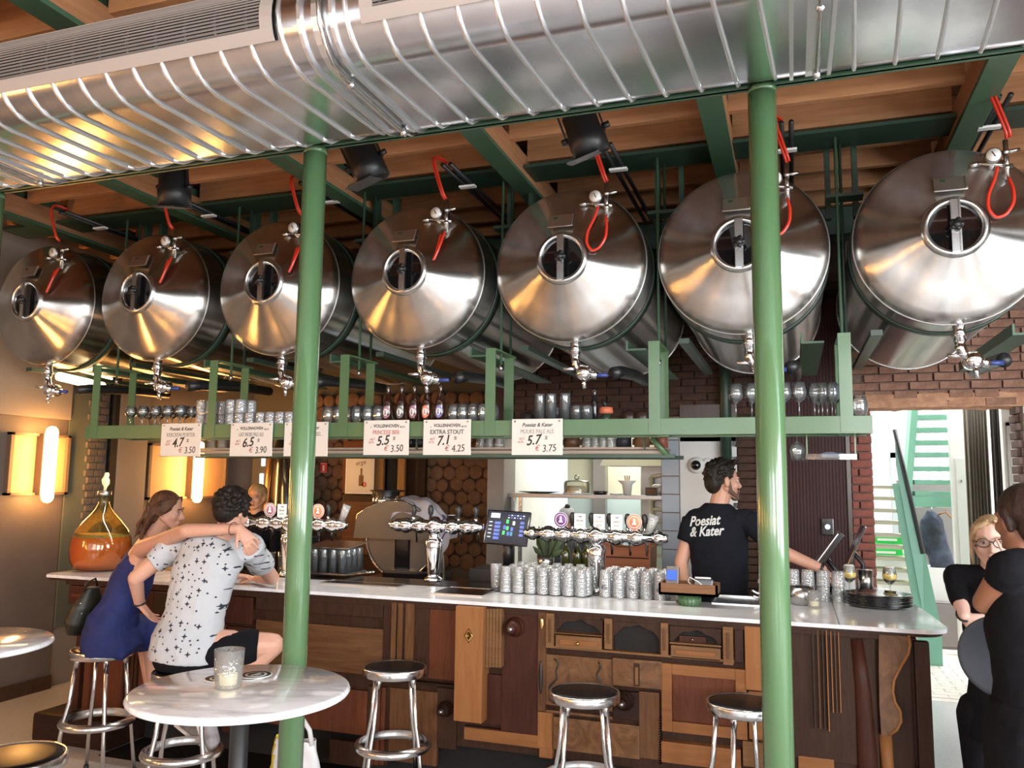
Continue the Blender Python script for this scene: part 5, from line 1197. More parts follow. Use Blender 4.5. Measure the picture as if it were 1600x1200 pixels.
for u, v, m in ((.0, .045, 'green'), (.005, -.005, 'green'), (-.02, -.04, 'green'), (-.018, .0, 'blue'), (.015, -.045, 'blue'), (.04, -.045, 'teal'), (.04, -.01, 'blue'), (.05, .035, 'white')): scr(u, v, .018, .028, EM[m])
for i in range(6):
    for j in range(2): scr(.005+i*.023, .092-.018*j, .013, .007, EM['white'] if (i+j) % 2 else EM['blue'])
for i in range(4): scr(.115, .04-.03*i, .03, .018, EM['blue'])
# ================================================================ meat slicer with towel
p = aZ(690, 890, .925)
ms = thing('meat_slicer', 'chrome meat slicer with a big round blade on the back counter', 'meat slicer', (p.x+.05, 6.45, .925))
MT['guard'] = mat('slicer_grey', (.11, .105, .10), .30, .35)
Rb = M.Translation((.0, 0, .36)) @ M.Rotation(pi/2, 4, 'X')
MB().lathe([(.0001, -.01), (.30, -.01), (.325, 0), (.33, .008), (.325, .014), (.30, .012), (.0001, .012)], 64, Rb, False).obj('blade_disc', MT['guard'], ms)
MB().lathe([(.318, .012), (.332, .02), (.336, .01), (.332, -.005)], 64, Rb, False).obj('blade_rim', MT['chrome'], ms)
poly = [(-.42, .36), (-.39, .56), (-.30, .62), (-.12, .68), (.05, .68), (.2, .62), (.30, .50), (.34, .36)]
MB().prism(poly, -.08, -.05).obj('guard_plate', MT['guard'], ms)
MB().tube([(x, -.065, z) for x, z in poly], .010, 8, False).obj('guard_rim', MT['chrome'], ms)
MB().cyl((-.18, .05, .60), (-.18, .05, .76), .12, n=28).obj('food_cylinder', MT['chrome'], ms); MB().cyl((-.17, .05, .76), (-.17, .05, .775), .15, n=28).obj('black_lid', MT['black'], ms)
MB().b2((-.12, -.1, .0), (.42, .18, .10), .02).b2((-.05, -.02, .1), (.1, .1, .5), .02).obj('slicer_base', MT['blackg'], ms)
MB().loft([((.38, -.02, .0), .05, .05), ((.36, -.02, .2), .06, .05), ((.30, -.02, .48), .07, .05)], 16, (1, 0, 0)).obj('slicer_arm', MT['steel'], ms)
MB().b2((-.52, -.14, .10), (-.34, -.1, .24), .03).obj('slice_tray', MT['guard'], ms); MB().tube([(-.56, -.05, .03), (-.2, -.08, .08)], .012).sph((-.58, -.05, .03), .04).obj('carriage_handle', MT['chrome'], ms)
MB().b2((.44, -.03, .46), (.52, .08, .58), .01).obj('end_stop', MT['blackg'], ms)
tw = thing('kitchen_towel', 'grey white towel with blue stripes thrown over the meat slicer', 'towel', (p.x+.05, 6.45, .925))
MT['towel'] = mat('towel_cloth', (.42, .39, .42), .9, c2=(.50, .47, .50), ns=30)
N = 22; vs = []; fs = []
for i in range(N+1):
    for j in range(N+1):
        u, v = i/N, j/N; a = -.5+2.1*u       # drapes over the round guard
        R_ = .345+.02*sin(v*9+u*5)+.015*sin(u*17)
        x = .10+R_*sin(a)*.95+.03*sin(v*7); z = .37+R_*cos(a)*1.0+.012*sin(v*13+u*8); y = -.10+.26*v+.02*sin(u*9)
        if v < .3: z -= (.3-v)*.5
        vs.append((x, y, z))
for i in range(N):
    for j in range(N): k = i*(N+1)+j; fs.append((k, k+1, k+N+2, k+N+1))
o = MB().add(vs, fs, True).obj('towel_cloth', MT['towel'], tw); q = o.modifiers.new('s', 'SOLIDIFY'); q.thickness = .008; bake(o)
for sx in (16, 18):
    o = MB().tube([V(vs[sx*(N+1)+j])+V((0.004, -.004, .006)) for j in range(N+1)], .005, 5).obj('blue_stripe', mat('stripe_blue', (.03, .03, .12), .9), tw)
# bottles, crate and bits behind the right tap tower
p = aY(975, 862, 6.3)
cr_ = thing('wooden_crate', 'reddish wooden crate with a cut-out rim behind the right tap tower', 'crate', (p.x, 6.45, .0)); 
poly = [(-.20, 1.12), (.20, 1.12), (.205, 1.345), (.10, 1.325), (.03, 1.29), (-.06, 1.29), (-.13, 1.325), (-.205, 1.345)]
MB().prism(poly, -.15, -.13).obj('front_board', mat('crate_red', (.32, .10, .045), .6, c2=(.40, .14, .06), st=(.5, 6, 6), ns=4), cr_); MB().prism(poly, .13, .15).obj('rear_board', WD['org'], cr_)
for x in (-.2, .185): MB().b2((x, -.13, 1.12), (x+.015, .13, 1.30)).obj('end_board', WD['org'], cr_)
MB().b2((-.19, -.132, 1.215), (.19, -.152, 1.225)).obj('seam', WD['dark'], cr_)
MB().b2((-.2, -.15, 1.10), (.2, .15, 1.12)).obj('bottom', WD['org'], cr_)
tb = thing('back_table', 'dark back table behind the right tap tower', 'table', (-1.7, 6.4, 0)); MB().b2((-.0, -.25, 1.07), (.85, .25, 1.10)).obj('table_top', MT['steeld'], tb); MB().b2((.02, -.22, 0), (.83, .22, 1.07)).obj('table_body', MT['black'], tb)
for i, px in enumerate((884, 902, 917)):
    x = aY(px, 860, 6.25).x; bottle(x, 6.25, 1.10, ('left', 'middle', 'right')[i]+' olive wine bottle standing behind the right tap tower', None, .26, .038, mat('olive_glass', (.05, .055, .012), .08, coat=.8), 'olive bottles behind the tap tower')
x = aY(850, 855, 6.2).x; gp = thing('green_leaf_bunch', 'bunch of green leaves in a steel pot behind the till', 'plant', (x, 6.25, 1.10)); MB().lathe([(.0001, 0), (.06, 0), (.07, .12), (.066, .12), (.0001, .01)], 20).obj('pot', MT['steel'], gp)
random.seed(2)
for i in range(16):
    a = random.uniform(0, 6.28); r = random.uniform(.02, .13); b = random.uniform(.16, .34)
    q = MB().loft([((r*.3*cos(a), r*.3*sin(a), .10), .003, .003), ((r*.8*cos(a), r*.8*sin(a), b*.8), .03, .004), ((r*1.3*cos(a), r*1.3*sin(a), b), .002, .002)], 6, (1, 0, 0)).obj('leaf', mat('leafy', (.10, .15, .07), .6) if i == 0 else bpy.data.materials['leafy'], gp)
# ================================================================ kitchen: shelf and what stands on it
ks = thing('kitchen_shelf', 'stainless pass shelf on posts in the kitchen opening', 'shelf', (-1.75, 7.25, 1.68))
MB().b2((-.72, -.15, -.035), (.68, .2, .0), .003).obj('shelf_plate', MT['steeld'], ks)
for x in (-.70, -.63): MB().b2((x, -.12, -1.68), (x+.03, -.09, -.035)).obj('post', MT['steel'], ks)
def onshelf(px, y=7.2): return V((aY(px, 765, y).x, y, 1.681))
p = onshelf(789); t = tag(MB().box((0, 0, .08), (.045, .03, .16), M.Rotation(.12, 3, 'X'), .01).obj('phone', MT['black']), 'black cordless phone upright at the left end of the kitchen shelf', 'phone'); t.location = p
p = onshelf(843); tag(MB().lathe([(.0001, 0), (.08, 0), (.19, .015), (.19, .02), (.0001, .008)], 40, None, False).obj('dark_platter', MT['blackg']), 'wide black platter on the kitchen shelf', 'platter').location = p
p = onshelf(901); t = thing('cake_dome', 'glass cake dome over a pale cake on the kitchen shelf', 'cake dome', p)
MB().lathe([(.0001, 0), (.125, 0), (.125, .01), (.0001, .01)], 36).obj('stand_plate', MT['whitep'], t); MB().lathe([(.118, .01), (.118, .10), (.105, .12), (.02, .128), (.0001, .128)], 36, None, False).obj('glass_dome', MT['glass'], t); MB().sph((0, 0, .15), .024).obj('dome_knob', MT['glass'], t); MB().cyl((0, 0, .01), (0, 0, .075), .09, n=28).obj('cake', mat('cake', (.70, .58, .34), .8), t)
p = onshelf(938); tag(MB().lathe([(.0001, 0), (.06, 0), (.068, .03), (.064, .03), (.0001, .006)], 28).obj('black_bowl', MT['blackg']), 'small black bowl right of the cake dome', 'bowl').location = p
p = onshelf(963); tag(MB().lathe([(.0001, 0), (.05, 0), (.065, .012), (.0001, .006)], 28).obj('white_saucer', MT['whitep']), 'white saucer between the black bowl and the paper cup', 'saucer').location = p
p = onshelf(980); t = thing('paper_cup', 'paper lined cup holding wooden sticks on the kitchen shelf', 'cup', p); MB().lathe([(.0001, 0), (.035, 0), (.045, .09), (.085, .125), (.083, .127), (.04, .09), (.0001, .01)], 20, None, False).obj('cup', MT['whitep'], t)
for i in range(3): MB().cyl((.008*i-.008, 0, .05), (.02*i-.02, 0, .17), .005).obj('stick', WD['org'], t)
p = onshelf(1020); t = thing('card_box', 'dark picture card box with napkins at the right end of the kitchen shelf', 'box', p); MB().b2((-.06, -.03, 0), (.04, .03, .07), .003).obj('box_body', MT['black'], t); MB().b2((-.052, -.033, .012), (.032, -.03, .055)).obj('picture', WD['oak'], t); blob(MB().sph((.07, .02, .05), (.06, .04, .05)).sph((.03, .03, .07), (.05, .03, .03)), 'napkins', MT['whitep'], t, .008, 1)
# white tube rack
rk2 = thing('oven_rack', 'cream tubular rack at the right of the kitchen', 'rack', (-1.22, 8.3, 0))
MT['creamtube'] = mat('cream_tube', (.62, .58, .44), .4)
for i in range(9):
    z = .95+i*.115; q = [(.12, 0, z), (-.02, 0, z), (-.14, 0, z-.02), (-.16, .05, z-.05)] if i > 5 else [(.12, 0, z), (-.14, 0, z)]
    MB().tube(q, .020, 8).obj('rack_tube', MT['creamtube'], rk2)
MB().tube([(-.14, 0, .0), (-.14, 0, 1.85)], .022).tube([(.1, 0, .0), (.1, 0, 1.9)], .022).obj('rack_post', MT['creamtube'], rk2)
MB().b2((-.25, .06, 1.15), (.14, .12, 1.95)).obj('oven_back', MT['steeld'], rk2)
hd = tag(MB().prism([(-.4, .0), (.42, .0), (.42, .3), (-.25, .3)], -.3, .3).obj('extraction_hood', MT['cream']), 'cream extractor hood at the upper right of the kitchen', 'hood'); hd.location = (-1.40, 8.2, 1.95)
# ================================================================ dome camera, signs on the walls
p = aY(1088, 727, 6.99); t = thing('dome_camera', 'white and black dome camera on the pale wall above the bartender', 'camera', p)
Rr = M.Rotation(pi/2, 4, 'X'); MB().lathe([(.068, 0), (.066, .012), (.052, .03), (.04, .034)], 28, Rr, False).obj('housing', MT['whitep'], t); MB().lathe([(.042, .030), (.036, .05), (.02, .062), (.0001, .066)], 24, Rr, False).obj('dark_dome', MT['blackg'], t)
MB().tube([(.05, -.01, .03), (.09, -.01, .06), (.16, -.01, .05), (.20, -.01, .0)], .004).obj('cable', MT['whitep'], t)
# ---- log ends wall at the rear left
MT['logend'] = mat('log_end', (.19, .105, .058), .85, c2=(.13, .068, .037), ns=12, dist=2, nd=8, bump=.25)
lw = struct(MB().b2((-5.25, 8.10, .9), (-2.66, 8.15, 2.6)).obj('wall_logs', mat('log_gap', (.055, .030, .018), .9)))
lm = MB().lathe([(.0001, .035), (.068, .034), (.078, .025), (.078, 0)], 14, M.Rotation(pi/2, 4, 'X'), False).mesh('log_end'); lm.materials.append(MT['logend'])
random.seed(14); nL = 0
for r in range(14):
    for c in range(20):
        x = -5.20+c*.150+(.075 if r % 2 else 0); z = .95+r*.132
        if x > -2.68: continue
        o = link('log_end', lm, None, lw); s = random.uniform(.85, 1.12); o.location = (x+random.uniform(-.01, .01), 8.10+random.uniform(-.01, .01), z+random.uniform(-.01, .01)); o.scale = (s, 1, s*random.uniform(.9, 1.05)); o.rotation_euler = (0, random.uniform(0, 6), 0)
p = aY(506, 731, 8.04); ex = tag(MB().b2((-.045, -.006, -.055), (.045, 0, .055), .003).obj('fire_sign', mat('sign_red', (.75, .04, .02), .4)), 'small red fire extinguisher sign on the log wall', 'sign'); ex.location = p
MB().b2((-.012, -.008, -.035), (.012, -.006, .028)).b2((-.038, -.0075, .046), (.038, -.006, .049)).b2((-.038, -.0075, -.049), (.038, -.006, -.046)).obj('extinguisher_symbol', MT['whitep'], ex)
# dark cabinet with framed print, golden fluted strips
cbn = thing('dark_wood_cabinet', 'tall dark wooden cabinet with golden fluted strips behind the bar', 'cabinet', (-4.2, 7.9, 0))
X0 = aY(534, 800, 7.8).x+4.2; X1 = aY(650, 800, 7.8).x+4.2; 
MB().b2((X0, -.1, 0), (X1, .16, 1.62), .004).b2((X0, .1, 1.6), (X1, .16, 2.6)).obj('cabinet_body', WD['dark'], cbn)
MB().b2((X0+.02, -.12, 1.0), (X1-.02, -.10, 1.55), .004).obj('brown_panel', WD['mid'], cbn)
MB().b2((X0+.02, -.12, .5), (X1-.02, -.10, .97), .004).obj('lower_panel', WD['dark'], cbn)
for a, b_ in ((586, 600), (622, 633)):
    xa = aY(a, 750, 7.8).x+4.2; xb = aY(b_, 750, 7.8).x+4.2; MB().b2((xa, -.12, 1.62), (xb, -.08, 2.5), .006).obj('fluted_strip', wood('golden_oak', (.30, .14, .04), (.42, .22, .07)), cbn)
MB().b2((aY(601, 750, 7.8).x+4.2, -.05, 1.6), (aY(621, 750, 7.8).x+4.2, -.02, 2.5)).obj('black_gap', MT['dark'], cbn)
xa = aY(532, 750, 7.8).x+4.2; MB().b2((xa, -.06, 1.64), (aY(584, 750, 7.8).x+4.2, -.03, 2.2), .004).obj('backing_board', WD['red'], cbn)
A = aY(541, 711, 7.72); B = aY(583, 772, 7.72); fp = thing('framed_print', 'framed pale print with a bottle drawing on the dark wooden cabinet', 'picture', ((A.x+B.x)/2, 7.72, (A.z+B.z)/2)); w, h = B.x-A.x, A.z-B.z
MB().b2((-w/2, 0, -h/2), (w/2, .015, h/2)).obj('frame', MT['white'], fp); MB().b2((-w/2+.012, -.002, -h/2+.012), (w/2-.012, .001, h/2-.012)).obj('paper', mat('print_paper', (.48, .45, .40), .3), fp)
MB().b2((-.005, -.004, -h*.30), (.05, -.002, -h*.02)).b2((.012, -.004, -h*.02), (.032, -.002, h*.16)).obj('drawn_bottle', WD['oak'], fp); MB().lathe([(.0001, 0), (.028, 0), (.028, .002), (.0001, .002)], 20, M.Translation((.06, -.002, -h*.26)) @ M.Rotation(pi/2, 4, 'X')).obj('drawn_ball', BM['orange'], fp)
text('erge', .07, WD['oak'], fp, (.01, -.003, h*.30), (pi/2, -.15, 0), shear=.3)
# tall dark vat with golden edges
p = aY(450, 760, 7.7); vt = thing('tall_vat', 'tall dark curved vessel with golden edges behind the left tap tower', 'vessel', (p.x-.0, 7.75, 0))
MB().loft([((.02, 0, 0), .30, .2), ((0, 0, 1.2), .26, .2), ((-.03, 0, 1.7), .22, .18), ((-.08, 0, 2.1), .15, .12), ((-.10, 0, 2.25), .08, .08)], 28, (1, 0, 0)).obj('vessel_body', MT['blackg'], vt)
for s, m in ((-1, 'e'), (1, 'f')):
    MB().tube([(.02+s*.30, -.06, 0.2), (s*.265, -.06, 1.2), (-.03+s*.225, -.06, 1.7), (-.08+s*.155, -.05, 2.1)], .035, 8).obj('golden_edge', mat('gold_edge', (.35, .18, .05), .3, .6), vt)
# green-grey lit part of the rear wall, small grill vent
g_ = tag(MB().b2((-.16, -.02, -.15), (.12, 0, .15)).obj('grey_vent', mat('vent_grey', (.14, .15, .13), .5)), 'grey louvred vent panel low on the log wall', 'vent'); g_.location = aY(485, 858, 7.9)
for i in range(9): MB().b2((-.02, -.028, -.13+i*.03), (.11, -.02, -.115+i*.03)).obj('louvre', MT['steeld'], g_)
# ================================================================ plastic bag and handbag on the floor
p = aY(462, 1160, 4.15)
pb = thing('plastic_bag', 'white and yellow plastic shopping bag on the floor behind the left green column', 'bag', (p.x, 4.15, 0))
def bagp(x, z): return (x, z)
N, K = 24, 12; vs = []; fs = []
for j in range(K+1):
    z = .34*j/K
    for i in range(N):
        a = 2*pi*i/N; w = .17*(1-.25*(j/K)**2)+.008*sin(a*5+j); d = .09*(1-.6*(j/K))+.008*sin(a*7+j*1.3)
        vs.append((w*cos(a), d*sin(a), z+.01*sin(a*3)*j/K))
for j in range(K):
    for i in range(N): i2 = (i+1) % N; fs.append((j*N+i, j*N+i2, (j+1)*N+i2, (j+1)*N+i))
fs.append(tuple(range(N))[::-1])
bgm = MB(); bgm.add(vs, fs, True); bo = bgm.obj('bag_body', [mat('bag_white', (.72, .72, .74), .35), mat('bag_yellow', (.70, .55, .04), .4)], pb)
for pl in bo.data.polygons: pl.material_index = 1 if (pl.center.z < .10 or pl.center.x < -.12) else 0
MB().tube([(-.02, -.02, .33), (.0, -.02, .42), (.05, -.02, .46), (.10, -.02, .40), (.12, -.02, .32)], .014, 8).obj('bag_handle', bpy.data.materials['bag_white'], pb)
text('1+2', .045, INK, pb, (.085, -.085, .20), FRONT, 'bag_print'); MB().b2((.12, -.082, .15), (.15, -.078, .21)).obj('bag_barcode', MT['steeld'], pb)
MB().tube([(.03, -.098, .05), (.08, -.095, .075), (.13, -.085, .07)], .006).obj('bag_squiggle', INK, pb)
# ================================================================ people
def person(label, base):
    t = thing('person', label, 'person', (base[0], base[1], base[2] if len(base) > 2 else 0)); t['_b'] = 0; del t['_b']; return t
def wp(o, root):
    o.parent = root; o.matrix_parent_inverse = M.Translation(-V(root.location)); return o
def hmat(c, yaw, pitch=0, roll=0, s=1.0):
    """head frame: local +Y is where the face looks; yaw about Z from world +Y (ccw)"""
    return M.Translation(V(c)) @ M.Rotation(yaw, 4, 'Z') @ M.Rotation(pitch, 4, 'X') @ M.Rotation(roll, 4, 'Y') @ M.Scale(s, 4)
def hel(B, H, c, r): q = MB(); q.sph(c, r, 16, 10); B.add(q.v, q.f, True, H)
def hcap(B, H, a, ra, b, rb): q = MB(); q.cap(a, ra, b, rb, 12); B.add(q.v, q.f, True, H)
def add_head(B, H, neck=True, fem=False):
    hel(B, H, (0, -.012, .035), (.076, .094, .082)); hel(B, H, (0, .030, -.018), (.060, .060, .086))
    hel(B, H, (0, .046, -.072), (.040, .040, .032)); hel(B, H, (0, .070, -.098), (.020, .018, .016))
    for s in (-1, 1):
        hcap(B, H, (s*.052, -.002, -.042), .020, (s*.022, .062, -.094), .015)
        hel(B, H, (s*.036, .060, -.028), (.024, .022, .024)); hel(B, H, (s*.032, .076, .018), (.022, .012, .007))
        hel(B, H, (s*.078, -.008, -.008), (.008, .018, .031)); hel(B, H, (s*.012, .097, -.040), (.009, .010, .008))
    hcap(B, H, (0, .086, .006), .0075, (0, .107, -.034), .0115)
    hel(B, H, (0, .089, -.062), (.024, .010, .006)); hel(B, H, (0, .087, -.073), (.020, .010, .007))
def face_bits(H, root, brow=(.05, .03, .02), skin_eye=True, stubble=None, open_=False):
    ev = MB()
    for s in (-1, 1):
        q = MB(); q.sph((s*.031, .0735, .001), .0122, 14, 10); ev.add(q.v, q.f, True, H)
    wp(ev.obj('eyes', MT['eye']), root); iv = MB(); lid = MB(); bw = MB()
    for s in (-1, 1):
        q = MB(); q.sph((s*.031, .0835, .0005), (.0056, .0032, .0056), 10, 8); iv.add(q.v, q.f, True, H)
        q = MB(); q.tube([(s*(.031-.017+.034*i/6), .0855-.004*abs(i-3)/3*1.6, .005+.004*(1-((i-3)/3)**2)) for i in range(7)], .0028, 6); lid.add(q.v, q.f, True, H)
        q = MB(); q.tube([(s*(.014+.036*i/6), .0915-.010*(i/6)**2, .021+.005*sin(i/6*pi)) for i in range(7)], .0035, 6); bw.add(q.v, q.f, True, H)
    wp(iv.obj('irises', MT['iris']), root); wp(lid.obj('eyelids', mat('lid_shade', (.30, .14, .10), .6)), root); wp(bw.obj('eyebrows', mat('brow_hair', brow, .8)), root)
    lp = MB(); q = MB(); q.sph((0, .0925, -.0625), (.021, .0075, .0042), 14, 8); q.sph((0, .0905, -.0725), (.018, .0075, .0055), 14, 8); lp.add(q.v, q.f, True, H); wp(lp.obj('lips', MT['lips']), root)
def hairm(name, c, c2=None): return mat(name, c, .55, c2=c2 or tuple(x*1.9 for x in c), ns=30, st=(1, 1, .4), bump=.6, bd=.01, spec=.25)
def add_hand(B, w, d, n, side, curl=.35, s=1.0, spread=.10, thumb=.7):
    w = V(w); d = V(d).normalized(); n = V(n); n = (n-d*n.dot(d)).normalized(); t = d.cross(n)*side
    B.loft([(w-d*.02*s, .027*s, .020*s), (w+d*.02*s, .030*s, .019*s), (w+d*.055*s, .040*s, .016*s), (w+d*.092*s, .041*s, .013*s)], 14, t)
    for i, (L, r) in enumerate(((.060, .0075), (.074, .0085), (.080, .0088), (.072, .0085))):
        off = (-.033+.022*i)*s; p = w+d*.086*s+t*off; a = spread*(i-1.5)/1.5
        dd = (d*cos(a)+t*sin(a)).normalized(); c = curl*(1+.15*(3-i)/3); ang = c*.6; pr = r*s
        for k, fr in enumerate((.45, .32, .23)):
            v = dd*cos(ang)+n*sin(ang); p2 = p+v*L*fr*s; B.cap(p, pr, p2, pr*.92, 8); p = p2; pr *= .92; ang += c
    p = w+d*.022*s+t*.026*s; v = (d*(1-thumb*.5)+t*thumb+n*.25).normalized(); p2 = p+v*.042*s; B.cap(p, .013*s, p2, .0105*s, 8); v2 = (v+d*.6+n*.2*curl).normalized(); B.cap(p2, .0105*s, p2+v2*.034*s, .0085*s, 8)
def limb(B, pts, rs):
    for i in range(len(pts)-1): B.cap(pts[i], rs[i], pts[i+1], rs[i+1], 14)
def shoe(root, toe_from, d, m, sole, L=.27, name='shoe'):
    d = V(d).normalized(); c = V(toe_from)
    up_ = V((0, 0, 1)); sd = d.cross(up_).normalized(); up_ = sd.cross(d)
    q = MB(); q.loft([(c-d*.06+up_*.05, .032, .045), (c-d*.02+up_*.055, .040, .052), (c+d*.06+up_*.045, .044, .04), (c+d*.14+up_*.03, .047, .028), (c+d*.19+up_*.022, .035, .02)], 16, sd)
    s = blob(q, name, m, None, .006, 2); wp(s, root)
    q = MB(); q.loft([(c-d*.075+up_*.010, .034, .012), (c+d*.02+up_*.006, .042, .012), (c+d*.14+up_*.006, .052, .012), (c+d*.205+up_*.008, .034, .012)], 16, sd); wp(q.obj('sole', sole), root)
def mid(a, b_, t=.5): return V(a).lerp(V(b_), t)
# ---------------------------------------------------------------- seated man in the star print shirt
MT['tee'] = mat('grey_star_tee', (.50, .52, .55), .85)
def stars(m):
    nt = m.node_tree; N = nt.nodes.new; L = nt.links.new; b = nt.nodes['Principled BSDF']
    tc = N('ShaderNodeTexCoord'); sp = N('ShaderNodeSeparateXYZ'); cb = N('ShaderNodeCombineXYZ'); L(tc.outputs['Object'], sp.inputs[0]); L(sp.outputs[0], cb.inputs[0]); L(sp.outputs[2], cb.inputs[1])
    acc = None
    for sc, l, w, th in ((14, .20, .070, .30), (27, .16, .13, .42)):
        vo = N('ShaderNodeTexVoronoi'); vo.voronoi_dimensions = '2D'; vo.inputs['Scale'].default_value = sc; vo.inputs['Randomness'].default_value = .85; L(cb.outputs[0], vo.inputs['Vector'])
        ml = N('ShaderNodeVectorMath'); ml.operation = 'SCALE'; ml.inputs[3].default_value = 1; L(cb.outputs[0], ml.inputs[0])
        sb = N('ShaderNodeVectorMath'); sb.operation = 'SUBTRACT'; L(ml.outputs[0], sb.inputs[0]); L(vo.outputs['Position'], sb.inputs[1])
        ab = N('ShaderNodeVectorMath'); ab.operation = 'ABSOLUTE'; L(sb.outputs[0], ab.inputs[0]); s2 = N('ShaderNodeSeparateXYZ'); L(ab.outputs[0], s2.inputs[0])
        # star: |x|*|y| small and close to the centre (four-pointed)
        mu = N('ShaderNodeMath'); mu.operation = 'MULTIPLY'; L(s2.outputs[0], mu.inputs[0]); L(s2.outputs[1], mu.inputs[1])
        ln = N('ShaderNodeMath'); ln.operation = 'ADD'; L(s2.outputs[0], ln.inputs[0]); L(s2.outputs[1], ln.inputs[1])
        a = N('ShaderNodeMath'); a.operation = 'LESS_THAN'; a.inputs[1].default_value = (w/sc)**2*.9; L(mu.outputs[0], a.inputs[0])
        c = N('ShaderNodeMath'); c.operation = 'LESS_THAN'; c.inputs[1].default_value = l/sc; L(ln.outputs[0], c.inputs[0])
        sc_c = N('ShaderNodeSeparateColor'); L(vo.outputs['Color'], sc_c.inputs[0]); d = N('ShaderNodeMath'); d.operation = 'GREATER_THAN'; d.inputs[1].default_value = th; L(sc_c.outputs[0], d.inputs[0])
        m1 = N('ShaderNodeMath'); m1.operation = 'MULTIPLY'; L(a.outputs[0], m1.inputs[0]); L(c.outputs[0], m1.inputs[1]); m2 = N('ShaderNodeMath'); m2.operation = 'MULTIPLY'; L(m1.outputs[0], m2.inputs[0]); L(d.outputs[0], m2.inputs[1])
        if acc is None: acc = m2
        else:
            mx = N('ShaderNodeMath'); mx.operation = 'MAXIMUM'; L(acc.outputs[0], mx.inputs[0]); L(m2.outputs[0], mx.inputs[1]); acc = mx
    mix = N('ShaderNodeMix'); mix.data_type = 'RGBA'; L(acc.outputs[0], mix.inputs[0]); mix.inputs[6].default_value = (.50, .52, .55, 1); mix.inputs[7].default_value = (.025, .025, .04, 1); L(mix.outputs[2], b.inputs['Base Color'])
stars(MT['tee'])
MT['cloth_black'] = mat('black_cloth', (.006, .006, .008), .9, spec=.15)
MT['cloth_navyblack'] = mat('navy_black_cloth', (.006, .007, .011), .9, spec=.2)
def seated_man():
    st = stools[1].location; Y0 = st.y+.02
    r = person('seated man with dark curly hair in a grey star print shirt, seen from behind', (st.x, st.y, .76))
    hip = aY(292, 1010, Y0); hip.z = max(hip.z, .86); ch = aY(318, 900, Y0+.06); nk = aY(345, 838, Y0+.10); hd = aY(364, 799, Y0+.14)
    sl = aY(268, 858, Y0+.10); sr = aY(388, 855, Y0+.16)
    el = aY(212, 903, Y0+.02); wl_ = aY(218, 942, Y0+.14); er = aY(425, 903, 4.50); wr_ = V((er.x-.20, er.y+.13, 1.14))
    kr = aY(425, 1008, Y0+.22); kl = aY(345, 1012, Y0+.42); ar = aY(322, 1108, Y0+.12); al = aY(300, 1128, Y0+.22)
    sd = (sr-sl).normalized()
    B = MB()
    B.loft([(hip-V((0, 0, .10)), .16, .12), (hip, .175, .125), (mid(hip, ch, .45), .150, .105), (ch, .165, .115), (mid(ch, nk, .55), .175, .11), (mid(ch, nk, .9), .10, .08)], 20, sd)
    B.cap(mid(sl, sr, .2), .07, mid(sl, sr, .8), .07); B.cap(nk-V((0, 0, .03)), .066, hd-V((0, 0, .03)), .060)
    limb(B, [sl, el, wl_], [.058, .043, .030]); add_hand(B, wl_, V((.4, .5, -.8)), V((.6, .3, .3)), 1, .3)
    limb(B, [sr, er, wr_], [.058, .045, .030]); add_hand(B, wr_, V((-1, .3, -.1)), V((0, 0, -1)), 1, .4)
    hr = hip+sd*.09; hl = hip-sd*.09
    limb(B, [hr, kr, mid(kr, ar, .35), ar], [.098, .066, .060, .040]); limb(B, [hl+V((.02, .05, 0)), kl, mid(kl, al, .35), al], [.098, .066, .058, .040])
    B.sph(kr, .064); B.sph(kl, .064)
    H = hmat(hd, radians(-12), radians(-14)); add_head(B, H)
    wp(blob(B, 'body', MT['skin'], None, .0055, 3), r)
    T = MB()
    T.loft([(hip-V((0, 0, .07))-sd*.005, .205, .158), (hip+V((0, 0, .03)), .202, .152), (mid(hip, ch, .45), .168, .125), (ch, .188, .132), (mid(ch, nk, .5), .196, .126), (mid(ch, nk, .80), .15, .10), (mid(ch, nk, .97), .085, .075)], 28, sd)
    T.cap(mid(sl, sr, .08), .074, mid(sl, sr, .92), .074); 
    T.loft([(sl-V((0, 0, -.01)), .078, .078), (mid(sl, el, .30), .074, .074), (mid(sl, el, .48), .068, .068)], 18, V((0, 1, 0)))
    T.loft([(sr-V((0, 0, -.01)), .080, .080), (mid(sr, er, .30), .078, .078), (mid(sr, er, .55), .074, .074)], 18, V((0, 1, 0)))
    wp(blob(T, 'star_print_shirt', MT['tee'], None, .008, 4, (.02, .09)), r)
    K = MB()
    K.loft([(hip-V((0, 0, .115)), .165, .14), (hip-V((0, 0, .08)), .186, .148), (hip-V((0, 0, .01)), .180, .138)], 24, sd)
    hz = V((0, 0, -.035))
    K.loft([(hr+hz, .100, .115), (mid(hr, kr, .4)+hz*.6, .098, .108), (mid(hr, kr, .70), .094, .096), (mid(hr, kr, .80), .088, .09)], 20, V((0, 0, 1))); K.loft([(hl+hz, .100, .112), (mid(hl, kl, .5)+hz*.5, .095, .10), (mid(hl, kl, .78), .09, .09)], 18, V((0, 0, 1)))
    K.sph(hr+hz, .108); K.sph(hl+hz, .108)
    wp(blob(K, 'black_shorts', MT['cloth_black'], None, .009, 3, (.012, .08)), r)
    random.seed(31); HB = MB()
    q = MB(); q.sph((0, -.018, .042), (.086, .100, .088), 18, 12); q.sph((0, -.055, -.01), (.074, .060, .070), 14, 10)
    HB.add(q.v, q.f, True, H)
    for i in range(230):
        a = random.uniform(0, 2*pi); b_ = random.uniform(-.9, 1.5); v = V((cos(a)*cos(b_)*.090, -.020+sin(a)*cos(b_)*.104, .040+sin(b_)*.088))
        if v.y > .055 and v.z < .07: continue
        if v.z < -.055: continue
        q = MB(); q.sph(v, random.uniform(.010, .019), 8, 6); HB.add(q.v, q.f, True, H)
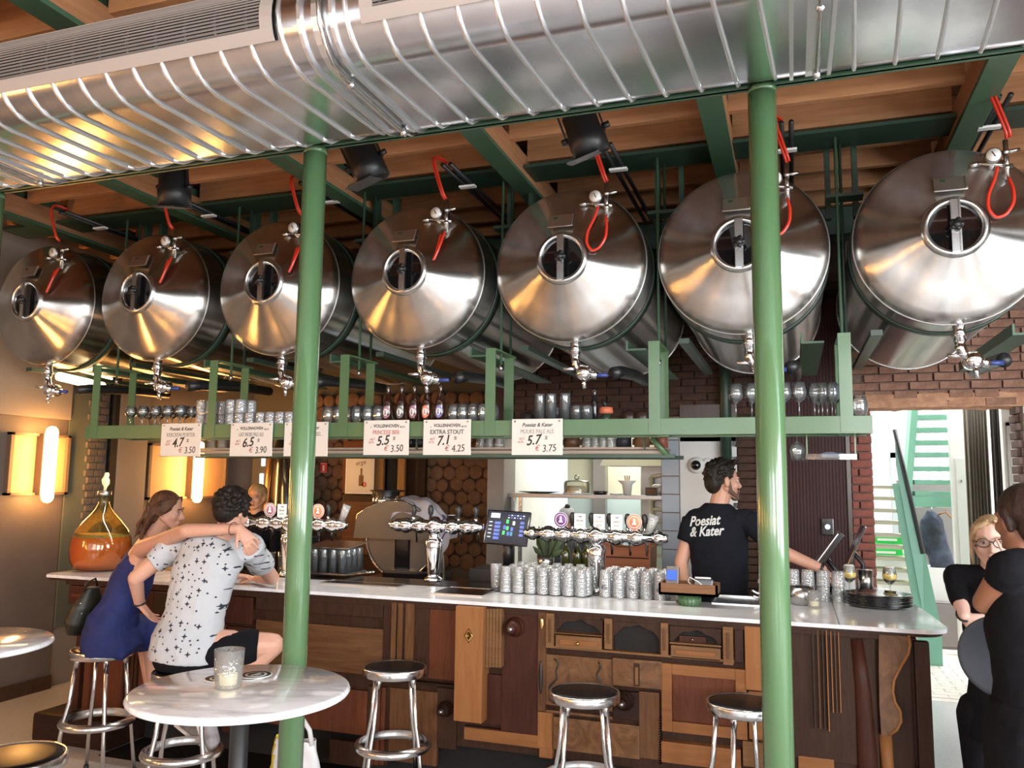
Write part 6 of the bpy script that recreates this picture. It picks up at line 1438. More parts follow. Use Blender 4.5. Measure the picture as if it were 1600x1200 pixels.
    wp(blob(HB, 'curly_hair', hairm('curly_black_hair', (.008, .006, .005), (.02, .014, .010)), None, .0045, 1), r)
    wb2 = MB(); wb2.tube([wl_+V((.034*cos(a), .034*sin(a)*.8, .012*sin(a))) for a in [2*pi*i/16 for i in range(16)]], .007, 6, True); wp(wb2.obj('dark_wristband', MT['black']), r)
    S1 = aZ(345, 1165, .10)
    d_ = V((-.6, .5, -.25)); f0 = ar+V((-.03, 0, -.06)); f1 = al+V((-.03, 0, -.06))
    shoe(r, f0, V((.55, -.15, -.75)), MT['sneaker'], MT['whitep']); shoe(r, f1, V((.85, .1, -.40)), MT['sneaker'], MT['whitep'])
    return sl, sr, hip, Y0
MT['sneaker'] = mat('grey_sneaker', (.33, .31, .31), .7, c2=(.12, .12, .13), ns=16)
msl, msr, mhip, mY = seated_man()
# ---------------------------------------------------------------- seated woman in blue
def seated_woman():
    st = stools[0].location; Y0 = st.y
    r = person('seated woman in a royal blue dress, her arm around the man beside her', (st.x, st.y, .76))
    hip = aY(172, 992, Y0); hip.z = max(hip.z, .86); ch = aY(205, 908, Y0+.06); nk = aY(238, 835, Y0+.12); hd = aY(262, 797, Y0+.12)
    sn = aY(222, 858, Y0-.03); sf = aY(232, 850, Y0+.26)           # near and far shoulder
    el = aY(292, 829, mY-.04); wr = aY(372, 826, mY+.0); 
    B = MB(); sd = (sf-sn).normalized()
    B.loft([(hip-V((0, 0, .09)), .155, .12), (hip, .165, .13), (mid(hip, ch, .5), .125, .095), (ch, .145, .11), (mid(ch, nk, .55), .145, .085), (mid(ch, nk, .95), .07, .055)], 20, sd)
    B.cap(mid(sn, sf, .12), .052, mid(sn, sf, .88), .052); B.cap(nk-V((.01, 0, .03)), .050, hd-V((.01, 0, .04)), .048)
    limb(B, [sn, el, wr], [.056, .040, .027]); add_hand(B, wr+V((.01, 0, 0)), V((.55, .12, -.62)), V((-.35, .75, -.35)), -1, .28, .95, .16)
    ef = V((sf.x+.22, 4.56, 1.13)); limb(B, [sf, ef, ef+V((.22, .05, .02))], [.048, .038, .027]); add_hand(B, ef+V((.22, .05, .02)), V((1, .1, 0)), V((0, 0, -1)), 1, .3, .92)
    k1 = aY(238, 985, Y0+.26); k1.z = .80; k2 = aY(226, 990, Y0+.36); k2.z = .80
    limb(B, [hip+V((0, -.06, -.02)), k1, k1+V((.02, .06, -.42)), k1+V((-.0, .1, -.50))], [.095, .064, .045, .035]); limb(B, [hip+V((0, .08, -.02)), k2, k2+V((.05, .06, -.42)), k2+V((.03, .1, -.5))], [.095, .064, .045, .035])
    H = hmat(hd, radians(-68), radians(-10), radians(6), .96); add_head(B, H)
    wp(blob(B, 'body', MT['skin'], None, .005, 3), r)
    face_bits(H, r, (.07, .035, .02))
    D = MB()
    D.loft([(hip-V((0, 0, .125)), .19, .16), (hip-V((0, 0, .04)), .192, .165), (hip+V((.01, 0, .06)), .170, .145), (mid(hip, ch, .5), .145, .118), (ch, .160, .128), (mid(ch, nk, .42), .145, .100), (mid(ch, nk, .62), .09, .078)], 26, sd)
    D.loft([(hip+V((0, -.05, -.03)), .12, .12), (mid(hip, k1, .6)-V((0, .02, .0)), .11, .105), (k1+V((.01, 0, 0)), .092, .085)], 18, V((0, 0, 1))); D.loft([(hip+V((0, .08, -.03)), .12, .12), (mid(hip, k2, .6), .11, .10), (k2, .09, .085)], 18, V((0, 0, 1)))
    D.loft([(hip+V((.10, .0, -.06)), .13, .10), (hip+V((.16, .02, -.115)), .10, .05)], 14, V((0, 1, 0)))
    wp(blob(D, 'blue_dress', mat('royal_blue_cloth', (.005, .014, .10), .75, c2=(.008, .022, .14), ns=6), None, .008, 4, (.022, .10)), r)
    sp = MB()
    for s_ in (.25, .72): 
        a = mid(sn, sf, s_)+V((-.015, 0, .052)); sp.tube([mid(ch, nk, .40)+V((-.115, (s_-.5)*.12, .02)), a+V((-.05, 0, -.03)), a+V((.0, 0, .0)), a+V((.06, 0, -.06))], .006, 6)
    wp(sp.obj('dress_straps', mat('strap_navy', (.01, .015, .06), .7)), r)
    random.seed(17); HB = MB(); q = MB(); q.sph((0, -.022, .040), (.084, .098, .087), 18, 12); q.sph((0, -.070, -.02), (.070, .055, .085), 14, 10); HB.add(q.v, q.f, True, H)
    for i in range(46):       # wavy locks down the neck and back
        a = random.uniform(-1, 1); p = V((a*.080, -.055-random.uniform(0, .05), .05-abs(a)*.03)); L = random.uniform(.16, .25); ph = random.uniform(0, 6)
        pts = [p+V((a*.02*t+.010*sin(ph+t*9), -.03*t-.02*t*t+.010*cos(ph+t*8), -L*t)) for t in [k/8 for k in range(9)]]
        q = MB(); q.tube(pts, .01, 7, rs=[.012, .013, .013, .013, .012, .011, .009, .007, .003]); HB.add(q.v, q.f, True, H)
    for s in (-1, 1):
        for i in range(7):
            pts = [V((s*(.035+.01*i), .060-.014*i, .095-.006*i)), V((s*(.066+.003*i), .050-.016*i, .055-.004*i)), V((s*.083, .018-.014*i, .01)), V((s*.085, -.01-.012*i, -.03))]; q = MB(); q.tube(pts, .009, 7, rs=[.008, .011, .010, .005]); HB.add(q.v, q.f, True, H)
    wp(blob(HB, 'wavy_brown_hair', hairm('wavy_brown', (.055, .024, .012), (.12, .055, .028)), None, .0045, 1), r)
    bb_ = MB()
    for px_ in (348, 364): 
        c_ = aY(px_, 826, mY); bb_.tube([c_+V((.004*sin(a), .034*cos(a), .034*sin(a))) for a in [2*pi*i/16 for i in range(16)]], .0025, 6, True)
    wp(bb_.obj('bracelets', mat('bracelet_brown', (.12, .04, .03), .5)), r)
    hb = aY(136, 950, Y0-.02)
    t = thing('handbag', 'dark olive handbag hanging behind the woman in the blue dress', 'bag', hb)
    q = MB(); q.loft([((-.03, 0, -.15), .05, .10), ((-.02, 0, -.08), .075, .13), ((.01, 0, .02), .06, .11), ((.04, 0, .13), .02, .04)], 18, (1, 0, 0))
    blob(q, 'bag_body', mat('olive_leather', (.012, .011, .006), .45, c2=(.022, .02, .011), ns=8), t, .007, 2)
    MB().tube([(.02, -.05, .10), (.04, -.06, .16), (.05, 0, .18), (.03, .05, .10)], .006, 8).obj('bag_strap', MT['black'], t)
    MB().sph((.035, -.075, -.02), .012).sph((.03, -.08, .04), .008).obj('ring', MT['steel'], t)
seated_woman()
# ---------------------------------------------------------------- bartender
def bartender():
    Y0 = 5.72
    hd = aY(1130, 751, Y0); nk = aY(1122, 786, Y0); sl = aY(1084, 812, Y0); sr = aY(1170, 812, Y0-.04); ch = aY(1122, 856, Y0-.02); wa = aY(1126, 925, Y0-.02)
    r = person('dark haired bartender in a black printed t-shirt standing behind the bar, looking right', (nk.x, Y0, 0))
    hipz = 1.0; hp = V((wa.x, Y0, hipz))
    el = aY(1064, 880, Y0-.04); wl_ = aY(1072, 925, Y0-.16); er = aY(1222, 862, Y0-.12); wr = aY(1284, 889, Y0-.14)
    sd = V((1, 0, 0)); B = MB()
    B.loft([(hp, .16, .11), (wa, .155, .105), (ch, .175, .115), (mid(ch, nk, .6), .175, .10), (mid(ch, nk, .95), .085, .07)], 20, sd)
    B.cap(mid(sl, sr, .1), .06, mid(sl, sr, .9), .06); B.cap(nk-V((0, 0, .04)), .066, hd-V((0, .0, .04)), .060)
    limb(B, [sl, el, wl_], [.058, .045, .030]); add_hand(B, wl_, V((.2, -.2, -1)), V((1, 0, 0)), 1, .4)
    limb(B, [sr, er, wr], [.058, .045, .032]); add_hand(B, wr, V((.8, .05, -.62)), V((-.55, .1, -.8)), -1, .45, 1.05, .12)
    for s in (-1, 1): limb(B, [hp+V((s*.09, 0, -.04)), V((hp.x+s*.10, Y0+.02, .52)), V((hp.x+s*.11, Y0, .08))], [.095, .06, .042])
    H = hmat(hd, radians(-62), radians(0), 0, 1.12); add_head(B, H)
    wp(blob(B, 'body', MT['skint'], None, .0055, 3), r); face_bits(H, r, (.01, .007, .005))
    T = MB(); T.loft([(hp-V((0, 0, .02)), .185, .135), (wa, .178, .132), (ch, .196, .138), (mid(ch, nk, .5), .200, .125), (mid(ch, nk, .80), .145, .10), (mid(ch, nk, .98), .086, .078)], 26, sd)
    T.cap(mid(sl, sr, .04), .074, mid(sl, sr, .96), .074)
    T.loft([(sl, .080, .080), (mid(sl, el, .35), .077, .077), (mid(sl, el, .52), .072, .076)], 18, V((0, 1, 0))); T.loft([(sr, .080, .080), (mid(sr, er, .25), .080, .078), (mid(sr, er, .50), .076, .074)], 18, V((0, 1, 0)))
    sh_ = blob(T, 'black_tshirt', MT['cloth_navyblack'], None, .008, 4, (.02, .10)); wp(sh_, r)
    bv = BVHTree.FromPolygons([v.co.copy() for v in sh_.data.vertices], [tuple(p.vertices) for p in sh_.data.polygons])
    for body, sz, px, py in (('Poesiat', .088, 1103, 813), ('& Kater', .088, 1106, 829)):
        o = text(body, sz, mat('shirt_print', (.62, .62, .60), .7), None, (0, 0, 0), (0, 0, 0), 'shirt_lettering', shear=.25, bold=.0022, sx=.78); c = aY(px, py, Y0)
        bmm = bmesh.new(); bmm.from_mesh(o.data); bmesh.ops.triangulate(bmm, faces=bmm.faces)
        bmm.to_mesh(o.data); bmm.free()
        for v in o.data.vertices:
            w = V((c.x+v.co.x, Y0-.6, c.z+v.co.y+v.co.x*.10)); hit = bv.ray_cast(w, V((0, 1, 0)))
            v.co = (w.x, (hit[0].y if hit[0] else Y0-.12)-.004-v.co.z, w.z)
        wp(o, r)
    J = MB(); J.loft([(hp+V((0, 0, .0)), .175, .13), (hp-V((0, 0, .12)), .18, .13)], 20, sd)
    for s in (-1, 1): limb(J, [hp+V((s*.09, 0, -.06)), V((hp.x+s*.10, Y0+.02, .52)), V((hp.x+s*.11, Y0, .10))], [.11, .08, .07])
    wp(blob(J, 'dark_trousers', MT['cloth_black'], None, .012, 2), r)
    for s in (-1, 1): shoe(r, (hp.x+s*.11, Y0, .0), (0, 1, 0), MT['black'], MT['black'])
    random.seed(5); HB = MB(); q = MB(); q.sph((0, -.024, .046), (.083, .098, .084), 18, 12); q.sph((0, -.066, -.012), (.070, .050, .068), 14, 10); HB.add(q.v, q.f, True, H)
    for i in range(150):
        a = random.uniform(0, 2*pi); b_ = random.uniform(-.75, 1.5); v = V((cos(a)*cos(b_)*.084, -.022+sin(a)*cos(b_)*.100, .042+sin(b_)*.086))
        if v.y > .045 and v.z < .085 or (v.y > -.02 and v.z < .01) or v.z < -.06: continue
        q = MB(); q.cap(v, .010, v*1.06+V((.004*random.uniform(-1, 1), .010, .006)), .004, 6); HB.add(q.v, q.f, True, H)
    for i in range(9): q = MB(); q.tube([(-.05+.0125*i, .045, .118), (-.05+.0125*i, .078, .112), (-.055+.014*i, .092, .098)], .008, 6, rs=[.012, .010, .004]); HB.add(q.v, q.f, True, H)
    wp(blob(HB, 'short_dark_hair', hairm('short_black_hair', (.010, .008, .006), (.022, .017, .013)), None, .0045, 1), r)
    MS = MB(); q = MB(); q.sph((0, .095, -.053), (.026, .007, .006)); q.sph((0, .074, -.102), (.032, .024, .019))
    for s in (-1, 1): q.cap((s*.024, .090, -.056), .005, (s*.03, .078, -.088), .008, 8); q.cap((s*.03, .070, -.094), .012, (s*.058, .018, -.062), .015, 8); q.cap((s*.058, .018, -.062), .015, (s*.070, .006, -.01), .012, 8)
    MS.add(q.v, q.f, True, H); wp(blob(MS, 'moustache_and_stubble', mat('stubble', (.12, .07, .05), .9), None, .003, 1), r)
    q = MB(); ax = (wr-er).normalized(); u_ = ax.orthogonal().normalized(); w_ = ax.cross(u_)
    q.tube([wr+(u_*cos(a)+w_*sin(a))*.036 for a in [2*pi*i/18 for i in range(18)]], .009, 6, True); wp(q.obj('black_watch', MT['black']), r)
bartender()
# ---------------------------------------------------------------- standing staff on the right
def standing(label, hd, yaw, s, skin, body_cloth, arms, Y0, hairc, build=1.0, legs=True, pants=None, vox=.007, pitch=0, hairfn=None, sleeves=.5, face=True, roll=0, glasses=False, hands=True, turn=None, neck=.16):
    nk = hd+V((0, 0, -neck*s)); sh = nk+V((0, 0, -.03)); tw_ = yaw if turn is None else turn
    sd = V((cos(tw_), sin(tw_), 0)); w = .175*build
    sl = sh-sd*w*1.05; sr = sh+sd*w*1.05; ch = sh-V((0, 0, .20)); wa = sh-V((0, 0, .40)); hp = sh-V((0, 0, .56))
    r = person(label, (nk.x, Y0, 0)); B = MB()
    B.loft([(hp, .155*build, .11), (wa, .125*build, .095), (ch, .155*build, .115), (mid(ch, sh, .7), .15*build, .09), (sh+V((0, 0, .01)), .08, .065)], 20, sd)
    B.cap(mid(sl, sr, .15), .05, mid(sl, sr, .85), .05); B.cap(nk-V((0, 0, .05)), .054, hd-V((0, 0, .05)), .050)
    for (sho, e, wst, hdir, pal, side) in ((sl, *arms[0]), (sr, *arms[1])):
        limb(B, [sho, e, wst], [.050, .039, .028])
        if hands: add_hand(B, wst, hdir, pal, side, .35, .95)
    for q in (-1, 1): limb(B, [hp+sd*q*.08-V((0, 0, .03)), V((hp.x, hp.y, .50))+sd*q*.09, V((hp.x, hp.y, .08))+sd*q*.10], [.09, .058, .04])
    H = hmat(hd, yaw, pitch, roll, s); add_head(B, H); wp(blob(B, 'body', skin, None, vox, 3), r)
    if face: face_bits(H, r, tuple(x*1.2 for x in hairc[0]))
    T = MB(); T.loft([(hp-V((0, 0, .12)), .19*build, .145), (hp, .175*build, .135), (wa, .145*build, .115), (ch, .172*build, .132), (mid(ch, sh, .6), .168*build, .108), (sh-V((0, 0, .0)), .10, .085)], 24, sd)
    T.cap(mid(sl, sr, .08), .060, mid(sl, sr, .92), .060); T.sph(sl, .061); T.sph(sr, .061)
    for sho, e, wst in ((sl, arms[0][0], arms[0][1]), (sr, arms[1][0], arms[1][1])):
        if sleeves <= 1: T.loft([(sho, .064, .064), (mid(sho, e, sleeves*.5), .060, .060), (mid(sho, e, sleeves), .056, .056)], 16, V((.1, 1, 0)))
        else: limb(T, [sho, e, mid(e, wst, sleeves-1)], [.054, .046, .039])
    wp(blob(T, 'black_top', body_cloth, None, .009, 3, (.014, .09)), r)
    J = MB()
    for q in (-1, 1): limb(J, [hp+sd*q*.08-V((0, 0, .03)), V((hp.x, hp.y, .50))+sd*q*.09, V((hp.x, hp.y, .12))+sd*q*.10], [.10, .068, .052])
    wp(blob(J, 'trousers', pants or MT['cloth_black'], None, .011, 2), r)
    fd = V((-sin(tw_), cos(tw_), 0))
    for q in (-1, 1): shoe(r, V((hp.x, hp.y, 0))+sd*q*.10, fd, MT['black'], MT['black'])
    HB = MB(); hairfn(HB, H); wp(blob(HB, 'hair', hairm('hair_tone', *hairc), None, .005, 1), r)
    return r, H, (sl, sr, ch, wa, hp, sd)
def hair_pulled(HB, H):
    random.seed(3); q = MB(); q.sph((0, -.020, .043), (.081, .096, .084), 18, 12); q.sph((0, -.10, .06), (.04, .045, .045), 12, 8); HB.add(q.v, q.f, True, H)
    for s in (-1, 1):
        for i in range(6):
            q = MB(); q.tube([(s*(.01+.012*i), .072-.006*i, .103-.006*i), (s*(.060+.003*i), .050-.014*i, .068), (s*.082, .01-.01*i, .02), (s*.084, .012-.012*i, -.05), (s*.078, .0-.008*i, -.12-.01*i)], .009, 7, rs=[.007, .010, .010, .008, .003]); HB.add(q.v, q.f, True, H)
def hair_cap(HB, H):
    random.seed(6); q = MB(); q.sph((0, -.024, .045), (.086, .102, .088), 18, 12); q.sph((0, -.068, -.020), (.072, .050, .068), 14, 10); HB.add(q.v, q.f, True, H)
    for s in (-1, 1): q = MB(); q.cap((s*.076, -.01, .03), .018, (s*.074, -.03, -.03), .012); HB.add(q.v, q.f, True, H)
def hair_bun(HB, H):
    q = MB(); q.sph((0, -.022, .045), (.084, .100, .086), 18, 12); q.sph((0, -.03, .135), (.03, .03, .028), 12, 8); q.sph((0, -.068, -.01), (.068, .045, .05)); HB.add(q.v, q.f, True, H)
# blonde woman with glasses
Y2 = 4.22; h2 = aY(1550, 847, Y2)
e2 = aY(1499, 932, Y2+.0); w2 = aY(1506, 962, Y2-.10)
r2, H2, F2 = standing('blonde woman with glasses in a black three-quarter sleeve top at the end of the bar', h2, radians(180-12), .98, mat('fair_skin', (.66, .42, .34), .5, sss=.08), MT['cloth_black'],
    [(aY(1600, 930, Y2), aY(1590, 890, Y2-.22), V((-.3, -.3, 1)), V((0, 1, 0)), 1), (e2, w2, V((.55, -.2, -.55)), V((.5, .6, -.2)), 1)], Y2, ((.33, .21, .11), (.48, .33, .19)), .80, vox=.0055, hairfn=hair_pulled, sleeves=1.35, turn=radians(180-12), neck=.135)
gm = MB()
for s in (-1, 1):
    q = MB(); q.tube([(s*.033+.026*cos(a), .098, .0+.019*sin(a)) for a in [2*pi*i/20 for i in range(20)]], .0022, 6, True); q.tube([(s*.058, .097, .004), (s*.080, .03, .004), (s*.082, -.01, .0)], .002, 6); gm.add(q.v, q.f, True, H2)
q = MB(); q.tube([(-.009, .100, .004), (0, .102, .007), (.009, .100, .004)], .002, 6); gm.add(q.v, q.f, True, H2); wp(gm.obj('dark_glasses_frame', MT['blackg']), r2)
q = MB(); q.tube([w2+V((.028*cos(a), .02*sin(a), .024*sin(a)+.004)) for a in [2*pi*i/14 for i in range(14)]], .006, 6, True); wp(q.obj('dark_wristband', MT['black']), r2)
# brown skinned woman, back to the camera
Y1 = 3.30; h1 = aY(1598, 813, Y1)
r1, H1, F1 = standing('dark haired woman in black with bare forearms, back turned, cut by the right picture edge', h1, radians(28), .98, mat('warm_brown_skin', (.34, .15, .085), .5, sss=.06), MT['cloth_black'],
    [(aY(1538, 942, Y1-.02), aY(1556, 900, Y1+.10), V((.75, .25, .55)), V((.3, .6, -.5)), 1), (h1+V((.26, .22, -.46)), h1+V((.20, .36, -.62)), V((-.2, .3, -1)), V((0, 1, 0)), -1)], Y1, ((.022, .012, .010), (.05, .03, .024)), 1.02, pants=mat('blue_jeans', (.03, .05, .13), .8, c2=(.07, .11, .24), ns=14), hairfn=hair_cap, face=False, sleeves=.34, turn=radians(62), neck=.125)
AP = MB(); hp1 = F1[4]; AP.loft([(hp1+V((0, 0, .12)), .160, .130), (hp1, .195, .152), (hp1-V((0, 0, .3)), .20, .16), (V((hp1.x, hp1.y, .32)), .19, .17)], 24, F1[5]); wp(blob(AP, 'long_black_apron', MT['cloth_black'], None, .01, 3, (.02, .1)), r1)
tt = aY(1552, 885, Y1+.06); tis = thing('tissue', 'crumpled white tissue held in the raised hand at the right edge', 'tissue', tt); blob(MB().sph((0, 0, 0), (.025, .015, .012)).sph((.02, 0, .006), (.02, .012, .01)), 'tissue_paper', MT['whitep'], tis, .004, 1)
tr = aY(1567, 1027, 3.62); rt = thing('round_tray', 'dark grey round tray held upright between the two women at the right', 'tray', tr)
Rt2 = M.Rotation(radians(-20), 4, 'Z') @ M.Rotation(pi/2, 4, 'X'); MB().lathe([(.0001, 0), (.135, 0), (.150, .010), (.153, .006), (.140, -.006), (.0001, -.005)], 48, Rt2, False).obj('tray_disc', mat('slate_tray', (.05, .06, .08), .5), rt)
# background woman lit orange, and the cook
Yb = 6.45; hb_ = aY(401, 777, Yb)
standing('blonde woman in black with a warmly lit face far behind the left tap tower', hb_, radians(192), .98, mat('lamplit_skin', (.62, .28, .14), .5), MT['cloth_black'],  # warm lamp light on her face is mixed into the skin colour
    [(hb_+V((.24, -.02, -.48)), hb_+V((.14, -.2, -.56)), V((-.3, -1, 0)), V((0, 0, -1)), 1), (hb_+V((-.24, -.02, -.48)), hb_+V((-.1, -.2, -.58)), V((.3, -1, 0)), V((0, 0, -1)), 1)], Yb, ((.30, .17, .07), (.42, .26, .12)), .95, vox=.007, hairfn=hair_cap, sleeves=1.9)
Yk = 8.1; hk = aY(886, 812, Yk)
rk_, Hk, Fk = standing('cook with a grey headscarf and dark bun bent over in the kitchen', hk, radians(200), .98, MT['skint'], mat('cook_dark', (.05, .05, .055), .8),
    [(hk+V((.24, -.05, -.45)), hk+V((.14, -.25, -.5)), V((-.3, -1, 0)), V((0, 0, -1)), 1), (hk+V((-.24, -.05, -.45)), hk+V((-.1, -.25, -.5)), V((.3, -1, 0)), V((0, 0, -1)), 1)], Yk, ((.012, .010, .009), (.03, .025, .02)), 1, vox=.008, hairfn=hair_bun, sleeves=1.2, pitch=radians(-25))
q = MB(); q.sph((0, -.01, .062), (.090, .100, .070), 18, 10); sc2 = MB(); sc2.add(q.v, q.f, True, Hk); wp(sc2.obj('grey_headscarf', mat('scarf_grey', (.28, .28, .29), .9)), rk_)
# ================================================================ stair hall seen through the opening
MT['mint'] = mat('mint_green_paint', (.17, .42, .30), .4)
MT['tread'] = mat('pale_tread', (.50, .50, .36), .5)
YH = 10.2
# upper flight, seen from below and in front
uf = thing('upper_stair_flight', 'mint green upper stair flight with open treads in the hall', 'stairs', (aY(1455, 900, YH).x, YH, 0))
def U(px, py, Y): return aY(px, py, Y)-V(uf.location)
xl = U(1426, 700, YH).x; xr = U(1490, 700, YH).x
for i, py in enumerate((775, 757, 736, 714, 695, 675, 655, 636)):
    zz = aY(1455, py, YH).z
    MB().b2((xl, -.02-.0*i, zz), (xr, .24, zz+.05), .003).obj('tread', MT['mint'], uf)
a = U(1411, 800, YH); b_ = U(1424, 632, YH)
st_ = MB(); st_.add([(a.x, -.05, a.z), (a.x+.07, -.05, a.z), (b_.x+.07, -.05, b_.z), (b_.x, -.05, b_.z), (a.x, .3, a.z), (a.x+.07, .3, a.z), (b_.x+.07, .3, b_.z), (b_.x, .3, b_.z)], [(0, 1, 2, 3), (4, 7, 6, 5), (0, 4, 5, 1), (1, 5, 6, 2), (2, 6, 7, 3), (3, 7, 4, 0)]).obj('stringer', MT['mint'], uf)
MB().b2((xl-.05, -.03, U(1455, 781, YH).z-.08), (xr+.03, .3, U(1455, 776, YH).z), .003).obj('landing_beam', MT['mint'], uf)
# lower flight at the left
lf = thing('lower_stair_flight', 'lower stair flight with pale treads and a mint perforated side in the hall', 'stairs', (aY(1400, 900, 9.4).x, 9.4, 0))
def Lf(px, py, Y=9.4): return aY(px, py, Y)-V(lf.location)
for i, (xr_, py) in enumerate(((1400, 764), (1403, 782), (1406, 801), (1410, 820), (1413, 840), (1416, 858), (1419, 876), (1425, 894), (1432, 914))):
    z = aY(1400, py, 9.4).z; MB().b2((Lf(1350, py).x, -.03, z), (Lf(xr_, py).x, .22, z+.035), .003).obj('tread', MT['tread'], lf)
P0, P1 = Lf(1400, 756), Lf(1452, 978)
sd_ = MB(); sd_.add([(P0.x-.04, -.06, P0.z), (P0.x+.12, -.06, P0.z+.02), (P1.x+.10, -.06, P1.z), (P1.x-.12, -.06, P1.z), (P0.x-.04, -.03, P0.z), (P0.x+.12, -.03, P0.z+.02), (P1.x+.10, -.03, P1.z), (P1.x-.12, -.03, P1.z)], [(0, 1, 2, 3), (4, 7, 6, 5), (0, 4, 5, 1), (1, 5, 6, 2), (2, 6, 7, 3), (3, 7, 4, 0)]).obj('stair_side', MT['mint'], lf)
h0 = Lf(1396, 672); h1_ = Lf(1440, 864); MB().tube([(h0.x, -.1, h0.z), (h1_.x, -.1, h1_.z)], .022, 8).obj('handrail', MT['black'], lf)
mp_ = MB().add([(h0.x, -.09, h0.z), (h1_.x, -.09, h1_.z), (h1_.x-.02, -.09, P1.z+.1), (P0.x+.02, -.09, P0.z), (h0.x, -.09, P0.z+.2)], [(0, 1, 2, 3, 4)]).obj('mesh_panel', mat('mesh_green', (.25, .52, .42), .5), lf); q_ = mp_.modifiers.new('s', 'SOLIDIFY'); q_.thickness = .008; bake(mp_)
MB().b2((Lf(1350, 990).x, -.1, 0.0), (Lf(1362, 990).x, .3, Lf(1362, 760).z)).obj('stair_leg', MT['mint'], lf)
MB().b2((P1.x-.12, -.06, 0), (P1.x+.10, -.03, max(P1.z, .02)+.01)).obj('stair_foot', MT['mint'], lf)
MB().b2((-.25, -.1, 0), (P1.x-.1, -.05, .0+.02)).obj('foot_plate', MT['mint'], lf)
# landing structure and window frames behind
MT['steelgrey'] = mat('window_frame_grey', (.36, .42, .42), .5)
wf = struct(MB().b2((.9, 11.9, 0), (1.0, 12.0, 4.2)).b2((1.22, 11.9, 0), (1.34, 12.0, 4.2)).b2((.6, 11.9, 2.15), (2.0, 12.0, 2.22)).b2((.6, 11.9, 3.0), (2.0, 12.0, 3.07)).obj('window_1', MT['steelgrey']))
gx_ = aY(1428, 700, 11.2).x; wd2 = thing('slatted_screen', 'pale vertical slatted screen behind the upper stairs', 'screen', (gx_, 11.2, 0))
for i in range(6): MB().b2((.02+.115*i, 0, 1.4), (.065+.115*i, .04, 2.75)).obj('slat', MT['steelgrey'], wd2)
MB().b2((0, -.01, 1.3), (.70, .05, 1.42)).obj('rail', MT['steeld'], wd2)
# white door post / sliding doors, curtains
xa = aY(1488, 760, 10.0).x; xb = aY(1516, 760, 10.0).x; dd = struct(MB().b2((xa, 10.0, 0), (xb, 10.12, 4.0)).obj('door_2', MT['white_wall'])); MB().b2((xa+.04, 9.985, .1), (xb-.02, 10.0, aY(1500, 716, 10).z), .004).obj('door_panel', mat('pale_door', (.62, .66, .62), .3), dd); MB().b2((xa+.09, 9.97, 1.83), (xb-.09, 9.985, 1.86)).obj('letter_slot', MT['steel'], dd)
def curtain(px0, px1, Y, col, lab):
    a = aY(px0, 760, Y).x; b_ = aY(px1, 760, Y).x; n = 40; vs = []; fs = []
    for i in range(n+1):
        x = a+(b_-a)*i/n; y = .035*sin(i*1.1)+.015*sin(i*2.3)
        vs += [(x-a, y, .55), (x-a+.01, y*.9, 3.6)]
    for i in range(n): fs.append((2*i, 2*i+2, 2*i+3, 2*i+1))
    t = thing('curtain', lab, 'curtain', (a, Y, 0)); o = MB().add(vs, fs, True).obj('curtain_cloth', mat('curtain_'+lab[:4], col, .9), t); q = o.modifiers.new('s', 'SOLIDIFY'); q.thickness = .01; bake(o)
    MB().tube([(-.05, 0, 3.6), (b_-a+.1, 0, 3.6)], .015).obj('curtain_rail', MT['steel'], t)
    MB().b2((-.0, -.05, 0), (b_-a, .05, .06)).obj('floor_box', MT['whitep'], t)
curtain(1511, 1547, 9.6, (.20, .18, .14), 'heavy olive grey curtain hanging behind the blonde woman'); curtain(1553, 1574, 9.2, (.06, .05, .045), 'dark brown curtain near the right side of the opening')
xa = aY(1570, 740, 8.9).x; d3 = struct(MB().b2((xa, 8.9, 0), (xa+.8, 9.0, 4.0)).obj('door_3', MT['white_wall'])); MB().b2((xa+.03, 8.88, .1), (xa+.06, 8.9, 2.4)).b2((xa+.03, 8.88, 2.37), (xa+.5, 8.9, 2.4)).obj('door_frame', MT['steeld'], d3)
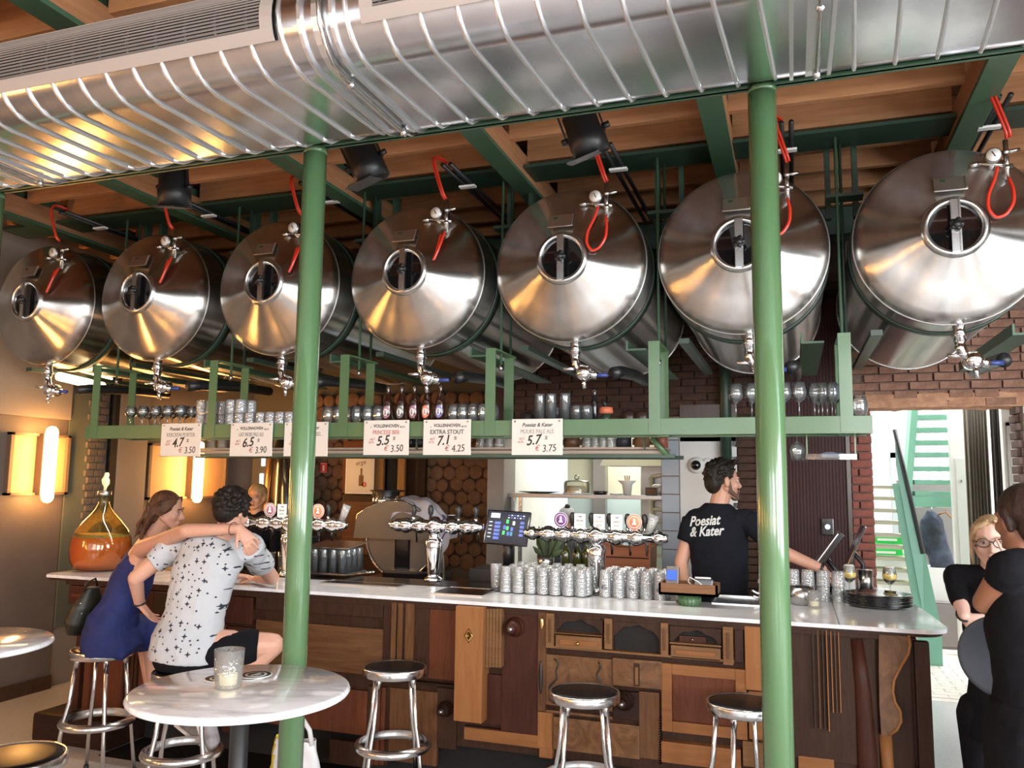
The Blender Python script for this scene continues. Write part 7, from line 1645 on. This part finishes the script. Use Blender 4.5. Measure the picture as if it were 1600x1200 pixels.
# coat niche
na = aY(1424, 820, 10.6).x; nb_ = aY(1494, 820, 10.6).x
nc = thing('coat_niche', 'grey coat niche with a white ledge under the stairs', 'niche', (na, 10.6, 0)); w = nb_-na
MB().b2((-.1, .3, .4), (w+.1, .36, 1.85)).obj('back_panel', mat('niche_grey', (.20, .19, .18), .8), nc); MB().b2((-.3, -.1, .50), (w+.1, .3, .86), .004).obj('white_ledge', MT['whitep'], nc)
MB().b2((-.3, -.25, 0), (w+.25, .3, .50), .004).obj('cupboard', mat('taupe_cupboard', (.22, .19, .18), .6), nc)
for i in range(2): MB().b2((-.28+i*.42, -.262, .03), (-.28+i*.42+.40, -.25, .48), .004).obj('door', mat('taupe_front', (.25, .22, .21), .6), nc)
MB().tube([(-.05, .05, 1.55), (w+.05, .05, 1.55)], .012).obj('coat_rail', MT['steel'], nc)
p = aY(1459, 790, 10.6); ct_ = thing('dark_coat', 'dark coat hanging on a hook rail in the niche', 'coat', (p.x, 10.63, 1.0)); q = MB()
q.loft([((.10, 0, -.22), .12, .05), ((.05, 0, -.05), .13, .07), ((0, 0, .2), .12, .07), ((-.02, 0, .42), .10, .06), ((-.02, 0, .50), .04, .04)], 18, (1, 0, 0)); q.cap((-.10, 0, .38), .05, (-.14, 0, .05), .045); blob(q, 'coat_cloth', mat('coat_navy', (.02, .022, .03), .8, c2=(.05, .065, .10), ns=5), ct_, .012, 2, (.03, .1))
MB().tube([(-.02, -.0, .54), (-.02, 0, .50)], .006).obj('hook', MT['steel'], ct_)
p = aY(1477, 788, 10.6); hg = thing('coat_hanger', 'empty pale wooden hanger right of the dark coat', 'hanger', (p.x, 10.6, 1.4)); MB().tube([(-.08, 0, .06), (0, 0, .09), (.14, 0, -.06)], .010).tube([(.0, 0, .09), (0, 0, .15)], .004).obj('hanger_arms', WD['org'], hg)
# green crates under the stairs
for i, (px, py, lab) in enumerate(((1388, 846, 'bright green crate on the cabinet behind the lower stairs, upper one'), (1386, 866, 'bright green crate below the other one behind the lower stairs'))):
    p = aY(px, py, 10.0); t = thing('green_crate', lab, 'crate', (p.x, 10.2, p.z)); MB().b2((-.19, -.1, -.04), (.17, .1, .05), .01).obj('crate_body', mat('vivid_green', (.02, .55, .08), .5), t); MB().b2((-.1, -.105, .0), (.1, -.1, .025)).obj('grip_slot', MT['whitep'], t)
hc_ = thing('white_cabinet', 'white cabinet behind the lower stairs in the hall', 'cabinet', (aY(1385, 880, 10.4).x, 10.4, 0)); MB().b2((-.45, -.25, 0), (.35, .2, 1.05), .01).obj('cabinet_body', MT['whitep'], hc_); MB().b2((-.44, -.26, .1), (-.06, -.25, 1.0)).b2((-.03, -.26, .1), (.34, -.25, 1.0)).obj('cabinet_door', MT['white_wall'], hc_)
bpy.context.view_layer.update()
